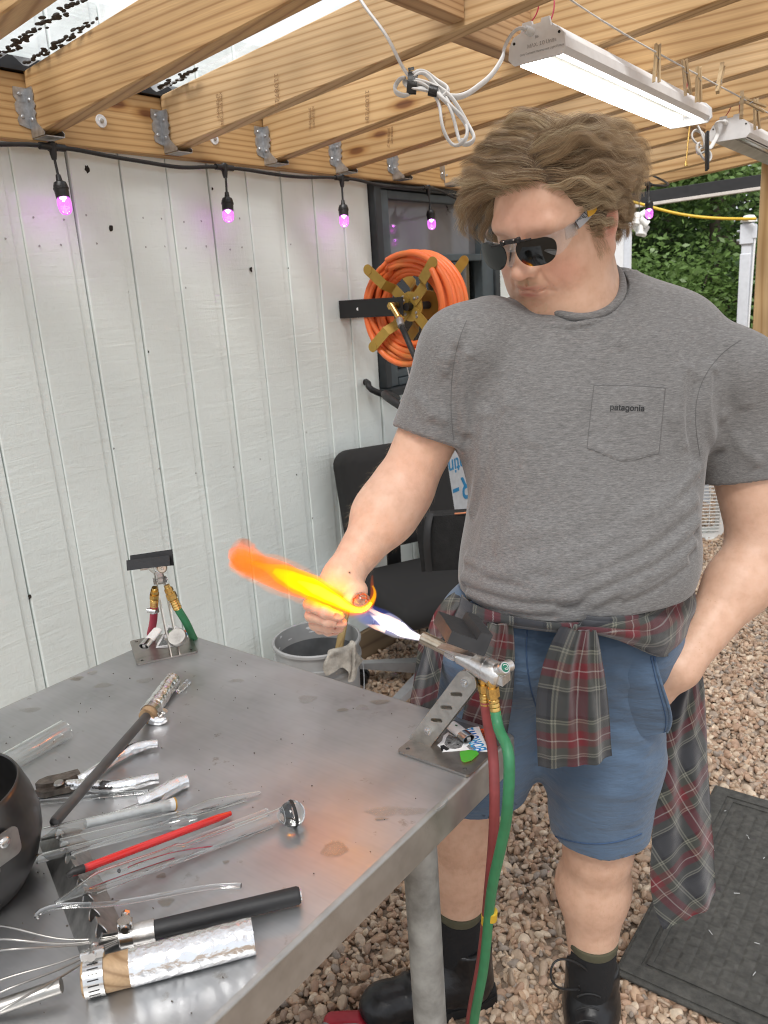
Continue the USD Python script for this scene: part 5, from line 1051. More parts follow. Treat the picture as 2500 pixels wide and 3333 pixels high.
# ---------------------------------------------------------------- box fan, mat, thing on the ground
fan = thing('box_fan', 'white box fan standing on the gravel beyond the left arm', 'fan')
f1 = onz(2345, 1742, 0.01); fd_ = unit(V3(-.80, -.42, 0)); fT = basis(f1 + fd_ * .26 + V3(0, 0, .27), x=-fd_, z=(0, 0, 1))
ring = rrect(.53, .53, .05).difference(rrect(.475, .475, .035))
Tf = fT @ np.array([[1, 0, 0, 0], [0, 0, -1, .05], [0, 1, 0, 0], [0, 0, 0, 1.]])
part(fan, 'housing', prism(ring, .11, Tf), M['white_plastic'])
for k in range(23): z_ = -.22 + k * .02; part(fan, 'grille_bar', xf(tube(spline([(-.235, -.064, z_), (0, -.072, z_), (.235, -.064, z_)], 8), .0034, 6), fT), M['white_plastic'], True)
for k in range(5): x_ = -.18 + k * .09; part(fan, 'grille_post', xf(tube([(x_, -.060, -.236), (x_, -.066, 0), (x_, -.060, .236)], .0028, 6), fT), M['white_plastic'], True)
for k in range(5):
    a = k * 2 * math.pi / 5; q = np.array([[.03 * math.cos(a + .3 * s_), 0.02 * s_, .03 * math.sin(a + .3 * s_)] for s_ in (-1, 1)] + [[.20 * math.cos(a + .35 * s_), 0.03 * s_, .20 * math.sin(a + .35 * s_)] for s_ in (-1, 1)])
    part(fan, 'blade', xf(merge([(np.vstack([q, q + V3(0, .003, 0)]), np.array([[0, 2, 3], [0, 3, 1], [4, 7, 6], [4, 5, 7], [0, 4, 6], [0, 6, 2], [1, 3, 7], [1, 7, 5], [2, 6, 7], [2, 7, 3]]))]), fT), M['pole_paint'])
part(fan, 'hub', xf(cyl((0, -.06, 0), (0, .05, 0), .05, 24), fT), M['white_plastic'], 40)
part(fan, 'foot', xf(merge([box(-.22, -.16, -.10, .10, -.285, -.265, .004), box(.16, .22, -.10, .10, -.285, -.265, .004)]), fT), M['white_plastic'])
mt = thing('rubber_mat', 'dark grey waffle textured door mat lying on the gravel at lower right', 'mat')
m0, m1, m2 = onz(*D(1545, 1692), .03), onz(*D(1325, 2095), .03), onz(*D(1659, 1716), .03)
ey = unit((m0 - m1) * V3(1, 1, 0)); ex = V3(ey[1], -ey[0], 0)
Tm = np.eye(4); Tm[:3, 0], Tm[:3, 1], Tm[:3, 2], Tm[:3, 3] = ex, ey, (0, 0, 1), m1 * V3(1, 1, 0) + V3(0, 0, .016)
ml = np.linalg.norm(m0 - m1); mw = .62
M['mat'] = plain('grey_rubber_fibre', (0.075, 0.073, 0.066), 0.95, var=0.4, scale=50, bump=0.002, bscale=500)
part(mt, 'base', box(0, mw, 0, ml, 0, .011, .003), M['mat']); 
v = VF(prism(Polygon([(.01, .01), (mw - .01, .01), (mw - .01, ml - .01), (.01, ml - .01)]).difference(Polygon([(.045, .045), (mw - .045, .045), (mw - .045, ml - .045), (.045, ml - .045)])), .004))
mt_prims = [part(mt, 'rim', mv(v, 0, 0, .0112), M['mat'])]
v = VF(prism(Polygon([(.055, .055), (mw - .055, .055), (mw - .055, ml - .055), (.055, ml - .055)]).difference(Polygon([(.066, .066), (mw - .066, .066), (mw - .066, ml - .066), (.066, ml - .066)])), .004))
part(mt, 'rim', mv(v, 0, 0, .0112), M['mat'])
ms = []; rm = np.random.default_rng(2); px_ = .029
for i in range(int((mw - .15) / px_)):
    for j in range(int((ml - .15) / px_)):
        x_, y_ = .078 + i * px_, .078 + j * px_; h_ = .0016 + rm.uniform(0, .0012)
        ms.append(hull([(x_ + a, y_ + b, .0112) for a in (0, .0275) for b in (0, .0275)] + [(x_ + .006 + a, y_ + .006 + b, .0112 + h_) for a in (0, .015) for b in (0, .015)]))
wf = part(mt, 'waffle_square', ms, M['mat']); wf.SetCustomDataByKey('kind', 'stuff')
UsdGeom.Xformable(UsdGeom.Xform(mt)).AddTransformOp().Set(Gf.Matrix4d(Tm.T.tolist()))
sb_ = []
for k in range(26):
    p = V3(rm.uniform(.05, .55), rm.uniform(.06, ml - .06), .017); a = rm.uniform(0, 3)
    sb_.append(tube([p, p + V3(math.cos(a), math.sin(a), .05) * rm.uniform(.004, .014)], .0008, 5))
solo('straw_shreds', [xf(q_, Tm) for q_ in sb_], M['frost'], 'pale shreds of straw scattered over the grey waffle mat', 'straw', kind='stuff')
tb = thing('grey_red_tool', 'grey and red plastic tool on the gravel by the boot toe', 'tool')
p = onz(1118, 3345, .03); T = basis(p, x=CAM[0] * V3(1, 1, 0), z=(0, 0, 1))
part(tb, 'body', xf(cushion(.10, .12, .05, .022), T @ trans(0, -.05, .0)), plain('tool_grey', (0.22, 0.23, 0.24), 0.4), 50)
part(tb, 'red_band', xf(cushion(.092, .03, .056, .02), T @ trans(.004, .002, .0)), plain('tool_red', (0.35, 0.015, 0.03), 0.4), 50)

# ---------------------------------------------------------------- hose reel on the wall
reel = thing('hose_reel', 'gold armed hose reel on a black wall bracket in front of the window', 'reel')
HY = 2.44; r5 = lambda x, y: (1100 + x * .339, 550 + y * .339)
hc = ony(*r5(700, 1320), HY)
M['gold'] = plain('gold_enamel', (0.42, 0.27, 0.055), 0.38, 0.35, var=0.1, scale=14)
by = HY - .035
b0, b1, b2, b3 = ony(*r5(625, 1235), by), ony(*r5(625, 1410), by), ony(*r5(120, 1430), by), ony(*r5(120, 1250), by)
zt_, zb_ = (b0[2] + b3[2]) / 2, (b1[2] + b2[2]) / 2
part(reel, 'bracket', [box(WX + .002, b0[0], by - .004, by, zb_, zt_, .001), box(WX + .002, WX + .006, by + .001, by + .20, zb_, zt_, .001), box(WX + .0065, hc[0] + .03, by + .20, by + .204, zb_, zt_, .001)], M['black_paint'])
part(reel, 'bracket_hole', cyl(ony(*r5(192, 1345), by - .0045), ony(*r5(192, 1345), by - .0035), .006, 12), M['white_paint'])
Ty = np.eye(4); Ty[:3, 0], Ty[:3, 1], Ty[:3, 2], Ty[:3, 3] = (1, 0, 0), (0, 0, 1), (0, -1, 0), hc      # local z -> towards the viewer (-y)
part(reel, 'hub_disc', xf(lathe([(0, .003), (.052, .003), (.053, 0), (0, 0)], 36), Ty), M['gold'], 40)
part(reel, 'hub_disc', xf(lathe([(0, .003), (.052, .003), (.053, 0), (0, 0)], 36), Ty @ trans(0, 0, -.115)), M['gold'], 40)
part(reel, 'axle', xf(cyl((0, 0, -.16), (0, 0, .03), .014, 18), Ty), M['black_paint'], 40)
def arm(ang, side):
    """Flat strap: out along the disc, a joggle sideways, then up along the coil."""
    w = .019; s_ = side
    pth = [(.015, .0035), (.092, .0035), (.118, .040 if s_ > 0 else .03), (.200, .052 if s_ > 0 else .04)]
    R = np.eye(4); R[:2, :2] = [[math.cos(ang), -math.sin(ang)], [math.sin(ang), math.cos(ang)]]
    V = []
    n = len(pth)
    for (a, z_) in pth:
        z_ = z_ if s_ > 0 else -.115 - z_
        for b in (-w, w):
            for t_ in (0, .0028): V.append((a, b, z_ + t_))
    F = []
    for i in range(n - 1):
        o = i * 4
        for (a, b) in ((0, 1), (1, 3), (3, 2), (2, 0)): F += [(o + a, o + 4 + a, o + 4 + b), (o + a, o + 4 + b, o + b)]
    e = (n - 1) * 4; F += [(e, e + 2, e + 3), (e, e + 3, e + 1), (0, 3, 2), (0, 1, 3)]
    m = merge([(np.array(V), np.array(F)), mv(cyl((.200, 0, (.052 if s_ > 0 else -.115 - .04)), (.200, 0, (.0548 if s_ > 0 else -.115 - .0372)), w, 20), 0, 0, 0)])
    mm = trimesh.Trimesh(*m, process=False); mm.fix_normals()
    return xf(mm, Ty @ R)
for k, ang in enumerate([2.38, 0.80, 3.90, 5.45]):
    a_ = part(reel, 'arm', arm(ang, 1), M['gold'])
    part(a_, 'rivet', [xf(lathe([(0, .003), (.0045, .002), (.006, 0)], 12), Ty @ trans(q * math.cos(ang) - o * math.sin(ang), q * math.sin(ang) + o * math.cos(ang), .0065)) for q, o in ((.034, .004), (.046, -.004))], M['dull_steel'], 40)
    part(reel, 'arm', arm(ang + .02, -1), M['gold'])
ft = ony(*r5(555, 1310), by - .01)
fl0 = ony(*r5(585, 1420), by - .045)
part(reel, 'swivel_fitting', [cyl(ft + V3(0, .012, 0), ft + V3(0, -.028, 0), .012, 14), hexnut(basis(ft + V3(0, -.022, 0), z=(0, -1, 0)), .014, .012), cyl(ft + V3(0, -.028, .004), fl0, .0105, 12), hexnut(basis(fl0, z=unit(fl0 - ft - V3(0, -.028, 0))), .012, .016)], M['brass'], 40)
part(reel, 'crimp', cyl(fl0 + unit(fl0 - ft) * .016, fl0 + unit(fl0 - ft) * .05, .0125, 16), M['galv'], 40)
part(reel, 'feed_hose', tube(spline([fl0 + unit(fl0 - ft) * .04, ony(*r5(660, 1620), 2.35), ony(*r5(800, 1940), 2.28), ony(*r5(900, 2160), 2.24), V3(-1.40, 2.26, 0.9), V3(-1.5, 2.2, .3)], 60), .0105, 14), M['black_rubber'], True)
# the coil itself
ho = np.random.default_rng(12); pts = []; turns = 15; N = turns * 44
lay = [(.195, 0), (.193, .020), (.195, .042), (.192, .064), (.194, .086), (.176, .010), (.174, .032), (.175, .055), (.173, .077), (.157, .018), (.155, .042), (.156, .066), (.139, .030), (.137, .056), (.122, .042)]
for i in range(N):
    q = i / 44; k = int(q); f_ = q - k; f_ = f_ ** 6
    r0_, w0_ = lay[k]; r1_, w1_ = lay[min(k + 1, turns - 1)]
    rr_ = r0_ * (1 - f_) + r1_ * f_; ww = w0_ * (1 - f_) + w1_ * f_; a = -q * 2 * math.pi + 2.0
    wob = .006 * math.sin(a * 2 + k * 1.7) + .004 * math.sin(a * 3 + k * 2.3); sag = 1 + .04 * (math.sin(a) < -.2) * abs(math.sin(a))
    pts.append((Ty @ V3((rr_ + wob * .7) * math.cos(a) * .98, (rr_ + wob * .7) * math.sin(a) * .97 * sag - .004, .030 - ww * 1.15 + wob, 1))[:3])
M['orange'] = mat('orange_hose_jacket', {'g': ('geometry', {}), 'n': ('noise_texture', {'scale': 9.0, 'detail': 3.0}), 'r': ('rgb_ramp', {'ramp': [(0.3, (0.80, 0.145, 0.028)), (0.56, (0.83, 0.185, 0.05)), (0.72, (0.62, 0.22, 0.055))]}), 'p': ('principled_bsdf', {'roughness': 0.42})}, [('g.position', 'n.vector'), ('n.fac', 'r.fac'), ('r.color', 'p.base_color')])
oh = thing('orange_air_hose', 'orange air hose wound in many turns on the gold armed reel', 'hose')
part(oh, 'coil', tube(np.array(pts), .0108, 10), M['orange'], True)
e_ = ony(*r5(1005, 1390), HY - .05); e2 = ony(*r5(1003, 1580), HY - .05)
dd_ = unit(e2 - e_); L = np.linalg.norm(e2 - e_)
part(oh, 'end_coupling', [cyl(e_, e_ + dd_ * L * .35, .0105, 14), hexnut(basis(e_ + dd_ * L * .35, z=dd_), .0135, L * .28), cyl(e_ + dd_ * L * .63, e2, .0115, 14)], M['brass'], 40)
part(oh, 'loose_end', tube(spline([ony(*r5(900, 960), HY - .055), ony(*r5(960, 1100), HY - .06), ony(*r5(1000, 1250), HY - .056), e_ + dd_ * .004], 24), .0108, 12), M['orange'], True)
wh = onx(*r5(250, 2060), WX)
solo('black_wall_hose', tube(spline([wh + V3(-.02, 0, .0), wh + V3(.02, 0, .004), onx(*r5(300, 2095), WX + .045), onx(*r5(420, 2160), WX + .06), at(*r5(500, 2212), 2.62), at(*D(960, 930), 2.5), at(*D(1050, 960), 2.35)], 50), .0125, 14), M['black_rubber'], 'black rubber hose coming out of a hole in the white wall below the reel', 'hose', True)
solo('white_pull_string', tube([ony(*r5(655, 1860), HY + .02), ony(*r5(690, 2010), HY + .03), ony(*r5(735, 2212), HY + .05), ony(*r5(790, 2500), HY + .06)], .0022, 6), M['white_paint'], 'thin white string hanging below the hose reel', 'string')

# ---------------------------------------------------------------- string lights
sl = thing('string_lights', 'black festoon cable with purple bulbs along the wall ledger', 'string lights')
SX = LX + .022
bulbs = [((170, 478), (178, 520), (205, 642), (214, 700)), ((730, 545), (735, 580), (742, 685), (749, 725)), ((1112, 580), (1114, 620), (1119, 702), (1122, 740)), ((1394, 612), (1398, 645), (1404, 715), (1407, 748))]
cable = [(-120, 466), (0, 470), (118, 472), (170, 478), (225, 484), (330, 503), (500, 532), (600, 545), (690, 543), (730, 545), (775, 549), (900, 568), (1000, 577), (1070, 577), (1112, 580), (1155, 584), (1215, 598), (1290, 608), (1360, 612), (1394, 612), (1430, 620), (1500, 652), (1560, 660), (1620, 655), (1700, 668)]
cp = [onx(x, y, SX) for x, y in cable]
part(sl, 'cable', tube(spline(cp, 220), .0055, 10), M['black_rubber'], True)
M['bulb_glass'] = mat('purple_tinted_glass', {'t': ('transparent_bsdf', {'color': (0.90, 0.68, 0.93)}), 'gl': ('glossy_bsdf', {'roughness': 0.05}), 'fr': ('fresnel', {'IOR': 1.45}), 'm': ('mix_closure', {}), 'e': ('emission', {'color': (0.85, 0.20, 1.0), 'strength': 0.35 * GLOW}), 'a': ('add_closure', {})},
    [('fr.fac', 'm.fac'), ('t.BSDF', 'm.closure1'), ('gl.BSDF', 'm.closure2'), ('m.closure', 'a.closure1'), ('e.emission', 'a.closure2')], surface='a.closure')
M['bulb_led'] = emit('purple_led', (0.72, 0.07, 1.0), 75.0 * GLOW)
M['bulb_wire'] = emit('purple_filament', (1.0, 0.12, 0.9), 4.5 * GLOW)
M['bulb_base'] = emit('bulb_glow_disc', (1.0, 0.80, 1.0), 9.0 * GLOW)
def socket_bulb(t, T0, w0_, b0_, b1_):
    ax = unit(b0_ - w0_); s_ = np.linalg.norm(b1_ - b0_) / .048
    so = part(t, 'socket', [xf(lathe([(0, .012), (.008, .012), (.011, .006), (.0085, -.018), (.006, -.030), (0, -.032)], 14), basis(T0, z=(0, 0, 1), x=(1, 0, 0))), tube([T0 + V3(0, -.035, 0), T0 + V3(0, .035, 0)], [.009, .009], 12), obox(basis(T0, x=(0, 1, 0), z=(0, 0, 1)), .030, .016, .02, .004),
        tube([T0 - V3(0, 0, .028), w0_, b0_ - ax * .050], .0035, 8), xf(lathe([(0, -.056), (.006, -.055), (.008, -.040), (.015, -.036), (.0178, -.028), (.0178, -.024), (.0192, -.023), (.0192, -.019), (.0178, -.018), (.0170, .001), (0, .001)], 22), basis(b0_, z=ax))], M['black_plastic'], 35)
    T = basis(b0_, z=ax); k = s_
    bu = part(t, 'bulb', xf(lathe([(.0135, 0), (.0165, .006 * k), (.0175, .018 * k), (.0170, .030 * k), (.0145, .040 * k), (.009, .046 * k), (.0035, .0482 * k), (0, .0485 * k)], 24), T), M['bulb_glass'], True)
    part(bu, 'led_disc', xf(lathe([(0, .005), (.006, .0042), (.0095, .0012), (0, .0012)], 16), T), M['bulb_base'], 40)
    part(bu, 'led', xf(lathe([(0, .012 * k), (.0028, .011 * k), (.0036, .006 * k), (0, .0055)], 12), T), M['bulb_led'])
    rr_ = np.random.default_rng(int(abs(T0[1]) * 1000)); w_ = [V3(0, 0, .020 * k)]
    for q in range(16): w_.append(V3(*(rr_.uniform(-1, 1, 2) * .0095), rr_.uniform(.022, .043) * k))
    part(bu, 'fairy_wire', xf(tube(spline(w_, 90), .0008, 5), T), M['bulb_wire'])
for (a, b, c, d_) in bulbs: socket_bulb(sl, onx(*a, SX), onx(*b, SX + .004), onx(*c, SX + .016), onx(*d_, SX + .018))
sl2 = thing('string_light_bulb', 'single purple festoon bulb hanging in front of the trees behind the hair', 'bulb')
socket_bulb(sl2, at(2110, 600, 3.6), at(2112, 620, 3.6), at(2113, 682, 3.6), at(2115, 712, 3.6))
part(sl2, 'cable', tube(spline([at(1800, 560, 3.6), at(1950, 575, 3.6), at(2110, 600, 3.6), at(2100, 560, 4.2), at(2050, 520, 4.6)], 40), .005, 8), M['black_rubber'], True)

# ---------------------------------------------------------------- shop lights
M['led_panel'] = emit('led_panel', (1.0, 0.98, 0.94), 5.0 * GLOW)
M['led_off'] = plain('frosted_lens', (0.52, 0.52, 0.51), 0.25, var=0.1, scale=18)
M['reflector'] = plain('reflector_metal', (0.62, 0.58, 0.50), 0.22, 0.9)
def shop_light(name, label, n0, n1, width, lens, lit):
    """n0, n1: centre of the underside at the near and far end."""
    t = thing(name, label, 'light')
    d = unit(n1 - n0); L = np.linalg.norm(n1 - n0); x = unit(np.cross(d, (0, 0, 1))); up = np.cross(x, d)
    T = np.eye(4); T[:3, 0], T[:3, 1], T[:3, 2], T[:3, 3] = x, up, -d, n0          # local x right, y up, z back towards the viewer
    w = width / 2
    sec = [(-w, .006), (-w + .012, -.004), (-.010, .016), (.010, .016), (w - .012, -.004), (w, .006), (w - .004, .028), (.030, .060), (-.030, .060), (-w + .004, .028)]
    cap = [(-w - .003, .004), (-w + .010, -.009), (w - .010, -.009), (w + .003, .004), (w, .030), (w - .016, .046), (.034, .052), (.030, .070), (.012, .070), (.010, .062), (-.010, .062), (-.012, .070), (-.034, .070), (-.038, .052), (-w + .010, .046), (-w, .030)]
    part(t, 'housing', prism(sec, L - .012, T @ trans(0, 0, -L + .006)), M['white_paint'])
    part(t, 'end_plate', prism(cap, .007, T @ trans(0, 0, -.001)), M['white_paint']); part(t, 'end_plate', prism(cap, .007, T @ trans(0, 0, -L - .006)), M['white_paint'])
    for s_ in (-1, 1):
        a, b = V3(s_ * (w - .015), -.0065, 0), V3(s_ * .014, .0120, 0)
        q = unit(b - a); nn = V3(-q[1], q[0], 0) * (1 if s_ < 0 else -1)
        P = [a + nn * 0, b + nn * 0, b + nn * -.003, a + nn * -.003]
        if nn[1] > 0: P = [p for p in P]
        part(t, 'led_panel', prism([p[:2] for p in P], L - .03, T @ trans(0, 0, -L + .015)), lens)
        part(t, 'screw', xf(cyl((s_ * (w - .012), .034, .006), (s_ * (w - .012), .034, .0072), .003, 10), T), M['dark'])
    part(t, 'reflector', prism([(-.012, .0128), (.012, .0128), (.012, .0155), (-.012, .0155)], L - .04, T @ trans(0, 0, -L + .02)), M['reflector'])
    part(t, 'cord_grip', xf(lathe([(0, 0), (.009, 0), (.008, .022), (.0055, .026), (0, .026)], 16), T @ trans(-.012, .048, .006)), M['white_plastic'], 40)
    return t, T, L
ra_ = lambda x, y: (1500 + x * .6028, y * .6028)
dn, df = 1.735, 2.44
nL, nR = at(*ra_(270, 352), dn), at(*ra_(560, 275), dn); n0 = (nL + nR) / 2 + V3(0, 0, .004)
fL, fR = at(*ra_(1112, 700), df), at(*ra_(1345, 640), df); n1 = (fL + fR) / 2 + V3(0, 0, .004)
lw_ = float(np.linalg.norm(nR - nL)) + .012
lt1, LT, LL = shop_light('shop_light', 'lit white LED shop light hanging under the joists above the head', n0, n1, lw_, M['led_panel'], True)
M['grey_print'] = plain('grey_print', (0.35, 0.35, 0.36), 0.6)
Tc = LT.copy(); part(lt1, 'print', [xf(meshkit.text_mesh('MAX. 10 Units', .0075, .0003), LT @ trans(-.022, .018, .0062)), xf(meshkit.text_mesh('Only Connect Fluorescent Light Fixture', .0042, .0003), LT @ trans(-.040, .006, .0062)), xf(meshkit.text_mesh('R6', .005, .0003, True), LT @ trans(-.003, .034, .0062))], M['grey_print'])
M['red_wire'] = plain('red_wire', (0.42, 0.01, 0.05), 0.45)
def lpt(x, y, z): return (LT @ V3(x, y, z, 1))[:3]
for p, q in (((-.018, .072, -.004), (-.006, .115, -.015)), ((.026, .060, -.004), (.020, .125, -.03)), ((-.018, .072, -LL + .004), (-.010, .14, -LL)), ((.026, .07, -LL + .004), (.01, .14, -LL - .02))):
    a, b = lpt(*p), lpt(*q); part(lt1, 'hanging_wire', tube(spline([a, (a + b) / 2 + CAM[0] * .006, b], 12), .0016, 6), M['red_wire'], True)
ch = lpt(.0, -.010, -LL - .012); ch_e = at(*ra_(1216, 880), df + .02); nb__ = 30
part(lt1, 'pull_chain', merge([mv(trimesh.creation.icosphere(1, .0026), *(ch + (ch_e - ch) * k / nb__)) for k in range(nb__ + 1)] + [lathe([(0, .006), (.003, .005), (.0065, -.008), (0, -.008)], 10, trans(*ch_e))]), M['brass'], 40)
M['white_cord'] = plain('white_cord', (0.68, 0.68, 0.67), 0.42, var=0.04)
def flat_cord(P, n=60, r=.0042): return tube(spline(P, n), r, 10, ell=(1.6, 0.8))
rc = lambda x, y: (800 + x * .6028, y * .6028)
cg = lpt(-.012, .048, .032)
part(lt1, 'cord', flat_cord([cg, lpt(-.03, .046, .045), lpt(-.055, .02, .045), at(*rc(1390, 300), 1.70), at(*rc(1330, 400), 1.68), at(*rc(1250, 470), 1.66), at(*rc(1150, 522), 1.645), at(*rc(1080, 515), 1.64), at(*rc(1000, 470), 1.635), at(*rc(920, 450), 1.63)]), M['white_cord'], True)
part(lt1, 'cord', flat_cord([at(*rc(920, 450), 1.632), at(*rc(872, 400), 1.632), at(*rc(830, 330), 1.63), at(*rc(770, 210), 1.63), at(*rc(700, 110), 1.635), at(*rc(640, 30), 1.64), at(*rc(590, -80), 1.65)]), M['white_cord'], True)
for k, pth in enumerate([[(900, 400), (960, 385), (1040, 440), (1090, 495), (1060, 520), (1000, 500), (930, 480), (880, 470), (860, 430)], [(860, 420), (830, 430), (808, 465), (822, 505), (860, 515), (900, 490), (960, 480)], [(905, 415), (970, 400), (1030, 460), (1095, 510), (1160, 600), (1215, 700), (1222, 765), (1180, 780), (1145, 730), (1110, 600), (1060, 520), (960, 440)], [(905, 440), (980, 470), (1035, 540), (1055, 640), (1085, 740), (1130, 785), (1175, 765), (1195, 700), (1150, 620), (1090, 560), (1030, 500)], [(915, 430), (990, 450), (1070, 500), (1100, 560), (1180, 650), (1195, 730), (1160, 760)]]):
    part(lt1, 'cord_loop', flat_cord([at(*rc(x, y), 1.626 + .006 * ((k * 3 + i) % 3)) for i, (x, y) in enumerate(pth)], 70), M['white_cord'], True)
M['tape'] = plain('black_tape', (0.012, 0.012, 0.012), 0.35, bump=0.0008, bscale=200)
for (p, q, w_) in (((905, 385), (893, 510), .020), ((1018, 462), (1005, 520), .018)):
    a, b = at(*rc(*p), 1.63), at(*rc(*q), 1.63); c = (a + b) / 2; d = unit(b - a)
    part(lt1, 'tape_wrap', lathe([(.0, -w_ / 2), (.0125, -w_ / 2), (.0130, 0), (.0125, w_ / 2), (0, w_ / 2)], 20, basis(c, z=unit(np.cross(d, CAM[2])), x=d) @ np.diag([np.linalg.norm(b - a) / .026, .75, 1, 1])), M['tape'], 40)
part(lt1, 'tape_wrap', obox(basis(at(*rc(893, 372), 1.622), x=CAM[0] - CAM[1] * .2, z=-CAM[2]), .012, .006, .002), M['tape'])
dn2, df2 = 2.78, 3.5
o2 = at(*ra_(1450, 752), dn2); n02 = o2 + V3(0, 0, .006); n12 = n02 + (n1 - n0) * 1.0 * np.linalg.norm(1)
lt2, LT2, LL2 = shop_light('shop_light', 'unlit white LED shop light at the right edge, further along the same line', n02, n12, lw_, M['led_off'], False)
for p, q in (((-.018, .072, -.004), (-.002, .125, -.015)), ((.026, .060, -.004), (.010, .135, -.02))):
    a, b = [(LT2 @ V3(*w_, 1))[:3] for w_ in (p, q)]; part(lt2, 'hanging_wire', tube(spline([a, (a + b) / 2 + CAM[0] * .006, b], 12), .0016, 6), M['red_wire'], True)
part(lt2, 'cord', flat_cord([(LT2 @ V3(-.012, .048, .03, 1))[:3], (LT2 @ V3(-.035, .045, .04, 1))[:3], at(*ra_(1385, 700), dn2), at(*ra_(1365, 770), dn2 - .03), at(*ra_(1340, 800), dn2 - .05), at(*ra_(1310, 790), dn2 - .06)]), M['white_cord'], True)
for k, pth in enumerate([[(1300, 790), (1270, 770), (1248, 730), (1262, 706), (1295, 712), (1318, 760), (1310, 800)], [(1290, 770), (1275, 800), (1290, 830), (1330, 815), (1350, 840), (1340, 870), (1315, 860), (1300, 800)], [(1280, 680), (1300, 720), (1315, 770), (1325, 830), (1330, 875)]]):
    part(lt2, 'cord_loop', flat_cord([at(*ra_(x, y), dn2 - .06 - .006 * k) for x, y in pth], 50, .0042), M['white_cord'], True)
part(lt2, 'tape_wrap', obox(basis(at(*ra_(1330, 815), dn2 - .09), z=unit(CAM[1]), x=CAM[0]), .009, .02, .13, .002), M['tape'])

# ---------------------------------------------------------------- clothes line with pegs
lp = [at(1830, -20, 1.66), at(1990, 85, 1.76), at(2140, 172, 1.88), at(2300, 258, 2.05), at(2420, 322, 2.22), at(2520, 378, 2.36), at(2700, 440, 2.6)]
lc = spline(lp, 120)
rp_ = np.random.default_rng(6)
solo('clothes_line', [tube(lc + .0006 * np.stack([np.sin(np.arange(120) * .9 + q), np.cos(np.arange(120) * .9 + q), np.sin(np.arange(120) * .5 + q)], 1), .0014, 6) for q in (0, 2.1, 4.2)], plain('white_twine', (0.66, 0.65, 0.62), 0.9), 'white twine strung under the joists with wooden pegs clipped on it', 'line', True)
M['peg'] = pine('peg_wood', 2, 61, (0.62, 0.47, 0.28), (0.50, 0.36, 0.19))
def peg():
    hm = []
    for s_ in (-1, 1):
        prof = [(s_ * .0008, 0), (s_ * .0062, .004), (s_ * .0068, -.030), (s_ * .0088, -.078), (s_ * .0052, -.078), (s_ * .0016, -.030), (s_ * .0008, -.012)]
        hm.append(prism(Polygon(prof), .0095, basis((0, .00475, 0), x=(1, 0, 0), z=(0, -1, 0))))
    th = np.linspace(0, 6 * np.pi, 50); sp = np.stack([.0032 * np.cos(th), np.linspace(-.005, .005, 50), -.031 + .0032 * np.sin(th)], 1)
    return hm, tube(np.vstack([[(-.007, -.006, -.022)], sp, [(.007, .006, -.022)]]), .0007, 5)
pegs = []
def fract(px):
    q = (lc - CAM_AT) @ CAM.T; u_ = q[:, 0] / q[:, 2] * FOCAL + 1250; return lc[np.argmin(abs(u_ - px))]
for i, (px, roll_, yaw_, lb) in enumerate([(2140, .02, .2, 'wooden peg hanging straight, first on the line and nearest the lamp'), (2231, -.16, .1, 'wooden peg tilted a little, second along the line'), (2275, -.05, .5, 'wooden peg hanging over the far end of the lit lamp, third along the line'), (2338, -2.65, .9, 'wooden peg knocked up sideways, fourth along the line'), (2412, .55, 1.2, 'wooden peg leaning across its neighbour, fifth along the line'), (2432, -1.2, .2, 'wooden peg sticking out nearly level, sixth along the line'), (2458, -.12, .1, 'wooden peg hanging down, last on the line at the right edge')]):
    o = fract(px); x_ = unit(np.array(CAM[0]) * math.cos(yaw_) + np.array(CAM[2]) * math.sin(yaw_) * V3(1, 1, 0)); z0 = V3(0, 0, 1)
    R = trimesh.transformations.rotation_matrix(roll_, [0, 1, 0])
    T = basis(o, x=x_ * V3(1, 1, 0), z=z0) @ R @ trans(0, 0, .016)
    if i == 0:
        hm, sp = peg(); t = thing('clothes_peg', lb, 'peg', None); UsdGeom.Xformable(t).AddTransformOp().Set(Gf.Matrix4d(T.T.tolist()))
        for h_ in hm: part(t, 'half', h_, M['peg'])
        part(t, 'spring', sp, M['galv'], 40); src = t
    else:
        t = thing('clothes_peg', lb, 'peg', None); UsdGeom.Xformable(t).AddTransformOp().Set(Gf.Matrix4d(T.T.tolist()))
        for h_ in hm: part(t, 'half', h_, M['peg'])
        part(t, 'spring', sp, M['galv'], 40)
# ---------------------------------------------------------------- signed-distance modelling
def cone(p, a, b, ra, rb):
    ba = b - a; h = np.clip(((p - a) @ ba) / (ba @ ba), 0, 1)
    return np.linalg.norm(p - a - h[:, None] * ba, axis=1) - (ra + (rb - ra) * h)
def ellip(p, c, R, r):
    q = (p - c) @ R; k0 = np.linalg.norm(q / r, axis=1); k1 = np.linalg.norm(q / (np.asarray(r) ** 2), axis=1)
    return k0 * (k0 - 1) / np.maximum(k1, 1e-9)
def smin(a, b, k):
    h = np.clip(0.5 + 0.5 * (b - a) / k, 0, 1); return b + (a - b) * h - k * h * (1 - h)
def smax(a, b, k): return -smin(-a, -b, k)
def chain(p, J, R, k=0.02):
    d = None
    for i in range(len(J) - 1):
        e = cone(p, J[i], J[i + 1], R[i], R[i + 1]); d = e if d is None else smin(d, e, k)
    return d
def grad(fn, p, e=0.0006):
    k = np.array([[1, -1, -1], [-1, -1, 1], [-1, 1, -1], [1, 1, 1]], float)
    g = sum(kk * fn(p + kk * e)[:, None] for kk in k); n = np.linalg.norm(g, axis=1, keepdims=True); return g / np.maximum(n, 1e-12)
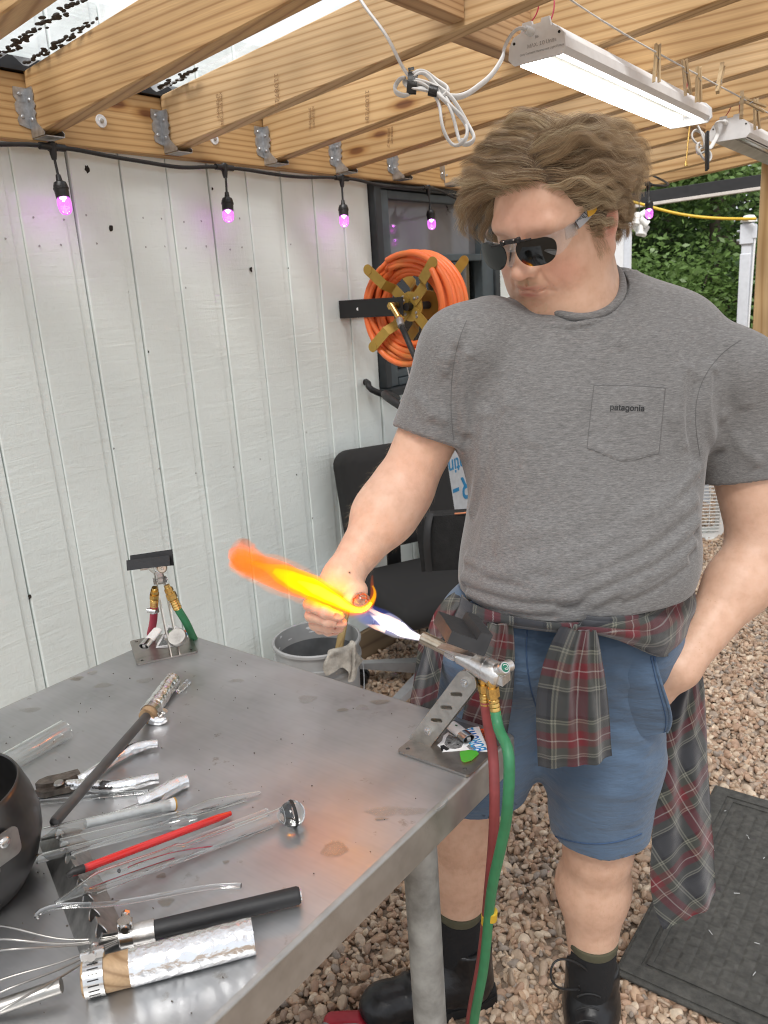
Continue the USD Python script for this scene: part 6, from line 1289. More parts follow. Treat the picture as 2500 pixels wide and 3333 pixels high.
def skin_of(fn, lo, hi, res, B=8, slack=1.6, project=True):
    """Surface nets over the blocks that the surface can cross -> vertices, triangles, unit normals."""
    lo, hi = np.asarray(lo, float), np.asarray(hi, float); bs = B * res
    nb = np.ceil((hi - lo) / bs).astype(int)
    bi = np.stack(np.meshgrid(*[np.arange(n) for n in nb], indexing='ij'), -1).reshape(-1, 3)
    dc = fn(lo + (bi + 0.5) * bs); bi = bi[np.abs(dc) < bs * 0.5 * slack]
    o = np.stack(np.meshgrid(*[np.arange(B + 1)] * 3, indexing='ij'), -1).reshape(-1, 3)
    D_ = np.empty((len(bi), len(o)))
    for s in range(0, len(bi), 400):
        q = (bi[s:s + 400, None] * B + o[None]); D_[s:s + 400] = fn(lo + q.reshape(-1, 3) * res).reshape(len(q), -1)
    D_ = D_.reshape(-1, B + 1, B + 1, B + 1)
    c8 = [(i, j, k) for i in (0, 1) for j in (0, 1) for k in (0, 1)]
    C = np.stack([D_[:, i:i + B, j:j + B, k:k + B] for i, j, k in c8], -1); neg = C < 0
    act = neg.any(-1) & ~neg.all(-1); b_, x_, y_, z_ = np.nonzero(act); C = C[act]
    acc, cnt = np.zeros((len(C), 3)), np.zeros(len(C))
    for a in range(8):
        for b in range(a + 1, 8):
            if sum(u != v for u, v in zip(c8[a], c8[b])) == 1:
                cr = (C[:, a] < 0) != (C[:, b] < 0); t = C[:, a] / np.where(cr, C[:, a] - C[:, b], 1)
                acc += np.where(cr[:, None], np.array(c8[a]) + t[:, None] * (np.array(c8[b]) - np.array(c8[a])), 0); cnt += cr
    gi = bi[b_] * B + np.stack([x_, y_, z_], 1)
    V = lo + (gi + acc / cnt[:, None]) * res
    dims = nb * B + 2; key = (gi[:, 0] * dims[1] + gi[:, 1]) * dims[2] + gi[:, 2]
    order = np.argsort(key); sk = key[order]
    def find(g): 
        k = (g[:, 0] * dims[1] + g[:, 1]) * dims[2] + g[:, 2]; j = np.clip(np.searchsorted(sk, k), 0, len(sk) - 1); return np.where(sk[j] == k, order[j], -1)
    F = []
    for ax in range(3):
        a1, a2 = (ax + 1) % 3, (ax + 2) % 3; e = np.eye(3, dtype=int); ia = c8.index(tuple([0, 0, 0])); ib = c8.index(tuple(e[ax]))
        s = (C[:, ia] < 0) != (C[:, ib] < 0); g = gi[s]; flip = C[s, ia] < 0
        q = np.stack([find(g), find(g - e[a1]), find(g - e[a1] - e[a2]), find(g - e[a2])], 1)
        ok = (q >= 0).all(1); q = q[ok]; fl = flip[ok]; q[fl] = q[fl][:, ::-1]
        F += [q[:, [0, 2, 1]], q[:, [0, 3, 2]]]
    F = np.vstack(F)
    N = grad(fn, V)
    if project:
        V = V - N * np.clip(fn(V), -res, res)[:, None] * 0.9; N = grad(fn, V)
    fn_ = np.cross(V[F[:, 1]] - V[F[:, 0]], V[F[:, 2]] - V[F[:, 0]])
    if np.sum((fn_ * N[F[:, 0]]).sum(1) > 0) < len(F) / 2: F = F[:, ::-1]
    return V, F, N
def join(ms):
    V, F, N, n = [], [], [], 0
    for v, f, nn in ms: V.append(v); F.append(f + n); N.append(nn); n += len(v)
    return np.vstack(V), np.vstack(F), np.vstack(N)
def dense(P, n=60): return spline(P, n)
def folds(p, L):
    """L: (points of a 3-D polyline, height, width): sum of soft ridges along the lines."""
    out = np.zeros(len(p))
    for P, tree_, amp, w in L:
        d, _ = tree_.query(p, distance_upper_bound=w * 2.6); ok = np.isfinite(d); out[ok] += amp * np.exp(-(d[ok] / w) ** 2)
    return out
def march(fn, px, py, d0, d1):
    """Where the sight line through px, py first meets the surface fn = 0 between d0 and d1 metres ahead."""
    d = np.full(len(px), d0); r = np.array([ray(x, y) for x, y in zip(px, py)]); L = np.linalg.norm(r, axis=1)
    for _ in range(70):
        s = fn(CAM_AT + r * d[:, None]); d = np.minimum(d + np.clip(s, -.02, .03) / L * 0.7, d1)
    return CAM_AT + r * d[:, None]
def fold(fn, px, amp, w, d0=0.9, d1=1.7, n=40):
    P = np.array([D(*q) for q in px]); P = spline(P, n); q = march(fn, P[:, 0], P[:, 1], d0, d1)
    return (q, cKDTree(q), amp, w)

person = thing('person', 'person in grey pocket T-shirt and blue shorts, dark clip-on glasses, leaning over the flame', 'person')
Aw = lambda x, y, d: at(*D(x, y), d)
ER, EF = V3(.786, .618, 0), V3(.618, -.786, 0)

# ---------------------------------------------------------------- head
HC = V3(-0.602, 1.266, 1.590); HS = 1.03; WL = 1.08
HF, HL, HU = V3(-0.139, -0.895, -0.423), V3(0.990, -0.116, -0.079), V3(0.022, -0.429, 0.903)
HR = np.stack([unit(HF), unit(HL), unit(HU)], 1)           # columns: forward, to his left, up
def hp(f, l, u): return HC + HS * (HR @ V3(f, l * WL, u))
def to_head(p): return (p - HC) @ HR / HS * V3(1, 1 / WL, 1)
I3 = np.eye(3)
def head_local(q):
    """The head in its own metres: x forward, y to his left, z up."""
    m = np.abs(q[:, 1]); qs = np.stack([q[:, 0], m, q[:, 2]], 1)
    d = ellip(q, V3(-.012, 0, .038), I3, V3(.102, .0775, .088))
    d = smin(d, ellip(q, V3(.030, 0, .020), I3, V3(.066, .066, .070)), .03)                 # brow and forehead
    d = smin(d, ellip(q, V3(.030, 0, -.040), I3, V3(.060, .0595, .066)), .035)              # middle face
    d = smin(d, ellip(qs, V3(.040, .034, -.050), I3, V3(.043, .037, .048)), .03)            # cheeks
    d = smin(d, cone(qs, V3(-.006, .062, -.040), V3(.030, .048, -.082), .020, .020), .035)  # jaw
    d = smin(d, cone(qs, V3(.030, .048, -.084), V3(.070, .014, -.103), .021, .020), .035)
    d = smin(d, ellip(q, V3(.078, 0, -.098), I3, V3(.025, .029, .021)), .022)               # chin
    d = smin(d, ellip(q, V3(.030, 0, -.098), I3, V3(.050, .046, .030)), .035)               # under the chin
    d = smin(d, cone(qs, V3(.086, .010, .034), V3(.082, .040, .036), .011, .010), .018)     # brow ridge
    d = smax(d, -ellip(qs, V3(.100, .032, .008), I3, V3(.014, .020, .015)), .016)           # sockets
    d = smin(d, ellip(qs, V3(.078, .032, .010), I3, V3(.0135, .0150, .0125)), .006)         # lids
    d = smin(d, cone(q, V3(.090, 0, .022), V3(.114, 0, -.018), .0085, .0105), .012)         # nose
    d = smin(d, ellip(q, V3(.116, 0, -.023), I3, V3(.0130, .0130, .0115)), .008)
    d = smin(d, ellip(qs, V3(.102, .0135, -.026), I3, V3(.0125, .0078, .0090)), .006)
    d = smax(d, -ellip(qs, V3(.108, .0066, -.0335), I3, V3(.0055, .0032, .0035)), .003)
    d = smin(d, ellip(q, V3(.080, 0, -.054), I3, V3(.024, .030, .026)), .018)               # muzzle
    d = smin(d, cone(q, V3(.099, 0, -.053), V3(.092, .021, -.0575), .0056, .0030), .005)    # upper lip
    d = smin(d, cone(q, V3(.099, 0, -.053), V3(.092, -.021, -.0575), .0056, .0030), .005)
    d = smin(d, cone(q, V3(.0965, -.014, -.0655), V3(.0965, .014, -.0655), .0060, .0060), .007)   # lower lip
    l, u = q[:, 1], q[:, 2]; fr = np.clip((q[:, 0] - .050) / .02, 0, 1)
    d = d + fr * .0034 * np.exp(-((u + .0592 + 1.6 * l * l - .0012 * np.cos(l * 260)) / .0017) ** 2) * np.clip((.0285 - m) / .006, 0, 1)      # the line of the mouth
    d = d + fr * .0022 * np.exp(-((m - .0275) / .0045) ** 2 - ((u + .0615) / .0050) ** 2)                                              # corners
    d = d + fr * .0028 * np.exp(-((u + .0785) / .0070) ** 2 - (l / .021) ** 2) - fr * .0036 * np.exp(-((u + .0970) / .011) ** 2 - (l / .017) ** 2)   # fold under the lip, chin
    t_ = np.clip(((m - .0190) * .0150 + (u + .0300) * -.0340) / (.0150 ** 2 + .0340 ** 2), 0, 1); dl_ = np.hypot(m - .0190 - .0150 * t_, u + .0300 + .0340 * t_)
    d = d + fr * .0017 * np.exp(-(dl_ / .0042) ** 2)                                                                                    # crease beside the nose
    d = smax(d, -cone(q, V3(.1035, 0, -.042), V3(.104, 0, -.048), .0020, .0024), .003)
    e = ellip(qs, V3(-.010, .0765, -.002), trimesh.transformations.euler_matrix(0, -.20, -.38)[:3, :3], V3(.0195, .0065, .0330))     # ears
    e = smax(e, -ellip(qs, V3(-.006, .0835, .002), trimesh.transformations.euler_matrix(0, -.20, -.38)[:3, :3], V3(.0110, .0050, .0220)), .004)
    e = smin(e, ellip(qs, V3(-.001, .0745, -.030), I3, V3(.0085, .0055, .0100)), .006)
    e = smin(e, ellip(qs, V3(.004, .0745, -.004), I3, V3(.0055, .0055, .0080)), .005)
    return smin(d, e, .006)
NECK0, NECK1 = hp(-.030, .004, -.050), Aw(1262, 668, 1.355)
def neck_d(p):
    d = cone(p, NECK0, NECK1, .060, .066)
    d = smin(d, cone(p, hp(.018, .010, -.092), Aw(1245, 660, 1.315), .044, .048), .04)
    d = smin(d, cone(p, Aw(1150, 715, 1.385), Aw(1400, 715, 1.395), .046, .046), .05)
    return d
def head_d(p): return smin(head_local(to_head(p)) * HS, neck_d(p), .022)
mh = skin_of(head_d, HC - .23, HC + .19, .0020)
# ---------------------------------------------------------------- arms and hand
z3 = lambda x, y, d: at(900 + x * .2411, 1750 + y * .2411, d)
SHR, ELR, WRR = Aw(1005, 765, 1.32), Aw(868, 1062, 1.345), z3(905, 500, 1.262)
SHL, ELL, WRL = Aw(1576, 822, 1.34), Aw(1648, 1185, 1.37), Aw(1468, 1442, 1.315)
FARM = ELR + (WRR - ELR) * .28
def arm_r(p):
    d = smin(cone(p, SHR, ELR, .059, .046), cone(p, ELR, FARM, .0450, .0460), .03)
    d = smin(d, cone(p, FARM, WRR, .0460, .0285), .03)
    return smin(d, cone(p, ELR - CAM[0] * .012, FARM - CAM[0] * .012, .034, .036), .03)
FI = {'index': [(640, 690, 1.242), (455, 905, 1.222), (655, 1000, 1.196), (850, 1062, 1.200)], 'middle': [(580, 790, 1.252), (480, 1050, 1.234), (690, 1118, 1.206), (885, 1150, 1.210)],
      'ring': [(550, 890, 1.264), (530, 1165, 1.248), (700, 1205, 1.224), (845, 1222, 1.228)], 'little': [(580, 970, 1.278), (590, 1222, 1.262), (700, 1255, 1.244), (795, 1262, 1.246)]}
FR = {'index': (.0115, .0100, .0090, .0078), 'middle': (.0118, .0103, .0093, .0079), 'ring': (.0112, .0098, .0088, .0076), 'little': (.0100, .0086, .0078, .0068)}
TH = [z3(1010, 560, 1.252), z3(1085, 715, 1.238), z3(1030, 815, 1.226), z3(950, 880, 1.220)]
def hand_d(p):
    d = cone(p, WRR, z3(830, 620, 1.252), .0275, .0260)
    for nm, J in FI.items():
        q = [z3(*j) for j in J]
        d = smin(d, cone(p, WRR + (z3(830, 620, 1.255) - WRR) * .5, q[0], .022, FR[nm][0] + .003), .012)
    d = smin(d, cone(p, z3(870, 640, 1.262), z3(720, 960, 1.268), .022, .018), .018)
    d = smin(d, cone(p, z3(960, 560, 1.256), TH[1], .021, .0155), .014)
    t = chain(p, TH[1:], (.0150, .0125, .0100), .005)
    d = smin(d, t, .008)
    for nm, J in FI.items():
        q = [z3(*j) for j in J]; f = chain(p, q, FR[nm], .004)
        f = smin(f, np.linalg.norm(p - q[1], axis=1) - FR[nm][1] * 1.06, .003); f = smin(f, np.linalg.norm(p - q[2], axis=1) - FR[nm][2] * 1.04, .003)
        nl = q[3] - (q[3] - q[2]) * .10 - CAM[2] * FR[nm][3] * .95; R_ = np.stack([unit(q[3] - q[2]), unit(np.cross(unit(q[3] - q[2]), CAM[2])), -CAM[2]], 1)
        f = smax(f, -ellip(p, nl, R_, V3(.0062, .0046, .0011)), .0012)
        d = smin(d, f, .0016)
    return d
def arm_hand(p): return smin(arm_r(p), hand_d(p), .014)
def bb(P, m): P = np.array(P); return P.min(0) - m, P.max(0) + m
mr = skin_of(arm_r, *bb([SHR, ELR, WRR], .075), .0042)
mhand = skin_of(arm_hand, *bb([z3(*j) for J in FI.values() for j in J] + TH + [WRR, WRR + (ELR - WRR) * .12], .03), .0019)
# the coarse arm only down to the wrist
cutn = unit(ELR - WRR); cp_ = WRR + (ELR - WRR) * .16
kf = ((mr[0][mr[1]].mean(1) - cp_) @ cutn) > -.006; mr = (mr[0], mr[1][kf], mr[2])
kf = ((mhand[0][mhand[1]].mean(1) - cp_) @ cutn) < .0; mhand = (mhand[0], mhand[1][kf], mhand[2])
HANDL = Aw(1405, 1490, 1.345)
def arm_l(p):
    d = smin(cone(p, SHL, ELL, .062, .052), cone(p, ELL, ELL + (WRL - ELL) * .3, .0505, .0500), .03)
    d = smin(d, cone(p, ELL + (WRL - ELL) * .3, WRL, .0500, .0300), .03)
    d = smin(d, cone(p, WRL, HANDL, .0310, .0330), .02)
    return smin(d, cone(p, HANDL, Aw(1350, 1560, 1.40), .031, .026), .02)
ml_ = skin_of(arm_l, *bb([SHL, ELL, WRL, Aw(1350, 1560, 1.40)], .08), .0042)
# ---------------------------------------------------------------- legs
HIPL, KNL, ANL = Aw(1310, 1410, 1.395), Aw(1292, 1830, 1.515), Aw(1277, 2105, 1.61)
HIPR, KNR, ANR = Aw(1085, 1410, 1.43), Aw(1002, 1790, 1.60), Aw(988, 2030, 1.70)
def leg(p, K, A):
    C = K + (A - K) * .34 - EF * .018
    d = smin(cone(p, K + V3(0, 0, .16), K, .074, .060), cone(p, K, C, .058, .064), .03)
    return smin(d, cone(p, C, A, .0640, .040), .04)
mll = skin_of(lambda p: leg(p, KNL, ANL), *bb([KNL + V3(0, 0, .12), ANL], .09), .0058)
mlr = skin_of(lambda p: leg(p, KNR, ANR), *bb([KNR + V3(0, 0, .12), ANR], .09), .0058)
body = join([mh, mr, mhand, ml_, mll, mlr])
# colouring: redness where blood shows, lips, stubble
nv = len(body[0]); q = to_head(body[0]); red = np.zeros(nv); lip = np.zeros(nv); stb = np.zeros(nv)
ish = np.arange(nv) < len(mh[0]); qa = np.abs(q[:, 1])
gz = lambda c, r, qq: np.exp(-(((qq - V3(*c)) / V3(*r)) ** 2).sum(1))
qm = np.stack([q[:, 0], qa, q[:, 2]], 1)
red += ish * (0.55 * gz((.118, 0, -.024), (.014, .016, .014), qm) + 0.45 * gz((.075, .045, -.035), (.04, .028, .026), qm) + 0.9 * gz((-.010, .080, .0), (.022, .014, .034), qm) + .3 * gz((.09, 0, .05), (.04, .06, .03), qm) + .35 * gz((.10, 0, -.09), (.02, .025, .02), qm))
lip = ish * np.maximum(gz((.096, 0, -.0545), (.020, .021, .0042), qm), gz((.095, 0, -.0655), (.020, .018, .0050), qm))
stb = ish * (gz((.092, 0, -.045), (.02, .026, .010), qm) * .5 + gz((.085, 0, -.088), (.035, .035, .016), qm) * .55 + gz((.02, .068, -.045), (.035, .022, .045), qm) * .4)
for nm, J in FI.items():
    for j in (1, 2): red += (~ish) * 0.5 * np.exp(-(np.linalg.norm(body[0] - z3(*J[j]), axis=1) / .010) ** 2)
    red += (~ish) * 0.45 * np.exp(-(np.linalg.norm(body[0] - z3(*J[3]), axis=1) / .010) ** 2)
red += (~ish) * 0.30 * np.exp(-(np.linalg.norm(body[0] - ELR, axis=1) / .06) ** 2)
M['skin'] = mat('fair_skin', {'g': ('geometry', {}), 'a': ('attribute', {'attribute': 'tone'}), 'sc': ('separate_color', {}),
    'n': ('noise_texture', {'scale': 55.0, 'detail': 4.0, 'roughness': 0.6}), 'r': ('rgb_ramp', {'ramp': [(0.30, (0.640, 0.395, 0.275)), (0.52, (0.705, 0.450, 0.320)), (0.75, (0.740, 0.490, 0.360))]}),
    'v': ('voronoi_texture', {'scale': 130.0}), 'rv': ('rgb_ramp', {'ramp': [(0.0, (0.72, 0.58, 0.48)), (0.10, (0.86, 0.77, 0.70)), (0.17, (1, 1, 1))]}), 'nf': ('noise_texture', {'scale': 16.0, 'detail': 2.0}), 'mf': ('map_range', {'from_min': 0.5, 'from_max': 0.62, 'to_min': 0.0, 'to_max': 0.55, 'clamp': True}),
    'x0': ('mix', {'mix_type': 'multiply'}), 'x1': ('mix', {'mix_type': 'mix', 'color2': (0.66, 0.255, 0.19)}), 'x2': ('mix', {'mix_type': 'mix', 'color2': (0.44, 0.155, 0.125)}), 'x3': ('mix', {'mix_type': 'mix', 'color2': (0.44, 0.235, 0.125)}),
    'nb': ('noise_texture', {'scale': 420.0, 'detail': 3.0}), 'nb2': ('noise_texture', {'scale': 90.0, 'detail': 3.0}), 'ab': ('math', {'math_type': 'add'}), 'b': ('bump', {'strength': 0.5, 'distance': 0.0005}),
    'p': ('principled_bsdf', {'roughness': 0.44, 'subsurface_weight': 0.10, 'subsurface_scale': 0.004, 'subsurface_radius': (1.0, 0.35, 0.18), 'specular_ior_level': 0.4})},
    [('g.position', 'n.vector'), ('g.position', 'v.vector'), ('g.position', 'nf.vector'), ('n.fac', 'r.fac'), ('v.distance', 'rv.fac'), ('nf.fac', 'mf.value'), ('mf.result', 'x0.fac'), ('r.color', 'x0.color1'), ('rv.color', 'x0.color2'), ('a.color', 'sc.color'),
     ('x0.color', 'x1.color1'), ('sc.r', 'x1.fac'), ('x1.color', 'x2.color1'), ('sc.g', 'x2.fac'), ('x2.color', 'x3.color1'), ('sc.b', 'x3.fac'), ('x3.color', 'p.base_color'),
     ('g.position', 'nb.vector'), ('g.position', 'nb2.vector'), ('nb.fac', 'ab.value1'), ('nb2.fac', 'ab.value2'), ('ab.value', 'b.height'), ('b.normal', 'p.normal')])
part(person, 'body', (body[0], body[1]), M['skin'], normals=body[2], prims={'tone': np.stack([np.clip(red, 0, .8), np.clip(lip * 1.2, 0, .9), np.clip(stb, 0, .45)], 1)})

# ---------------------------------------------------------------- T-shirt
rows = [(588, 1235, 1372, 1.395, .050), (612, 1152, 1418, 1.385, .062), (640, 1070, 1490, 1.375, .074), (672, 1005, 1535, 1.365, .086), (712, 985, 1552, 1.352, .098), (770, 978, 1570, 1.345, .112), (850, 976, 1566, 1.342, .125), (950, 984, 1530, 1.342, .134), (1050, 1008, 1510, 1.340, .142), (1150, 996, 1503, 1.338, .150), (1215, 988, 1502, 1.338, .154), (1270, 990, 1484, 1.340, .150), (1330, 1010, 1470, 1.345, .142), (1400, 1010, 1460, 1.35, .138)]
zs, xc, yc, ha, hb = [], [], [], [], []
for (y, xl, xr, d, b) in rows:
    a_, b_ = Aw(xl, y, d), Aw(xr, y, d); c = (a_ + b_) / 2; zs.append(c[2]); xc.append(c @ ER); yc.append(c @ EF); ha.append(np.linalg.norm(b_ - a_) / 2 * .985); hb.append(b)
zs = np.array(zs)[::-1]; TOR = [CubicSpline(zs, np.array(v)[::-1]) for v in (xc, yc, ha, hb)]; Z0_, Z1_ = zs[0], zs[-1]
def torso_d(p, off=0.0, n=2.35):
    z = np.clip(p[:, 2], Z0_, Z1_); X, Y = p @ ER - TOR[0](z), p @ EF - TOR[1](z); A, B_ = TOR[2](z) + off, TOR[3](z) + off
    rho = (np.abs(X / A) ** n + np.abs(Y / B_) ** n) ** (1 / n)
    # distance along the radius, damped for the flattened shape
    L = np.sqrt(X * X + Y * Y); d = (rho - 1) * L / np.maximum(rho, 1e-6)
    g = np.sqrt((X / A ** 2) ** 2 + (Y / B_ ** 2) ** 2) * L / np.maximum((X / A) ** 2 + (Y / B_) ** 2, 1e-9)
    d = d / np.clip(g, 1, 2.2)
    return np.maximum(d, p[:, 2] - Z1_)
SLR1, SLL1 = Aw(923, 962, 1.335), Aw(1608, 1035, 1.37)
def sleeves(p):
    r = smin(cone(p, SHR, SLR1, .076, .066), cone(p, Aw(1060, 745, 1.345), SHR, .080, .074), .03)
    l = smin(cone(p, SHL, SLL1, .080, .077), cone(p, Aw(1485, 770, 1.36), SHL, .080, .079), .03)
    ur, ul = unit(SLR1 - SHR + V3(0, 0, -.0)), unit(SLL1 - SHL)
    ur = unit(Aw(868, 945, 1.32) * 0 + (SLR1 - SHR)); 
    r = smax(r, (p - (SLR1 - ur * .012)) @ unit(ur + V3(0, 0, -.15)), .006); l = smax(l, (p - (SLL1 - ul * .008)) @ unit(ul), .006)
    # cavities
    r = smax(r, -smax(cone(p, SHR, SLR1 + ur * .06, .058, .0585), -((p - (SLR1 - ur * .022)) @ ur), .004), .003)
    l = smax(l, -smax(cone(p, SHL, SLL1 + ul * .06, .068, .0690), -((p - (SLL1 - ul * .035)) @ ul), .004), .003)
    return r, l
hx = [(930, 1262), (990, 1282), (1040, 1308), (1100, 1328), (1180, 1344), (1240, 1343), (1320, 1326), (1400, 1298), (1478, 1264), (1530, 1245)]
hemx, hemz = zip(*[((P := Aw(x, y, 1.20 + .10 * (abs(x - 1235) / 245) ** 2)) @ ER, P[2]) for x, y in hx])
def base_shirt(p):
    d = torso_d(p); r, l = sleeves(p)
    d = smin(d, r, .022); d = smin(d, l, .022)
    return d
FS = []
for px, amp, w in [
    ([(1495, 1085), (1400, 1165), (1290, 1225), (1170, 1275)], .0060, .016), ([(1500, 1130), (1420, 1200), (1330, 1245), (1230, 1290)], .0070, .014), ([(1450, 1100), (1340, 1160), (1220, 1205), (1100, 1230)], .0035, .018),
    ([(1495, 1175), (1440, 1225), (1370, 1262), (1290, 1300)], .0060, .012), ([(1480, 1215), (1420, 1258), (1350, 1290)], .0045, .009),
    ([(1010, 1210), (1080, 1245), (1150, 1262)], .0045, .012), ([(1005, 1250), (1060, 1272), (1150, 1290), (1240, 1292)], .0075, .012), ([(1015, 1285), (1100, 1312), (1190, 1318)], .0050, .010), ([(1050, 1240), (1130, 1240), (1230, 1225)], .0030, .014),
    ([(1100, 880), (1085, 1000), (1060, 1120), (1040, 1190)], .0040, .018), ([(1150, 960), (1120, 1080), (1090, 1180)], .0030, .016), ([(1050, 900), (1040, 1010), (1020, 1100)], .0040, .013),
    ([(1505, 830), (1490, 900), (1495, 960), (1510, 1000)], -.0035, .010), ([(1480, 800), (1470, 880), (1480, 960)], .0050, .013), ([(1430, 740), (1450, 820), (1455, 900)], .0025, .016),
    ([(1535, 800), (1530, 880), (1545, 960)], .0060, .013), ([(1580, 740), (1600, 800), (1612, 870)], .0030, .013), ([(1560, 900), (1590, 960), (1630, 1000)], .0030, .012),
    ([(985, 760), (975, 830), (980, 890), (985, 940)], -.0030, .010), ([(1010, 770), (1005, 850), (1005, 930)], .0040, .013), ([(960, 780), (940, 840), (930, 900)], .0030, .012), ([(905, 860), (930, 890), (960, 905)], .0022, .010),
    ([(1000, 700), (985, 745), (965, 800)], .0025, .009), ([(1365, 610), (1340, 660), (1310, 720)], .0028, .010), ([(1395, 620), (1375, 690), (1350, 740)], .0025, .010), ([(1330, 760), (1300, 850), (1290, 930)], -.0022, .020), ([(1200, 700), (1180, 760), (1150, 820)], .0016, .02),
    ([(1510, 1010), (1450, 1075), (1370, 1120)], .0040, .013), ([(1120, 1150), (1200, 1140), (1300, 1100)], .0018, .02)]:
    FS.append(fold(base_shirt, px, amp * 2.2, w * .95, n=140))
    if amp > .0025: FS.append(fold(base_shirt, [(x_ + w * 250, y_ + w * 900) for x_, y_ in px], -amp * 1.3, w * .75, n=140))
NK = np.array([Aw(*a) for a in [(1366, 592, 1.40), (1366, 606, 1.36), (1352, 640, 1.32), (1320, 676, 1.290), (1268, 698, 1.268), (1210, 706, 1.268), (1158, 700, 1.290), (1124, 676, 1.33), (1128, 645, 1.385), (1185, 612, 1.43), (1270, 590, 1.445), (1340, 584, 1.43), (1366, 592, 1.40)]])
NKc = spline(NK, 160); NKT = cKDTree(NKc); NC = NK[:-1].mean(0); _, _, vv_ = np.linalg.svd(NK[:-1] - NC); NN = vv_[2] * np.sign(vv_[2][2])
PKC = np.array([D(*q_) for q_ in [(1283, 832), (1437, 838), (1423, 980), (1345, 996), (1268, 968)]]); PKN = np.roll(PKC, -1, 0) - PKC; PKN = np.stack([PKN[:, 1], -PKN[:, 0]], 1); PKN /= np.linalg.norm(PKN, axis=1)[:, None]     # outline of the chest pocket
def shirt_d(p):
    d = base_shirt(p) - folds(p, FS)
    lo_ = meshkit.noise(p * V3(22, 22, 14) + 5) - .5; d = d - .0030 * lo_
    # neck opening: everything above the collar line inside it goes
    q = p - NC; h = q @ NN; dd, _ = NKT.query(p)
    d = smax(d, -(neck_d(p) - .0035), .003)
    d = smax(d, -smax(-(h - .003), np.linalg.norm(q - h[:, None] * NN, axis=1) - .075, .004), .004)
    d = smin(d, dd - .0062, .004)                                    # rib collar
    d = smax(d, -(neck_d(p) - .0015), .002)
    c3 = (p - CAM_AT) @ CAM.T; uv_ = np.stack([c3[:, 0], c3[:, 1]], 1) / c3[:, 2:] * FOCAL + V3(1250, 1666.5)[:2]
    dp = np.max((uv_[:, None] - PKC[None]) @ PKN.T * np.eye(5)[None].max() if False else np.einsum('nij,ij->ni', uv_[:, None] - PKC[None], PKN), axis=1)
    d = d - .0018 * np.clip(.5 - dp / 7, 0, 1) * ((p @ EF) > TOR[1](1.3))
    hz = np.interp(p @ ER, hemx, hemz)
    return smax(d, hz - p[:, 2], .004)
ms_ = skin_of(shirt_d, *bb([SHR, SHL, SLR1, SLL1, Aw(1235, 1350, 1.2), Aw(1235, 575, 1.45), Aw(1235, 1350, 1.5)], .09), .0046, slack=2.4)
HX = np.eye(3); ang_er = math.atan2(ER[1], ER[0])
def heather(name, base, dark, light):
    return mat(name, {'g': ('geometry', {}), 'm': ('mapping', {'rotation': (0, 0, -ang_er)}), 'm1': ('mapping', {'scale': (230, 520, 1500)}), 'm2': ('mapping', {'scale': (85, 220, 620)}),
        'n1': ('noise_texture', {'scale': 1.0, 'detail': 3.0, 'roughness': 0.7}), 'n2': ('noise_texture', {'scale': 1.0, 'detail': 2.0}),
        'ad': ('math', {'math_type': 'multiply_add', 'value2': 0.55}), 'ml': ('math', {'math_type': 'multiply', 'value2': 0.45}),
        'r': ('rgb_ramp', {'ramp': [(0.33, dark), (0.5, base), (0.68, light)]}), 
        'p': ('principled_bsdf', {'roughness': 0.9, 'sheen_weight': 0.25, 'sheen_roughness': 0.5})},
        [('g.position', 'm.vector'), ('m.vector', 'm1.vector'), ('m.vector', 'm2.vector'), ('m1.vector', 'n1.vector'), ('m2.vector', 'n2.vector'), ('n2.fac', 'ml.value1'), ('n1.fac', 'ad.value1'), ('ml.value', 'ad.value3'),
         ('ad.value', 'r.fac'), ('r.color', 'p.base_color'), ])
M['heather'] = heather('grey_heather_jersey', (0.165, 0.162, 0.159), (0.100, 0.098, 0.096), (0.262, 0.258, 0.254))
shirt = part(person, 't_shirt', (ms_[0], ms_[1]), M['heather'], normals=ms_[2])
ck = NKc.copy()
for _ in range(14):
    ck = ck - grad(neck_d, ck) * (neck_d(ck) - .0045)[:, None] * .8; ck = ck - grad(base_shirt, ck) * (base_shirt(ck) - .0055)[:, None] * .8
kk_ = 9; ck = np.stack([np.convolve(np.r_[ck[-1 - kk_:-1, i], ck[:, i], ck[1:1 + kk_, i]], np.ones(2 * kk_ + 1) / (2 * kk_ + 1), 'valid') for i in range(3)], 1)
part(shirt, 'rib_collar', tube(np.vstack([ck, ck[1:2]]), .0072, 12, cap=False), M['heather'], True)
def on_shirt(pxs, lift=.0008, d0=1.0):
    P = np.array([D(*q) for q in pxs]); q = march(shirt_d, P[:, 0], P[:, 1], d0, 1.6); return q + grad(shirt_d, q) * lift
M['stitch'] = plain('stitch_grey', (0.12, 0.118, 0.116), 0.9)
def seam(pxs, n=50, r=.0005, m=None, nm='seam'):
    P = spline(np.array(pxs, float), n); q = on_shirt(P, .0002); part(shirt, nm, tube(q, r, 6), m or M['stitch'], True)
seam([(1283, 832), (1360, 833), (1437, 838)]); seam([(1283, 832), (1275, 900), (1268, 968)]); seam([(1437, 838), (1430, 910), (1423, 980)]); seam([(1268, 968), (1310, 985), (1345, 996), (1380, 991), (1423, 980)])
seam([(1600, 735), (1562, 762), (1530, 800), (1508, 850), (1503, 920), (1512, 985)]); seam([(1008, 692), (990, 740), (978, 800), (974, 870), (980, 950)])
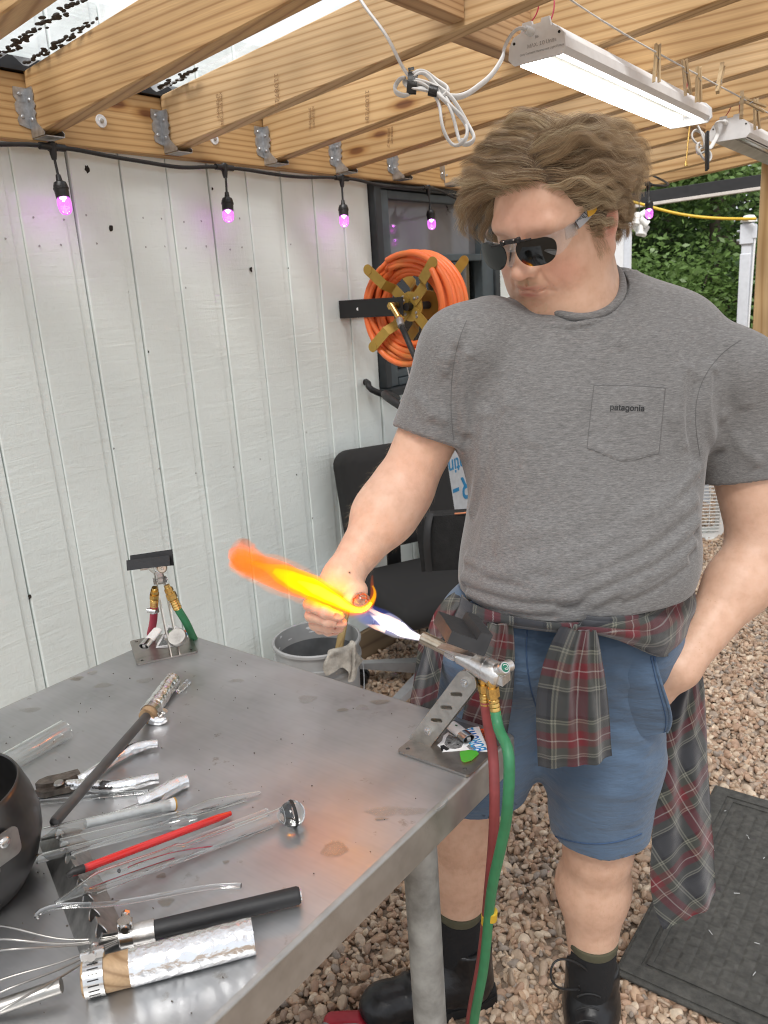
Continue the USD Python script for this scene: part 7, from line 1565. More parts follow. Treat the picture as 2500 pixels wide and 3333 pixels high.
def drape(mesh, px0, px1, height_px):
    """Lettering laid on the shirt: x runs from px0 to px1 in the photo."""
    v, f = VF(mesh); w = v[:, 0].max(); ux = (np.array(px1) - px0) / w; uy = V3(ux[1], -ux[0])[:2] if False else np.array([ux[1] * 0 + .06 * abs(ux[0]), -abs(ux[0])])
    P = np.array(px0) + v[:, :1] * ux + v[:, 1:2] * uy; q = on_shirt(P, 0.0); n = grad(shirt_d, q); return q + n * (v[:, 2:] + .0004), f
part(shirt, 'lettering', drape(meshkit.text_mesh('patagonia', .010, .0005, True), (1316, 885), (1391, 888), 10), M['black_paint'])

# ---------------------------------------------------------------- shorts
def shorts_d(p):
    C0, C1 = Aw(1078, 1372, 1.375), Aw(1338, 1372, 1.365)
    d = cone(p, C0, C1, .112, .108)
    l = smin(cone(p, HIPL - EF * .005, (HIPL + KNL) / 2, .106, .104), cone(p, (HIPL + KNL) / 2, KNL + (KNL - HIPL) * .00 + V3(.0, .0, -.03), .104, .086), .03)
    r = smin(cone(p, HIPR, (HIPR + KNR) / 2, .108, .104), cone(p, (HIPR + KNR) / 2, KNR + V3(0, 0, -.03), .104, .094), .03)
    zl = KNL[2] + .046; zr = KNR[2] + .105
    # open legs: hollow near the hem
    l = smax(l, -smax(cone(p, HIPL, KNL + V3(0, 0, -.06), .096, .078), p[:, 2] - (zl + .12), .004), .002); r = smax(r, -smax(cone(p, HIPR, KNR + V3(0, 0, -.06), .094, .086), p[:, 2] - (zr + .12), .004), .002)
    l = smax(l, (zl - .20 * ((p - KNL) @ ER) * 0 ) - p[:, 2], .003); r = smax(r, zr - p[:, 2], .003)
    # pull the legs in front to back
    d = smin(d, l, .035); d2 = smin(d, r, .035)
    return d2
SF = []
for px, amp, w in [([(1185, 1440), (1180, 1540), (1170, 1620)], -.006, .012), ([(1160, 1350), (1150, 1430), (1145, 1500)], .004, .010), ([(1240, 1560), (1320, 1545), (1400, 1560)], .003, .012), ([(1250, 1600), (1330, 1590), (1400, 1610)], .0038, .012), ([(1260, 1640), (1330, 1640), (1390, 1660)], .0028, .012), ([(1225, 1700), (1300, 1715), (1380, 1705)], .0025, .016), ([(1220, 1760), (1300, 1780), (1370, 1765)], .0022, .016), ([(1310, 1400), (1360, 1420), (1400, 1450)], .003, .012), ([(1330, 1450), (1380, 1490), (1415, 1540)], .003, .010), ([(1300, 1500), (1360, 1530), (1420, 1570)], .0028, .012), ([(940, 1420), (985, 1440), (1020, 1470)], .003, .012), ([(930, 1470), (970, 1490), (1010, 1520)], .003, .012), ([(1130, 1340), (1135, 1420), (1130, 1500)], .003, .008)]:
    SF.append(fold(shorts_d, px, amp, w, 1.0, 1.8))
def shorts_f(p): return shorts_d(p) - folds(p, SF) - .0030 * (meshkit.noise(p * V3(26, 26, 40) + 2) - .5)
mo = skin_of(shorts_f, *bb([Aw(1050, 1340, 1.3), Aw(1420, 1340, 1.45), HIPL, HIPR, KNL, KNR], .15), .0065, slack=2.0)
M['shorts'] = mat('blue_cotton_twill', {'g': ('geometry', {}), 'n': ('noise_texture', {'scale': 14.0, 'detail': 5.0}), 'r': ('rgb_ramp', {'ramp': [(0.3, (0.075, 0.128, 0.208)), (0.7, (0.098, 0.158, 0.245))]}), 'n2': ('noise_texture', {'scale': 1500.0, 'detail': 2.0}), 'm': ('mapping', {'scale': (12, 12, 38), 'rotation': (0.2, 0.15, 0)}), 'n3': ('noise_texture', {'scale': 1.6, 'detail': 4.0}), 'a': ('math', {'math_type': 'multiply_add', 'value2': 0.05}), 'b': ('bump', {'strength': 0.9, 'distance': 0.006}), 'p': ('principled_bsdf', {'roughness': 0.75, 'sheen_weight': 0.2})},
    [('g.position', 'n.vector'), ('n.fac', 'r.fac'), ('r.color', 'p.base_color'), ('g.position', 'n2.vector'), ('g.position', 'm.vector'), ('m.vector', 'n3.vector'), ('n2.fac', 'a.value1'), ('n3.fac', 'a.value3'), ('a.value', 'b.height'), ('b.normal', 'p.normal')])
shorts = part(person, 'shorts', (mo[0], mo[1]), M['shorts'], normals=mo[2])
M['shorts_seam'] = plain('blue_seam', (0.05, 0.10, 0.20), 0.8)
def sseam(pxs, r=.0013):
    P = spline(np.array(pxs, float), 40); P = np.array([D(*q_) for q_ in P]); q_ = march(shorts_f, P[:, 0], P[:, 1], 1.0, 1.8); part(shorts, 'seam', tube(q_ + grad(shorts_f, q_) * .0004, r, 6), M['shorts_seam'], True)
sseam([(1412, 1415), (1425, 1470), (1445, 1528)], .0024); sseam([(1405, 1418), (1416, 1475), (1432, 1535)]); sseam([(1140, 1350), (1138, 1430), (1150, 1500), (1172, 1560)]); sseam([(1200, 1806), (1290, 1822), (1385, 1800)])

pl0 = [(1362, 1408), (1352, 1450), (1352, 1500), (1362, 1550), (1385, 1592)]; pr0 = [(1410, 1412, 1.268), (1420, 1450, 1.262), (1432, 1490, 1.268), (1446, 1535, 1.285), (1440, 1580, 1.318)]
pl1 = spline(np.array(pl0, float), 24); pr1 = spline(np.array([Aw(*q_) for q_ in pr0]), 24); PP = np.array([D(*q_) for q_ in pl1]); la = march(shorts_f, PP[:, 0], PP[:, 1], 1.0, 1.8); la = la + grad(shorts_f, la) * -.002
tt = np.linspace(0, 1, 16); GG = la[:, None] * (1 - tt)[None, :, None] + pr1[:, None] * tt[None, :, None] - CAM[2] * (.005 * np.sin(np.pi * tt) ** .8)[None, :, None]
part(shorts, 'pocket_front', sheet(GG, .0025)[0], M['shorts'], True)
part(shorts, 'pocket_hem', tube(pr1 - CAM[2] * .001, .0026, 8), M['shorts'], True); part(shorts, 'pocket_stitch', tube(GG[:, 13] - CAM[2] * .0012, .0008, 6), M['shorts_seam'], True)

# ---------------------------------------------------------------- flannel shirt tied round the waist
def plaid(name):
    """Tartan from the sheet's own u and v (in metres)."""
    P_ = .118
    warp = [(0.0, (.030, .033, .040)), (.13, (.032, .035, .042)), (.30, (.032, .035, .042)), (.305, (.010, .012, .016)), (.345, (.010, .012, .016)), (.35, (.19, .19, .15)), (.366, (.19, .19, .15)), (.37, (.060, .066, .055)), (.385, (.060, .066, .055)), (.39, (.19, .19, .15)), (.404, (.19, .19, .15)), (.41, (.042, .046, .039)), (.52, (.042, .046, .039)), (.54, (.120, .007, .012)), (.635, (.130, .007, .012)), (.64, (.33, .26, .25)), (.652, (.33, .26, .25)), (.66, (.135, .010, .016)), (.74, (.12, .010, .016)), (.76, (.042, .046, .039)), (.86, (.042, .046, .039)), (.865, (.20, .20, .17)), (.88, (.20, .20, .17)), (.885, (.05, .055, .05)), (.90, (.05, .055, .05)), (.905, (.20, .20, .17)), (.918, (.20, .20, .17)), (.925, (.012, .014, .018)), (.96, (.012, .014, .018)), (1.0, (.030, .033, .040))]
    return mat(name, {'u': ('uvmap', {'attribute': 'st'}), 's': ('separate_xyz', {}), 'fu': ('math', {'math_type': 'divide', 'value2': P_}), 'fv': ('math', {'math_type': 'divide', 'value2': P_}), 'cu': ('math', {'math_type': 'fraction'}), 'cv': ('math', {'math_type': 'fraction'}),
        'ru': ('rgb_ramp', {'ramp': warp}), 'rv': ('rgb_ramp', {'ramp': warp}), 'wv': ('wave_texture', {'wave_type': 'bands', 'bands_direction': 'diagonal', 'scale': 260.0}), 'x': ('mix', {'mix_type': 'mix'}), 'mr': ('map_range', {'to_min': 0.25, 'to_max': 0.75}),
        'g': ('geometry', {}), 'n': ('noise_texture', {'scale': 900.0, 'detail': 2.0}), 'b': ('bump', {'strength': 0.5, 'distance': 0.0008}), 'p': ('principled_bsdf', {'roughness': 0.95, 'sheen_weight': 0.3})},
        [('u.UV', 's.vector'), ('s.x', 'fu.value1'), ('s.y', 'fv.value1'), ('fu.value', 'cu.value1'), ('fv.value', 'cv.value1'), ('cu.value', 'ru.fac'), ('cv.value', 'rv.fac'), ('u.UV', 'wv.vector'), ('wv.fac', 'mr.value'), ('mr.result', 'x.fac'),
         ('ru.color', 'x.color1'), ('rv.color', 'x.color2'), ('x.color', 'p.base_color'), ('g.position', 'n.vector'), ('n.fac', 'b.height'), ('b.normal', 'p.normal')])
M['plaid'] = plaid('red_and_grey_tartan')
fl_ = None
def cloth(name, Lp, Rp, n=70, m=34, th=.0032, puff=.012, wr=.006, seed=0, uv0=(0, 0), rot=0.0, freq=9.0, parent=None):
    """A hanging panel between a left and a right edge line (each px, py, depth), bulging and creased."""
    A_ = spline(np.array([Aw(*q_) for q_ in Lp]), n); B_ = spline(np.array([Aw(*q_) for q_ in Rp]), n)
    t = np.linspace(0, 1, m); G = A_[:, None] * (1 - t)[None, :, None] + B_[:, None] * t[None, :, None]
    s = np.linspace(0, 1, n)[:, None]; out = -CAM[2]
    bul = puff * np.sin(np.pi * t)[None] + wr * np.sin(freq * t[None] + 2.2 * s + seed) * np.sin(np.pi * t)[None] ** .5 + wr * .7 * np.sin(freq * 1.9 * t[None] - 3.1 * s + seed * 2) * np.sin(np.pi * t)[None] ** .5
    G = G + bul[..., None] * out
    G = G + (meshkit.fbm(G * 22 + seed, 3)[..., None] - .5) * .010 * out
    du = np.r_[0, np.cumsum(np.linalg.norm(np.diff((A_ + B_) / 2, axis=0), axis=1))]; wv = np.linalg.norm(B_ - A_, axis=1).mean()
    U, Vv = np.meshgrid(du, t * wv, indexing='ij'); c_, s_ = math.cos(rot), math.sin(rot)
    uv = np.stack([uv0[0] + c_ * U - s_ * Vv, uv0[1] + s_ * U + c_ * Vv], -1).reshape(-1, 2)
    (v, f), u2 = sheet(G, th, uv)
    return part(parent or fl_, name, (v, f), M['plaid'], True, uv=u2)
fl_ = person
flan = part(person, 'tied_flannel_shirt', (V3([0, 0, 0], [0, 0, 0], [0, 0, 0]).reshape(3, 3) * 0 + Aw(1235, 1330, 1.36) + np.eye(3) * .002, np.array([[0, 1, 2]])), M['plaid'])
fl_ = flan
# rolled band under the shirt hem, right and left of the knot
cloth('waistband', [(1265, 1332, 1.185), (1330, 1335, 1.195), (1400, 1308, 1.23), (1450, 1270, 1.275), (1480, 1232, 1.34), (1480, 1200, 1.42)], [(1210, 1362, 1.195), (1300, 1372, 1.20), (1370, 1398, 1.215), (1420, 1418, 1.25), (1470, 1400, 1.32), (1490, 1380, 1.42)], seed=1, puff=.022, wr=.006, rot=.25)
cloth('waistband', [(1010, 1270, 1.36), (965, 1290, 1.35), (935, 1330, 1.345), (915, 1400, 1.36), (895, 1470, 1.385), (885, 1540, 1.41)], [(1035, 1305, 1.30), (1000, 1318, 1.295), (985, 1345, 1.30), (962, 1400, 1.32), (950, 1470, 1.345), (925, 1560, 1.375)], seed=2, puff=.014, wr=.004, rot=.9, uv0=(.03, .01))
cloth('waistband', [(1000, 1285, 1.285), (1040, 1312, 1.24), (1110, 1332, 1.215), (1200, 1346, 1.195), (1275, 1338, 1.19)], [(985, 1330, 1.30), (1030, 1345, 1.255), (1110, 1352, 1.232), (1200, 1362, 1.212), (1280, 1362, 1.205)], n=50, m=14, seed=3, puff=.012, wr=.002)
# the two sleeves hanging in front
cloth('hanging_sleeve', [(1210, 1352, 1.185), (1178, 1420, 1.195), (1160, 1500, 1.215), (1158, 1580, 1.235), (1162, 1655, 1.255)], [(1290, 1358, 1.185), (1300, 1420, 1.195), (1312, 1500, 1.215), (1318, 1570, 1.235), (1322, 1632, 1.255)], seed=4, puff=.030, wr=.007, rot=.03, uv0=(.012, .02), freq=11)
cloth('hanging_sleeve', [(1055, 1345, 1.225), (1035, 1420, 1.255), (1010, 1500, 1.285), (995, 1570, 1.31)], [(1108, 1345, 1.222), (1112, 1420, 1.245), (1108, 1500, 1.275), (1095, 1590, 1.30)], seed=5, puff=.020, wr=.006, rot=.12, uv0=(.05, .04))
# the body of the shirt hanging down behind, seen beside both legs
cloth('hanging_tail', [(1478, 1380, 1.45), (1445, 1530, 1.40), (1418, 1620, 1.42), (1412, 1750, 1.44), (1405, 1900, 1.47), (1432, 2005, 1.50)], [(1500, 1380, 1.52), (1522, 1500, 1.47), (1528, 1620, 1.48), (1535, 1750, 1.50), (1545, 1900, 1.53), (1545, 1935, 1.55)], n=90, seed=6, puff=.020, wr=.007, rot=-.50, uv0=(.02, .055), freq=8)
cloth('hanging_tail', [(1400, 1500, 1.47), (1400, 1600, 1.49), (1405, 1650, 1.50)], [(1470, 1500, 1.50), (1450, 1600, 1.50), (1440, 1648, 1.51)], n=30, m=16, seed=7, uv0=(.06, 0))
cloth('hanging_tail', [(905, 1380, 1.46), (895, 1460, 1.47), (884, 1540, 1.48), (878, 1620, 1.49)], [(990, 1380, 1.44), (980, 1460, 1.46), (975, 1540, 1.47), (970, 1620, 1.48)], n=50, seed=8, rot=.5, uv0=(.07, .03))

# ---------------------------------------------------------------- socks and boots
M['sock'] = plain('black_sock', (0.012, 0.012, 0.013), 0.95, bump=0.0012, bscale=500); M['sock_top'] = plain('olive_sock_rib', (0.095, 0.090, 0.055), 0.95, bump=0.0015, bscale=600)
M['leather'] = plain('black_boot_leather', (0.011, 0.011, 0.012), 0.36, var=0.3, scale=30, bump=0.0007, bscale=120)
M['sole'] = plain('boot_sole', (0.010, 0.010, 0.010), 0.7, bump=0.001, bscale=100)
def boot(A, toe, label=None):
    """A: ankle; toe: horizontal direction of the toes."""
    t = unit(V3(toe[0], toe[1], 0)); s = V3(-t[1], t[0], 0); o = V3(A[0], A[1], 0.018)
    P_ = lambda f, l, u: o + t * f + s * l + V3(0, 0, u)
    def d_(p):
        d = smin(cone(p, P_(-.030, 0, .045), P_(-.020, 0, .150), .046, .045), cone(p, P_(-.020, 0, .14), P_(.0, 0, .055), .046, .050), .03)
        d = smin(d, cone(p, P_(.0, 0, .055), P_(.11, .004, .042), .048, .042), .03); d = smin(d, cone(p, P_(.11, .004, .042), P_(.175, .004, .038), .044, .038), .02)
        d = smin(d, ellip(p, P_(.165, .004, .044), np.stack([t, s, V3(0, 0, 1)], 1), V3(.058, .047, .043)), .012)
        d = smax(d, .012 - (p[:, 2] - o[2]), .006); d = smax(d, (p[:, 2] - o[2]) - .150 - .15 * ((p - o) @ t), .004)
        d = smax(d, -cone(p, P_(-.020, 0, .12), P_(-.022, 0, .20), .036, .040), .004)
        return d - .0012 * (meshkit.noise(p * V3(60, 60, 90)) - .5) - .003 * np.exp(-(((p - P_(.115, 0, .08)) @ t) / .006) ** 2) * ((p[:, 2] - o[2]) > .05)
    b_ = part(person, 'boot', (lambda m: (m[0], m[1]))(skin_of(d_, o + V3(-.26, -.26, -.02), o + V3(.26, .26, .2), .0055)), M['leather'], True)
    ol = np.array([(-.078, 0), (-.070, .030), (-.03, .040), (.03, .037), (.09, .047), (.15, .052), (.20, .044), (.224, .018), (.226, -.006), (.212, -.034), (.16, -.046), (.09, -.042), (.03, -.034), (-.03, -.038), (-.068, -.028)])
    T = np.eye(4); T[:3, 0], T[:3, 1], T[:3, 3] = t, s, o + V3(0, 0, -.008)
    part(b_, 'sole', [prism(Polygon(ol).buffer(.004, quad_segs=3), .022, T), prism(Polygon(ol).buffer(.001, quad_segs=3), .008, T @ trans(0, 0, .022))], M['sole'])
    lc_ = []
    for k in range(6):
        f0, u0 = .105 - k * .018, .094 + k * .0135; w_ = .018 + k * .0012
        lc_.append(tube(spline([P_(f0, -w_, u0 - .006), P_(f0 - .004, 0, u0 + .004), P_(f0 - .010, w_, u0 - .004)], 10), .0020, 6))
    part(b_, 'lace', lc_, M['black_rubber'], True)
    return b_, P_
bl, PL = boot(ANL + V3(0.0, 0.0, 0), (.30, -.95)); br_, PR = boot(ANR, (-.62, -.79))
kk = PL(.04, -.02, .145)
part(bl, 'lace_loop', tube(spline([kk, Aw(1222, 2072, 1.53), Aw(1196, 2080, 1.52), Aw(1190, 2110, 1.52), Aw(1206, 2132, 1.53), kk + V3(0, 0, -.01)], 40), .0021, 7), M['black_rubber'], True)
for K, A_ in ((KNL, ANL), (KNR, ANR)):
    u = unit(K - A_); part(person, 'sock', lathe([(.030, -.10), (.0445, -.06), (.0450, 0), (.0462, .030), (.0468, .052), (.043, .053)], 28, basis(A_ + u * .025, z=u)), M['sock'], True)
    part(person, 'sock_band', lathe([(.0462, 0), (.0478, .003), (.0480, .016), (.0470, .019), (.043, .019)], 28, basis(A_ + u * .078, z=u)), M['sock_top'], True)

# ---------------------------------------------------------------- hair
rh_ = np.random.default_rng(21)
def hair_line(q):
    """> 0 where hair grows, in head coordinates."""
    f, l, u = q[:, 0], q[:, 1], q[:, 2]
    front = np.where(f < .055, -.040 + (f - .030) / .025 * .1025, .085 + (f - .080) * .9) + .006 * np.sin(l * 70)
    side = u + .045 - np.maximum(0, -f) * .35
    return np.where(f > .030, u - front, side)
def hat(q):
    d = ellip(q, V3(-.012, 0, .038), I3, V3(.102, .0775, .088)); d = smin(d, ellip(q, V3(.030, 0, .020), I3, V3(.066, .066, .070)), .03)
    return smin(d, ellip(q, V3(-.052, 0, -.020), I3, V3(.045, .060, .045)), .03)
cand = rh_.normal(size=(60000, 3)); cand /= np.linalg.norm(cand, axis=1)[:, None]; cand = V3(-.01, 0, .02) + cand * .10
for _ in range(6): cand = cand - grad(hat, cand) * hat(cand)[:, None]
ok = (hair_line(cand) > 0) & (cand[:, 2] > -.062) & ~((np.abs(cand[:, 1]) > .066) & (np.abs(cand[:, 0] + .006) < .022) & (cand[:, 2] < .020))
cand = cand[ok]
def flow(q):
    f, l, u = q[:, 0], q[:, 1], q[:, 2]
    lp_ = l + .012 * np.sin(f * 55) + .008 * np.sin(f * 130 + 1)
    wt = np.clip((u - .045) / .045, 0, 1); wl = np.clip((lp_ - .005) / .022, 0, 1); wb = np.clip((-f - .03) / .05, 0, 1)
    topd = V3(.22, -.95, .05)[None] * (1 - wl)[:, None] + V3(-.50, .75, -.25)[None] * wl[:, None]
    sided = np.where((l > 0)[:, None], V3(-.80, .10, -.36)[None], V3(.18, -.30, -.80)[None])
    d = topd * wt[:, None] + sided * (1 - wt)[:, None]
    back = np.where((l > -.02)[:, None], V3(-.30, .30, -.85)[None], V3(-.25, -.35, -.85)[None])
    d = d * (1 - wb)[:, None] + back * wb[:, None]
    below = np.clip((.007 - hair_line(q)) / .010, 0, 1) * (f > .030) * np.clip((l + .060) / .02, 0, 1)
    return d + below[:, None] * V3(-.35, -.35, 1.5)[None]
def groom(roots, length, lift, amp, freq, phase, n=20, seed=0, curl=0.0):
    r = np.random.default_rng(seed); q = roots.copy(); N0 = grad(hat, q); d = flow(q); d -= (d * N0).sum(1)[:, None] * N0; d /= np.linalg.norm(d, axis=1)[:, None] + 1e-9
    P_ = np.empty((len(q), n, 3)); P_[:, 0] = q; dirn = N0 * .80 + d * .55 + r.normal(size=q.shape) * .22; step = length / (n - 1)
    for i in range(1, n):
        t = i / (n - 1); g = grad(hat, q); h = hat(q); tg = flow(q); tg -= (tg * g).sum(1)[:, None] * g; tg /= np.linalg.norm(tg, axis=1)[:, None] + 1e-9
        want = lift * (1 - np.exp(-t * 5)) * (1 + .25 * t); al = np.clip((want - h) / .010, -1.1, 1.1)
        sd = np.cross(g, tg); wob = np.cos(freq * t * 2 * np.pi + phase)
        nd = tg + g * (al * .8 + .55 * amp * np.sin(freq * t * 2 * np.pi + phase + 1.2) * (t > .1))[:, None] + sd * (amp * wob * min(1, t * 3))[:, None] + g * (curl * t ** 2)[:, None]
        dirn = dirn * .45 + nd / (np.linalg.norm(nd, axis=1)[:, None] + 1e-9) * .55; dirn /= np.linalg.norm(dirn, axis=1)[:, None]
        q = q + dirn * step[:, None]; P_[:, i] = q
    return P_
NG = 330
gi_ = rh_.choice(len(cand), NG, replace=False); G0_ = cand[gi_]
tp_ = np.clip((G0_[:, 2] - .045) / .05, 0, 1); fr_ = np.clip((G0_[:, 0] - .02) / .05, 0, 1) * tp_
glen = .062 + .040 * tp_ + .014 * fr_ + .022 * (G0_[:, 1] < -.035) + rh_.uniform(-.010, .010, NG); glift = .011 + .029 * tp_ + .010 * fr_ + rh_.uniform(-.004, .006, NG)
lowback = np.clip((.0 - G0_[:, 2]) / .04, 0, 1); glen = glen * (1 - .25 * lowback); glift = glift * (1 - .3 * lowback)
gamp = .78 + rh_.uniform(-.15, .22, NG); gfreq = 1.7 + rh_.uniform(-.25, .3, NG); gph = G0_[:, 0] * 30 + G0_[:, 1] * 18 + rh_.uniform(-.7, .7, NG)
gcurl = np.where((G0_[:, 0] < -.03) & (G0_[:, 2] < .06), 1.1, .25) + .35 * fr_ + .5 * (G0_[:, 1] < -.045)
SG = groom(G0_, glen, glift, gamp, gfreq, gph, 22, 1, gcurl)
per = 52
kt = cKDTree(G0_); ns = NG * per
pw_ = 1 + 2.2 * np.exp(-((cand[:, 1] - .005) / .02) ** 2) * (cand[:, 2] > .06); ri = rh_.choice(len(cand), ns, replace=True, p=pw_ / pw_.sum()); R0 = cand[ri] + rh_.normal(size=(ns, 3)) * .0006
dd_, gg = kt.query(R0, k=2); pick = np.where(rh_.uniform(size=ns) < .82, gg[:, 0], gg[:, 1])
own = groom(R0, glen[pick] * rh_.uniform(.80, 1.08, ns), glift[pick] * rh_.uniform(.55, 1.12, ns), gamp[pick] * rh_.uniform(.85, 1.15, ns), gfreq[pick], gph[pick] + rh_.normal(size=ns) * .22, 22, 2, gcurl[pick])
t_ = np.linspace(0, 1, 22)[None, :, None]
tgt = SG[pick] + rh_.normal(size=(ns, 1, 3)) * .0026
wc = np.clip(t_ * 2.0, 0, 1) * rh_.uniform(.60, .95, ns)[:, None, None]
strands = own * (1 - wc) + tgt * wc
stray = rh_.uniform(size=ns) < .022
strands[stray] = own[stray] + (t_ ** 2 * rh_.normal(size=(stray.sum(), 1, 3)) * .012)
W = HC + HS * ((strands.reshape(-1, 3) * V3(1, WL, 1)) @ HR.T); W = W.reshape(ns, 22, 3)
wd_ = np.interp(np.linspace(0, 1, 22), [0, .15, .7, 1], [.00018, .00027, .00024, .00007])
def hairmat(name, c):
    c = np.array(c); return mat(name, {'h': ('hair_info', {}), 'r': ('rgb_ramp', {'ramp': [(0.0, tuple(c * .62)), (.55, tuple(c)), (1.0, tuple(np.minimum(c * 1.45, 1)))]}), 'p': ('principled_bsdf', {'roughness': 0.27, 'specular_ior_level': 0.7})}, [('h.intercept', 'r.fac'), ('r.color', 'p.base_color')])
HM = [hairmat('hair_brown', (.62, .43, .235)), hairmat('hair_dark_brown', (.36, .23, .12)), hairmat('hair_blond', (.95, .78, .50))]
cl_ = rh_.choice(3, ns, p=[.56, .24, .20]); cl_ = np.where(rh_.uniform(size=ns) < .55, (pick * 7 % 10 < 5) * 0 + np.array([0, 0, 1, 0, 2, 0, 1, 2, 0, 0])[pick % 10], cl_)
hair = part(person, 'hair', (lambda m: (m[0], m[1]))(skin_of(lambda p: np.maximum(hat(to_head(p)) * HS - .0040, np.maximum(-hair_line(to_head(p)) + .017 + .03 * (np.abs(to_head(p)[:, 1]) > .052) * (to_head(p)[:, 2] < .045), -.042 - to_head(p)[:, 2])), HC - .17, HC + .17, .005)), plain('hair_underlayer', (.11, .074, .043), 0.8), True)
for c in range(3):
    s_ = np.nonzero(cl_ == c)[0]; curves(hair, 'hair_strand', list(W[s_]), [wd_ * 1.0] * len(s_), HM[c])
# fine hair on the forearm and reddish stubble
ai = rh_.choice(len(mr[0]), 1500); Pn, Nn = mr[0][ai], mr[2][ai]; down = unit(WRR - ELR)
k_ = (((Pn - SLR1) @ down) > .03)
Pn, Nn = Pn[k_], Nn[k_]; tt_ = np.linspace(0, 1, 5)[None, :, None]; ln_ = rh_.uniform(.006, .013, len(Pn))[:, None, None]
dirs = down * .8 + Nn * .55 + rh_.normal(size=Pn.shape) * .22
hs = Pn[:, None] + tt_ * ln_ * dirs[:, None] - Nn[:, None] * (tt_ ** 2) * ln_ * .25
curves(person, 'arm_hair', list(hs), [np.array([.00007, .00007, .00006, .00005, .00003])] * len(hs), HM[2])
for lm_, A_, K_ in ((mll, ANL, KNL), (mlr, ANR, KNR)):
    ai = rh_.choice(len(lm_[0]), 1500); Pn, Nn = lm_[0][ai], lm_[2][ai]; dn_ = unit(A_ - K_); k_ = (Pn[:, 2] < K_[2] + .03) & (Pn[:, 2] > A_[2] + .10); Pn, Nn = Pn[k_], Nn[k_]; ln_ = rh_.uniform(.007, .014, len(Pn))[:, None, None]
    hs = Pn[:, None] + tt_ * ln_ * (dn_ * .8 + Nn * .5 + rh_.normal(size=Pn.shape) * .25)[:, None] - Nn[:, None] * (tt_ ** 2) * ln_ * .2
    curves(person, 'leg_hair', list(hs), [np.array([.00008, .00008, .00007, .00005, .00003])] * len(hs), HM[0])
def tuft(cond, n, ln, nm, m, wd=.00010, dirf=None):
    i_ = np.nonzero(cond)[0]; 
    if len(i_) == 0: return
    i_ = rh_.choice(i_, n); P_, N_ = body[0][i_], body[2][i_]; d_ = (dirf if dirf is not None else (HR @ V3(.2, 0, -1)))[None] + N_ * .5 + rh_.normal(size=P_.shape) * .25
    h_ = P_[:, None] + tt_ * (ln * rh_.uniform(.6, 1.2, n))[:, None, None] * d_[:, None]
    curves(person, nm, list(h_), [np.array([1, 1, .9, .7, .4]) * wd] * n, m)
tuft(ish & (q[:, 1] > .05) & (np.abs(q[:, 0] - .020) < .013) & (q[:, 2] < .03) & (q[:, 2] > -.036), 900, .009, 'sideburn', HM[0], .00008)
tuft(ish & (stb > .28), 2600, .0026, 'stubble', HM[2], .00007)

# ---------------------------------------------------------------- glasses
zz = lambda x, y: (1450 + x / 2.212, 250 + y / 2.212)
gl = None
M['smoke'] = mat('dark_lens', {'p': ('principled_bsdf', {'base_color': (0.006, 0.0065, 0.006), 'roughness': 0.04, 'ior': 1.45})}, [])
M['clear'] = mat('clear_polycarbonate', {'t': ('transparent_bsdf', {'color': (0.94, 0.945, 0.94)}), 'gl': ('glossy_bsdf', {'roughness': 0.05}), 'd': ('diffuse_bsdf', {'color': (0.75, 0.75, 0.75)}), 'fr': ('fresnel', {'IOR': 1.22}), 'm': ('mix_closure', {}), 'm2': ('mix_closure', {'fac': 0.05})},
    [('t.BSDF', 'm.closure1'), ('gl.BSDF', 'm.closure2'), ('fr.fac', 'm.fac'), ('m.closure', 'm2.closure1'), ('d.BSDF', 'm2.closure2')], surface='m2.closure')
def depth_of(P): return (P - CAM_AT) @ CAM[2]
def lens_T(px, py, local, yaw):
    P_ = hp(*local); c = at(*zz(px, py), depth_of(P_)); F_ = HR @ V3(math.cos(yaw), math.sin(yaw), .10); S_ = HR @ V3(-math.sin(yaw), math.cos(yaw), 0)
    return basis(c, x=S_, z=F_)
TLs = lens_T(645, 1262, (.128, .035, .008), .30); TRs = lens_T(345, 1296, (.128, -.035, .008), -.30)
def lens_poly(sg): 
    P_ = [(-.029 * sg, .010), (-.024 * sg, .0175), (0, .0195), (.022 * sg, .0185), (.031 * sg, .012), (.0325 * sg, .0), (.028 * sg, -.012), (.016 * sg, -.0195), (0, -.021), (-.014 * sg, -.019), (-.025 * sg, -.010), (-.0295 * sg, .0)]
    return Polygon(spline(np.array(P_ + [P_[0]]), 60)[:-1])
def dome_lens(T, sg):
    m = trimesh.creation.extrude_polygon(lens_poly(sg), .0016, engine='earcut').subdivide().subdivide().subdivide(); v = np.array(m.vertices)
    v[:, 2] -= (v[:, 0] ** 2 + v[:, 1] ** 2) * 4.2; return xf((v, np.array(m.faces)), T)
gla = part(person, 'safety_glasses', dome_lens(TLs, 1), M['smoke'], 40, label='dark clip-on lens on clear safety glasses')
part(gla, 'clip_lens', dome_lens(TRs, -1), M['smoke'], 40)
bL, bR = (TLs @ V3(-.014, .0195, -.001, 1))[:3], (TRs @ V3(.014, .0195, -.001, 1))[:3]; bm = (bL + bR) / 2
bx = unit(bL - bR)
part(gla, 'clip_bridge', [tube([bR - bx * .012, bR, bL, bL + bx * .012], .0016, 8), obox(basis(bm + HR @ V3(0, 0, .002), x=bx, z=HR @ V3(1, 0, 0)), .020, .0065, .006, .001), obox(basis(bm + bx * .014 + HR @ V3(0, 0, .002), x=bx, z=HR @ V3(1, 0, 0)), .007, .008, .007, .001), obox(basis(bm - bx * .014 + HR @ V3(0, 0, .002), x=bx, z=HR @ V3(1, 0, 0)), .007, .008, .007, .001)], M['black_plastic'])
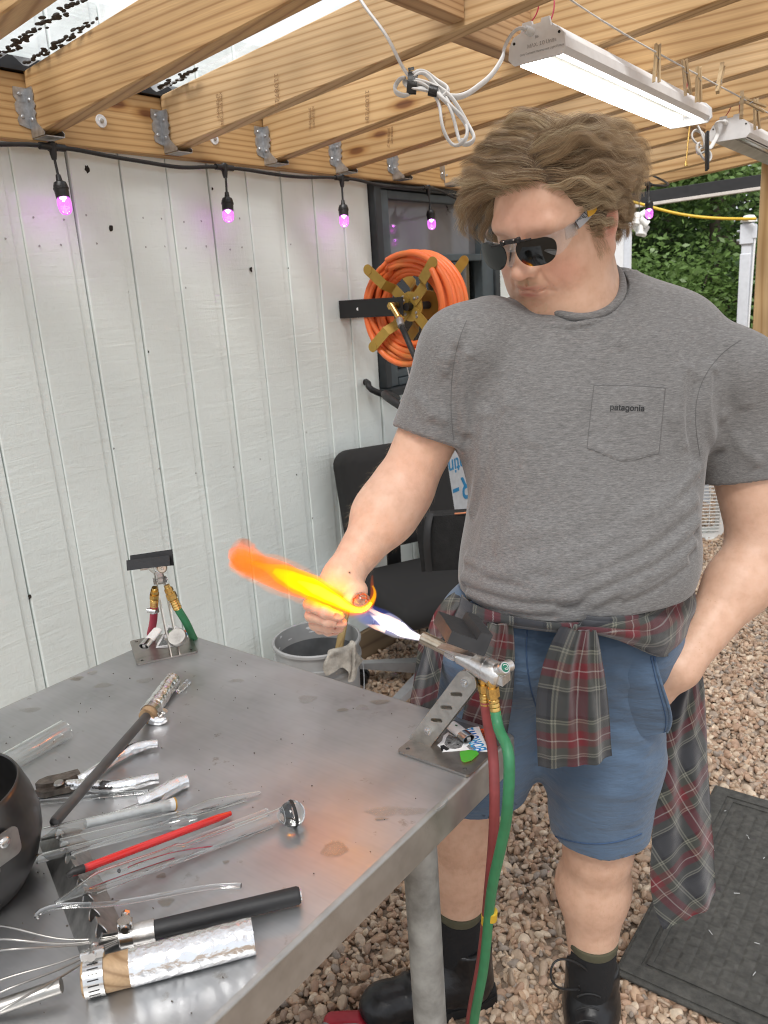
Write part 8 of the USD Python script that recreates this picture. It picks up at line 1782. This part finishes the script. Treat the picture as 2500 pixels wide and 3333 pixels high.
for s_ in (-1, 1): part(gla, 'clip_rivet', mv(trimesh.creation.icosphere(2, .0014), *(bm + bx * .009 * s_ + HR @ V3(.004, 0, .005))), M['chrome'], True)
# clear wrap: brow bar and side shield to the temple
def strip(top, bot, loc, n=30, th=.0016):
    A_ = np.array([at(*zz(*p_), depth_of(hp(*l_))) for p_, l_ in zip(top, loc)]); B_ = np.array([at(*zz(*p_), depth_of(hp(*l_))) for p_, l_ in zip(bot, loc)])
    A_, B_ = spline(A_, n), spline(B_, n); t = np.linspace(0, 1, 8); G = A_[:, None] * (1 - t)[None, :, None] + B_[:, None] * t[None, :, None]
    return sheet(G, th)[0]
wr_loc = [(.100, -.066, .012), (.116, -.040, .016), (.124, 0, .018), (.117, .042, .016), (.100, .066, .012), (.070, .081, .010), (.040, .086, .008)]
part(gla, 'clear_wrap', strip([(318, 1085), (300, 1165), (430, 1200), (640, 1172), (790, 1120), (890, 1072), (945, 1032)], [(285, 1215), (310, 1225), (470, 1262), (690, 1240), (790, 1285), (905, 1172), (965, 1090)], wr_loc, 44), M['clear'], 60)
part(gla, 'nose_piece', strip([(470, 1195), (490, 1190), (510, 1195)], [(455, 1360), (478, 1372), (500, 1330)], [(.122, -.008, .0), (.124, 0, .0), (.122, .008, .0)], 10, .003), M['clear'], 60)
part(gla, 'hinge', strip([(855, 1090), (890, 1062), (930, 1045)], [(865, 1175), (900, 1160), (945, 1140)], [(.062, .084, .01), (.055, .086, .01), (.045, .087, .01)], 10, .004), M['clear'], 60)
tm = strip([(932, 1040), (985, 985), (1035, 945), (1065, 948)], [(962, 1095), (1005, 1055), (1048, 1005), (1075, 965)], [(0.046, .094, .008), (.030, .099, .012), (.014, .103, .014), (.004, .105, .014)], 24, .0028)
M['smoky'] = plain('smoky_grey_temple', (0.30, 0.30, 0.31), 0.25)
tmp = part(gla, 'temple', tm, M['smoky'], 50)
part(gla, 'temple_tip', strip([(1012, 962), (1040, 940), (1075, 944)], [(1022, 1015), (1052, 1000), (1080, 960)], [(.021, .1030, .014), (.012, .1055, .014), (.002, .1065, .014)], 10, .0036), plain('yellow_temple', (0.62, 0.33, 0.012), 0.35), 50)
ta, tb_ = at(*zz(950, 1082), depth_of(hp(.042, .0970, .005))), at(*zz(1022, 1000), depth_of(hp(.020, .1025, .012)))
tx = VF(text_at(basis(ta - CAM[2] * .003, x=tb_ - ta, z=-CAM[2] + HR @ V3(0, .4, 0)), 'DEWALT', .0072, .0005, True)); du_ = unit(tb_ - ta); o_ = tx[0] - (ta - CAM[2] * .003)
part(tmp, 'lettering', (ta - CAM[2] * .003 + o_ + (o_ @ du_)[:, None] * du_ * (np.linalg.norm(tb_ - ta) / (o_ @ du_).max() - 1), tx[1]), M['black_paint'])

# ---------------------------------------------------------------- glass piece in the hand
gp = thing('held_glass', 'clear glass piece with a round end held in the hand in the flame', 'glass piece')
gc = z3(1140, 858, 1.213)
part(gp, 'bowl', merge([mv(trimesh.creation.icosphere(3, .0145), *gc)]), M['glass'], True)
part(gp, 'stem', tube([gc + (z3(800, 960, 1.245) - gc) * .3, z3(800, 960, 1.245), z3(640, 1060, 1.262)], [.0065, .0075, .0075], 16), M['glass'], 40)
part(gp, 'inner_swirl', tube(spline([gc + V3(.007 * math.cos(a), .006 * math.sin(a * 1.3), .006 * math.sin(a)) for a in np.linspace(0, 9, 16)], 60), .0010, 6), plain('ember_glass', (0.55, 0.12, 0.03), 0.3), True)
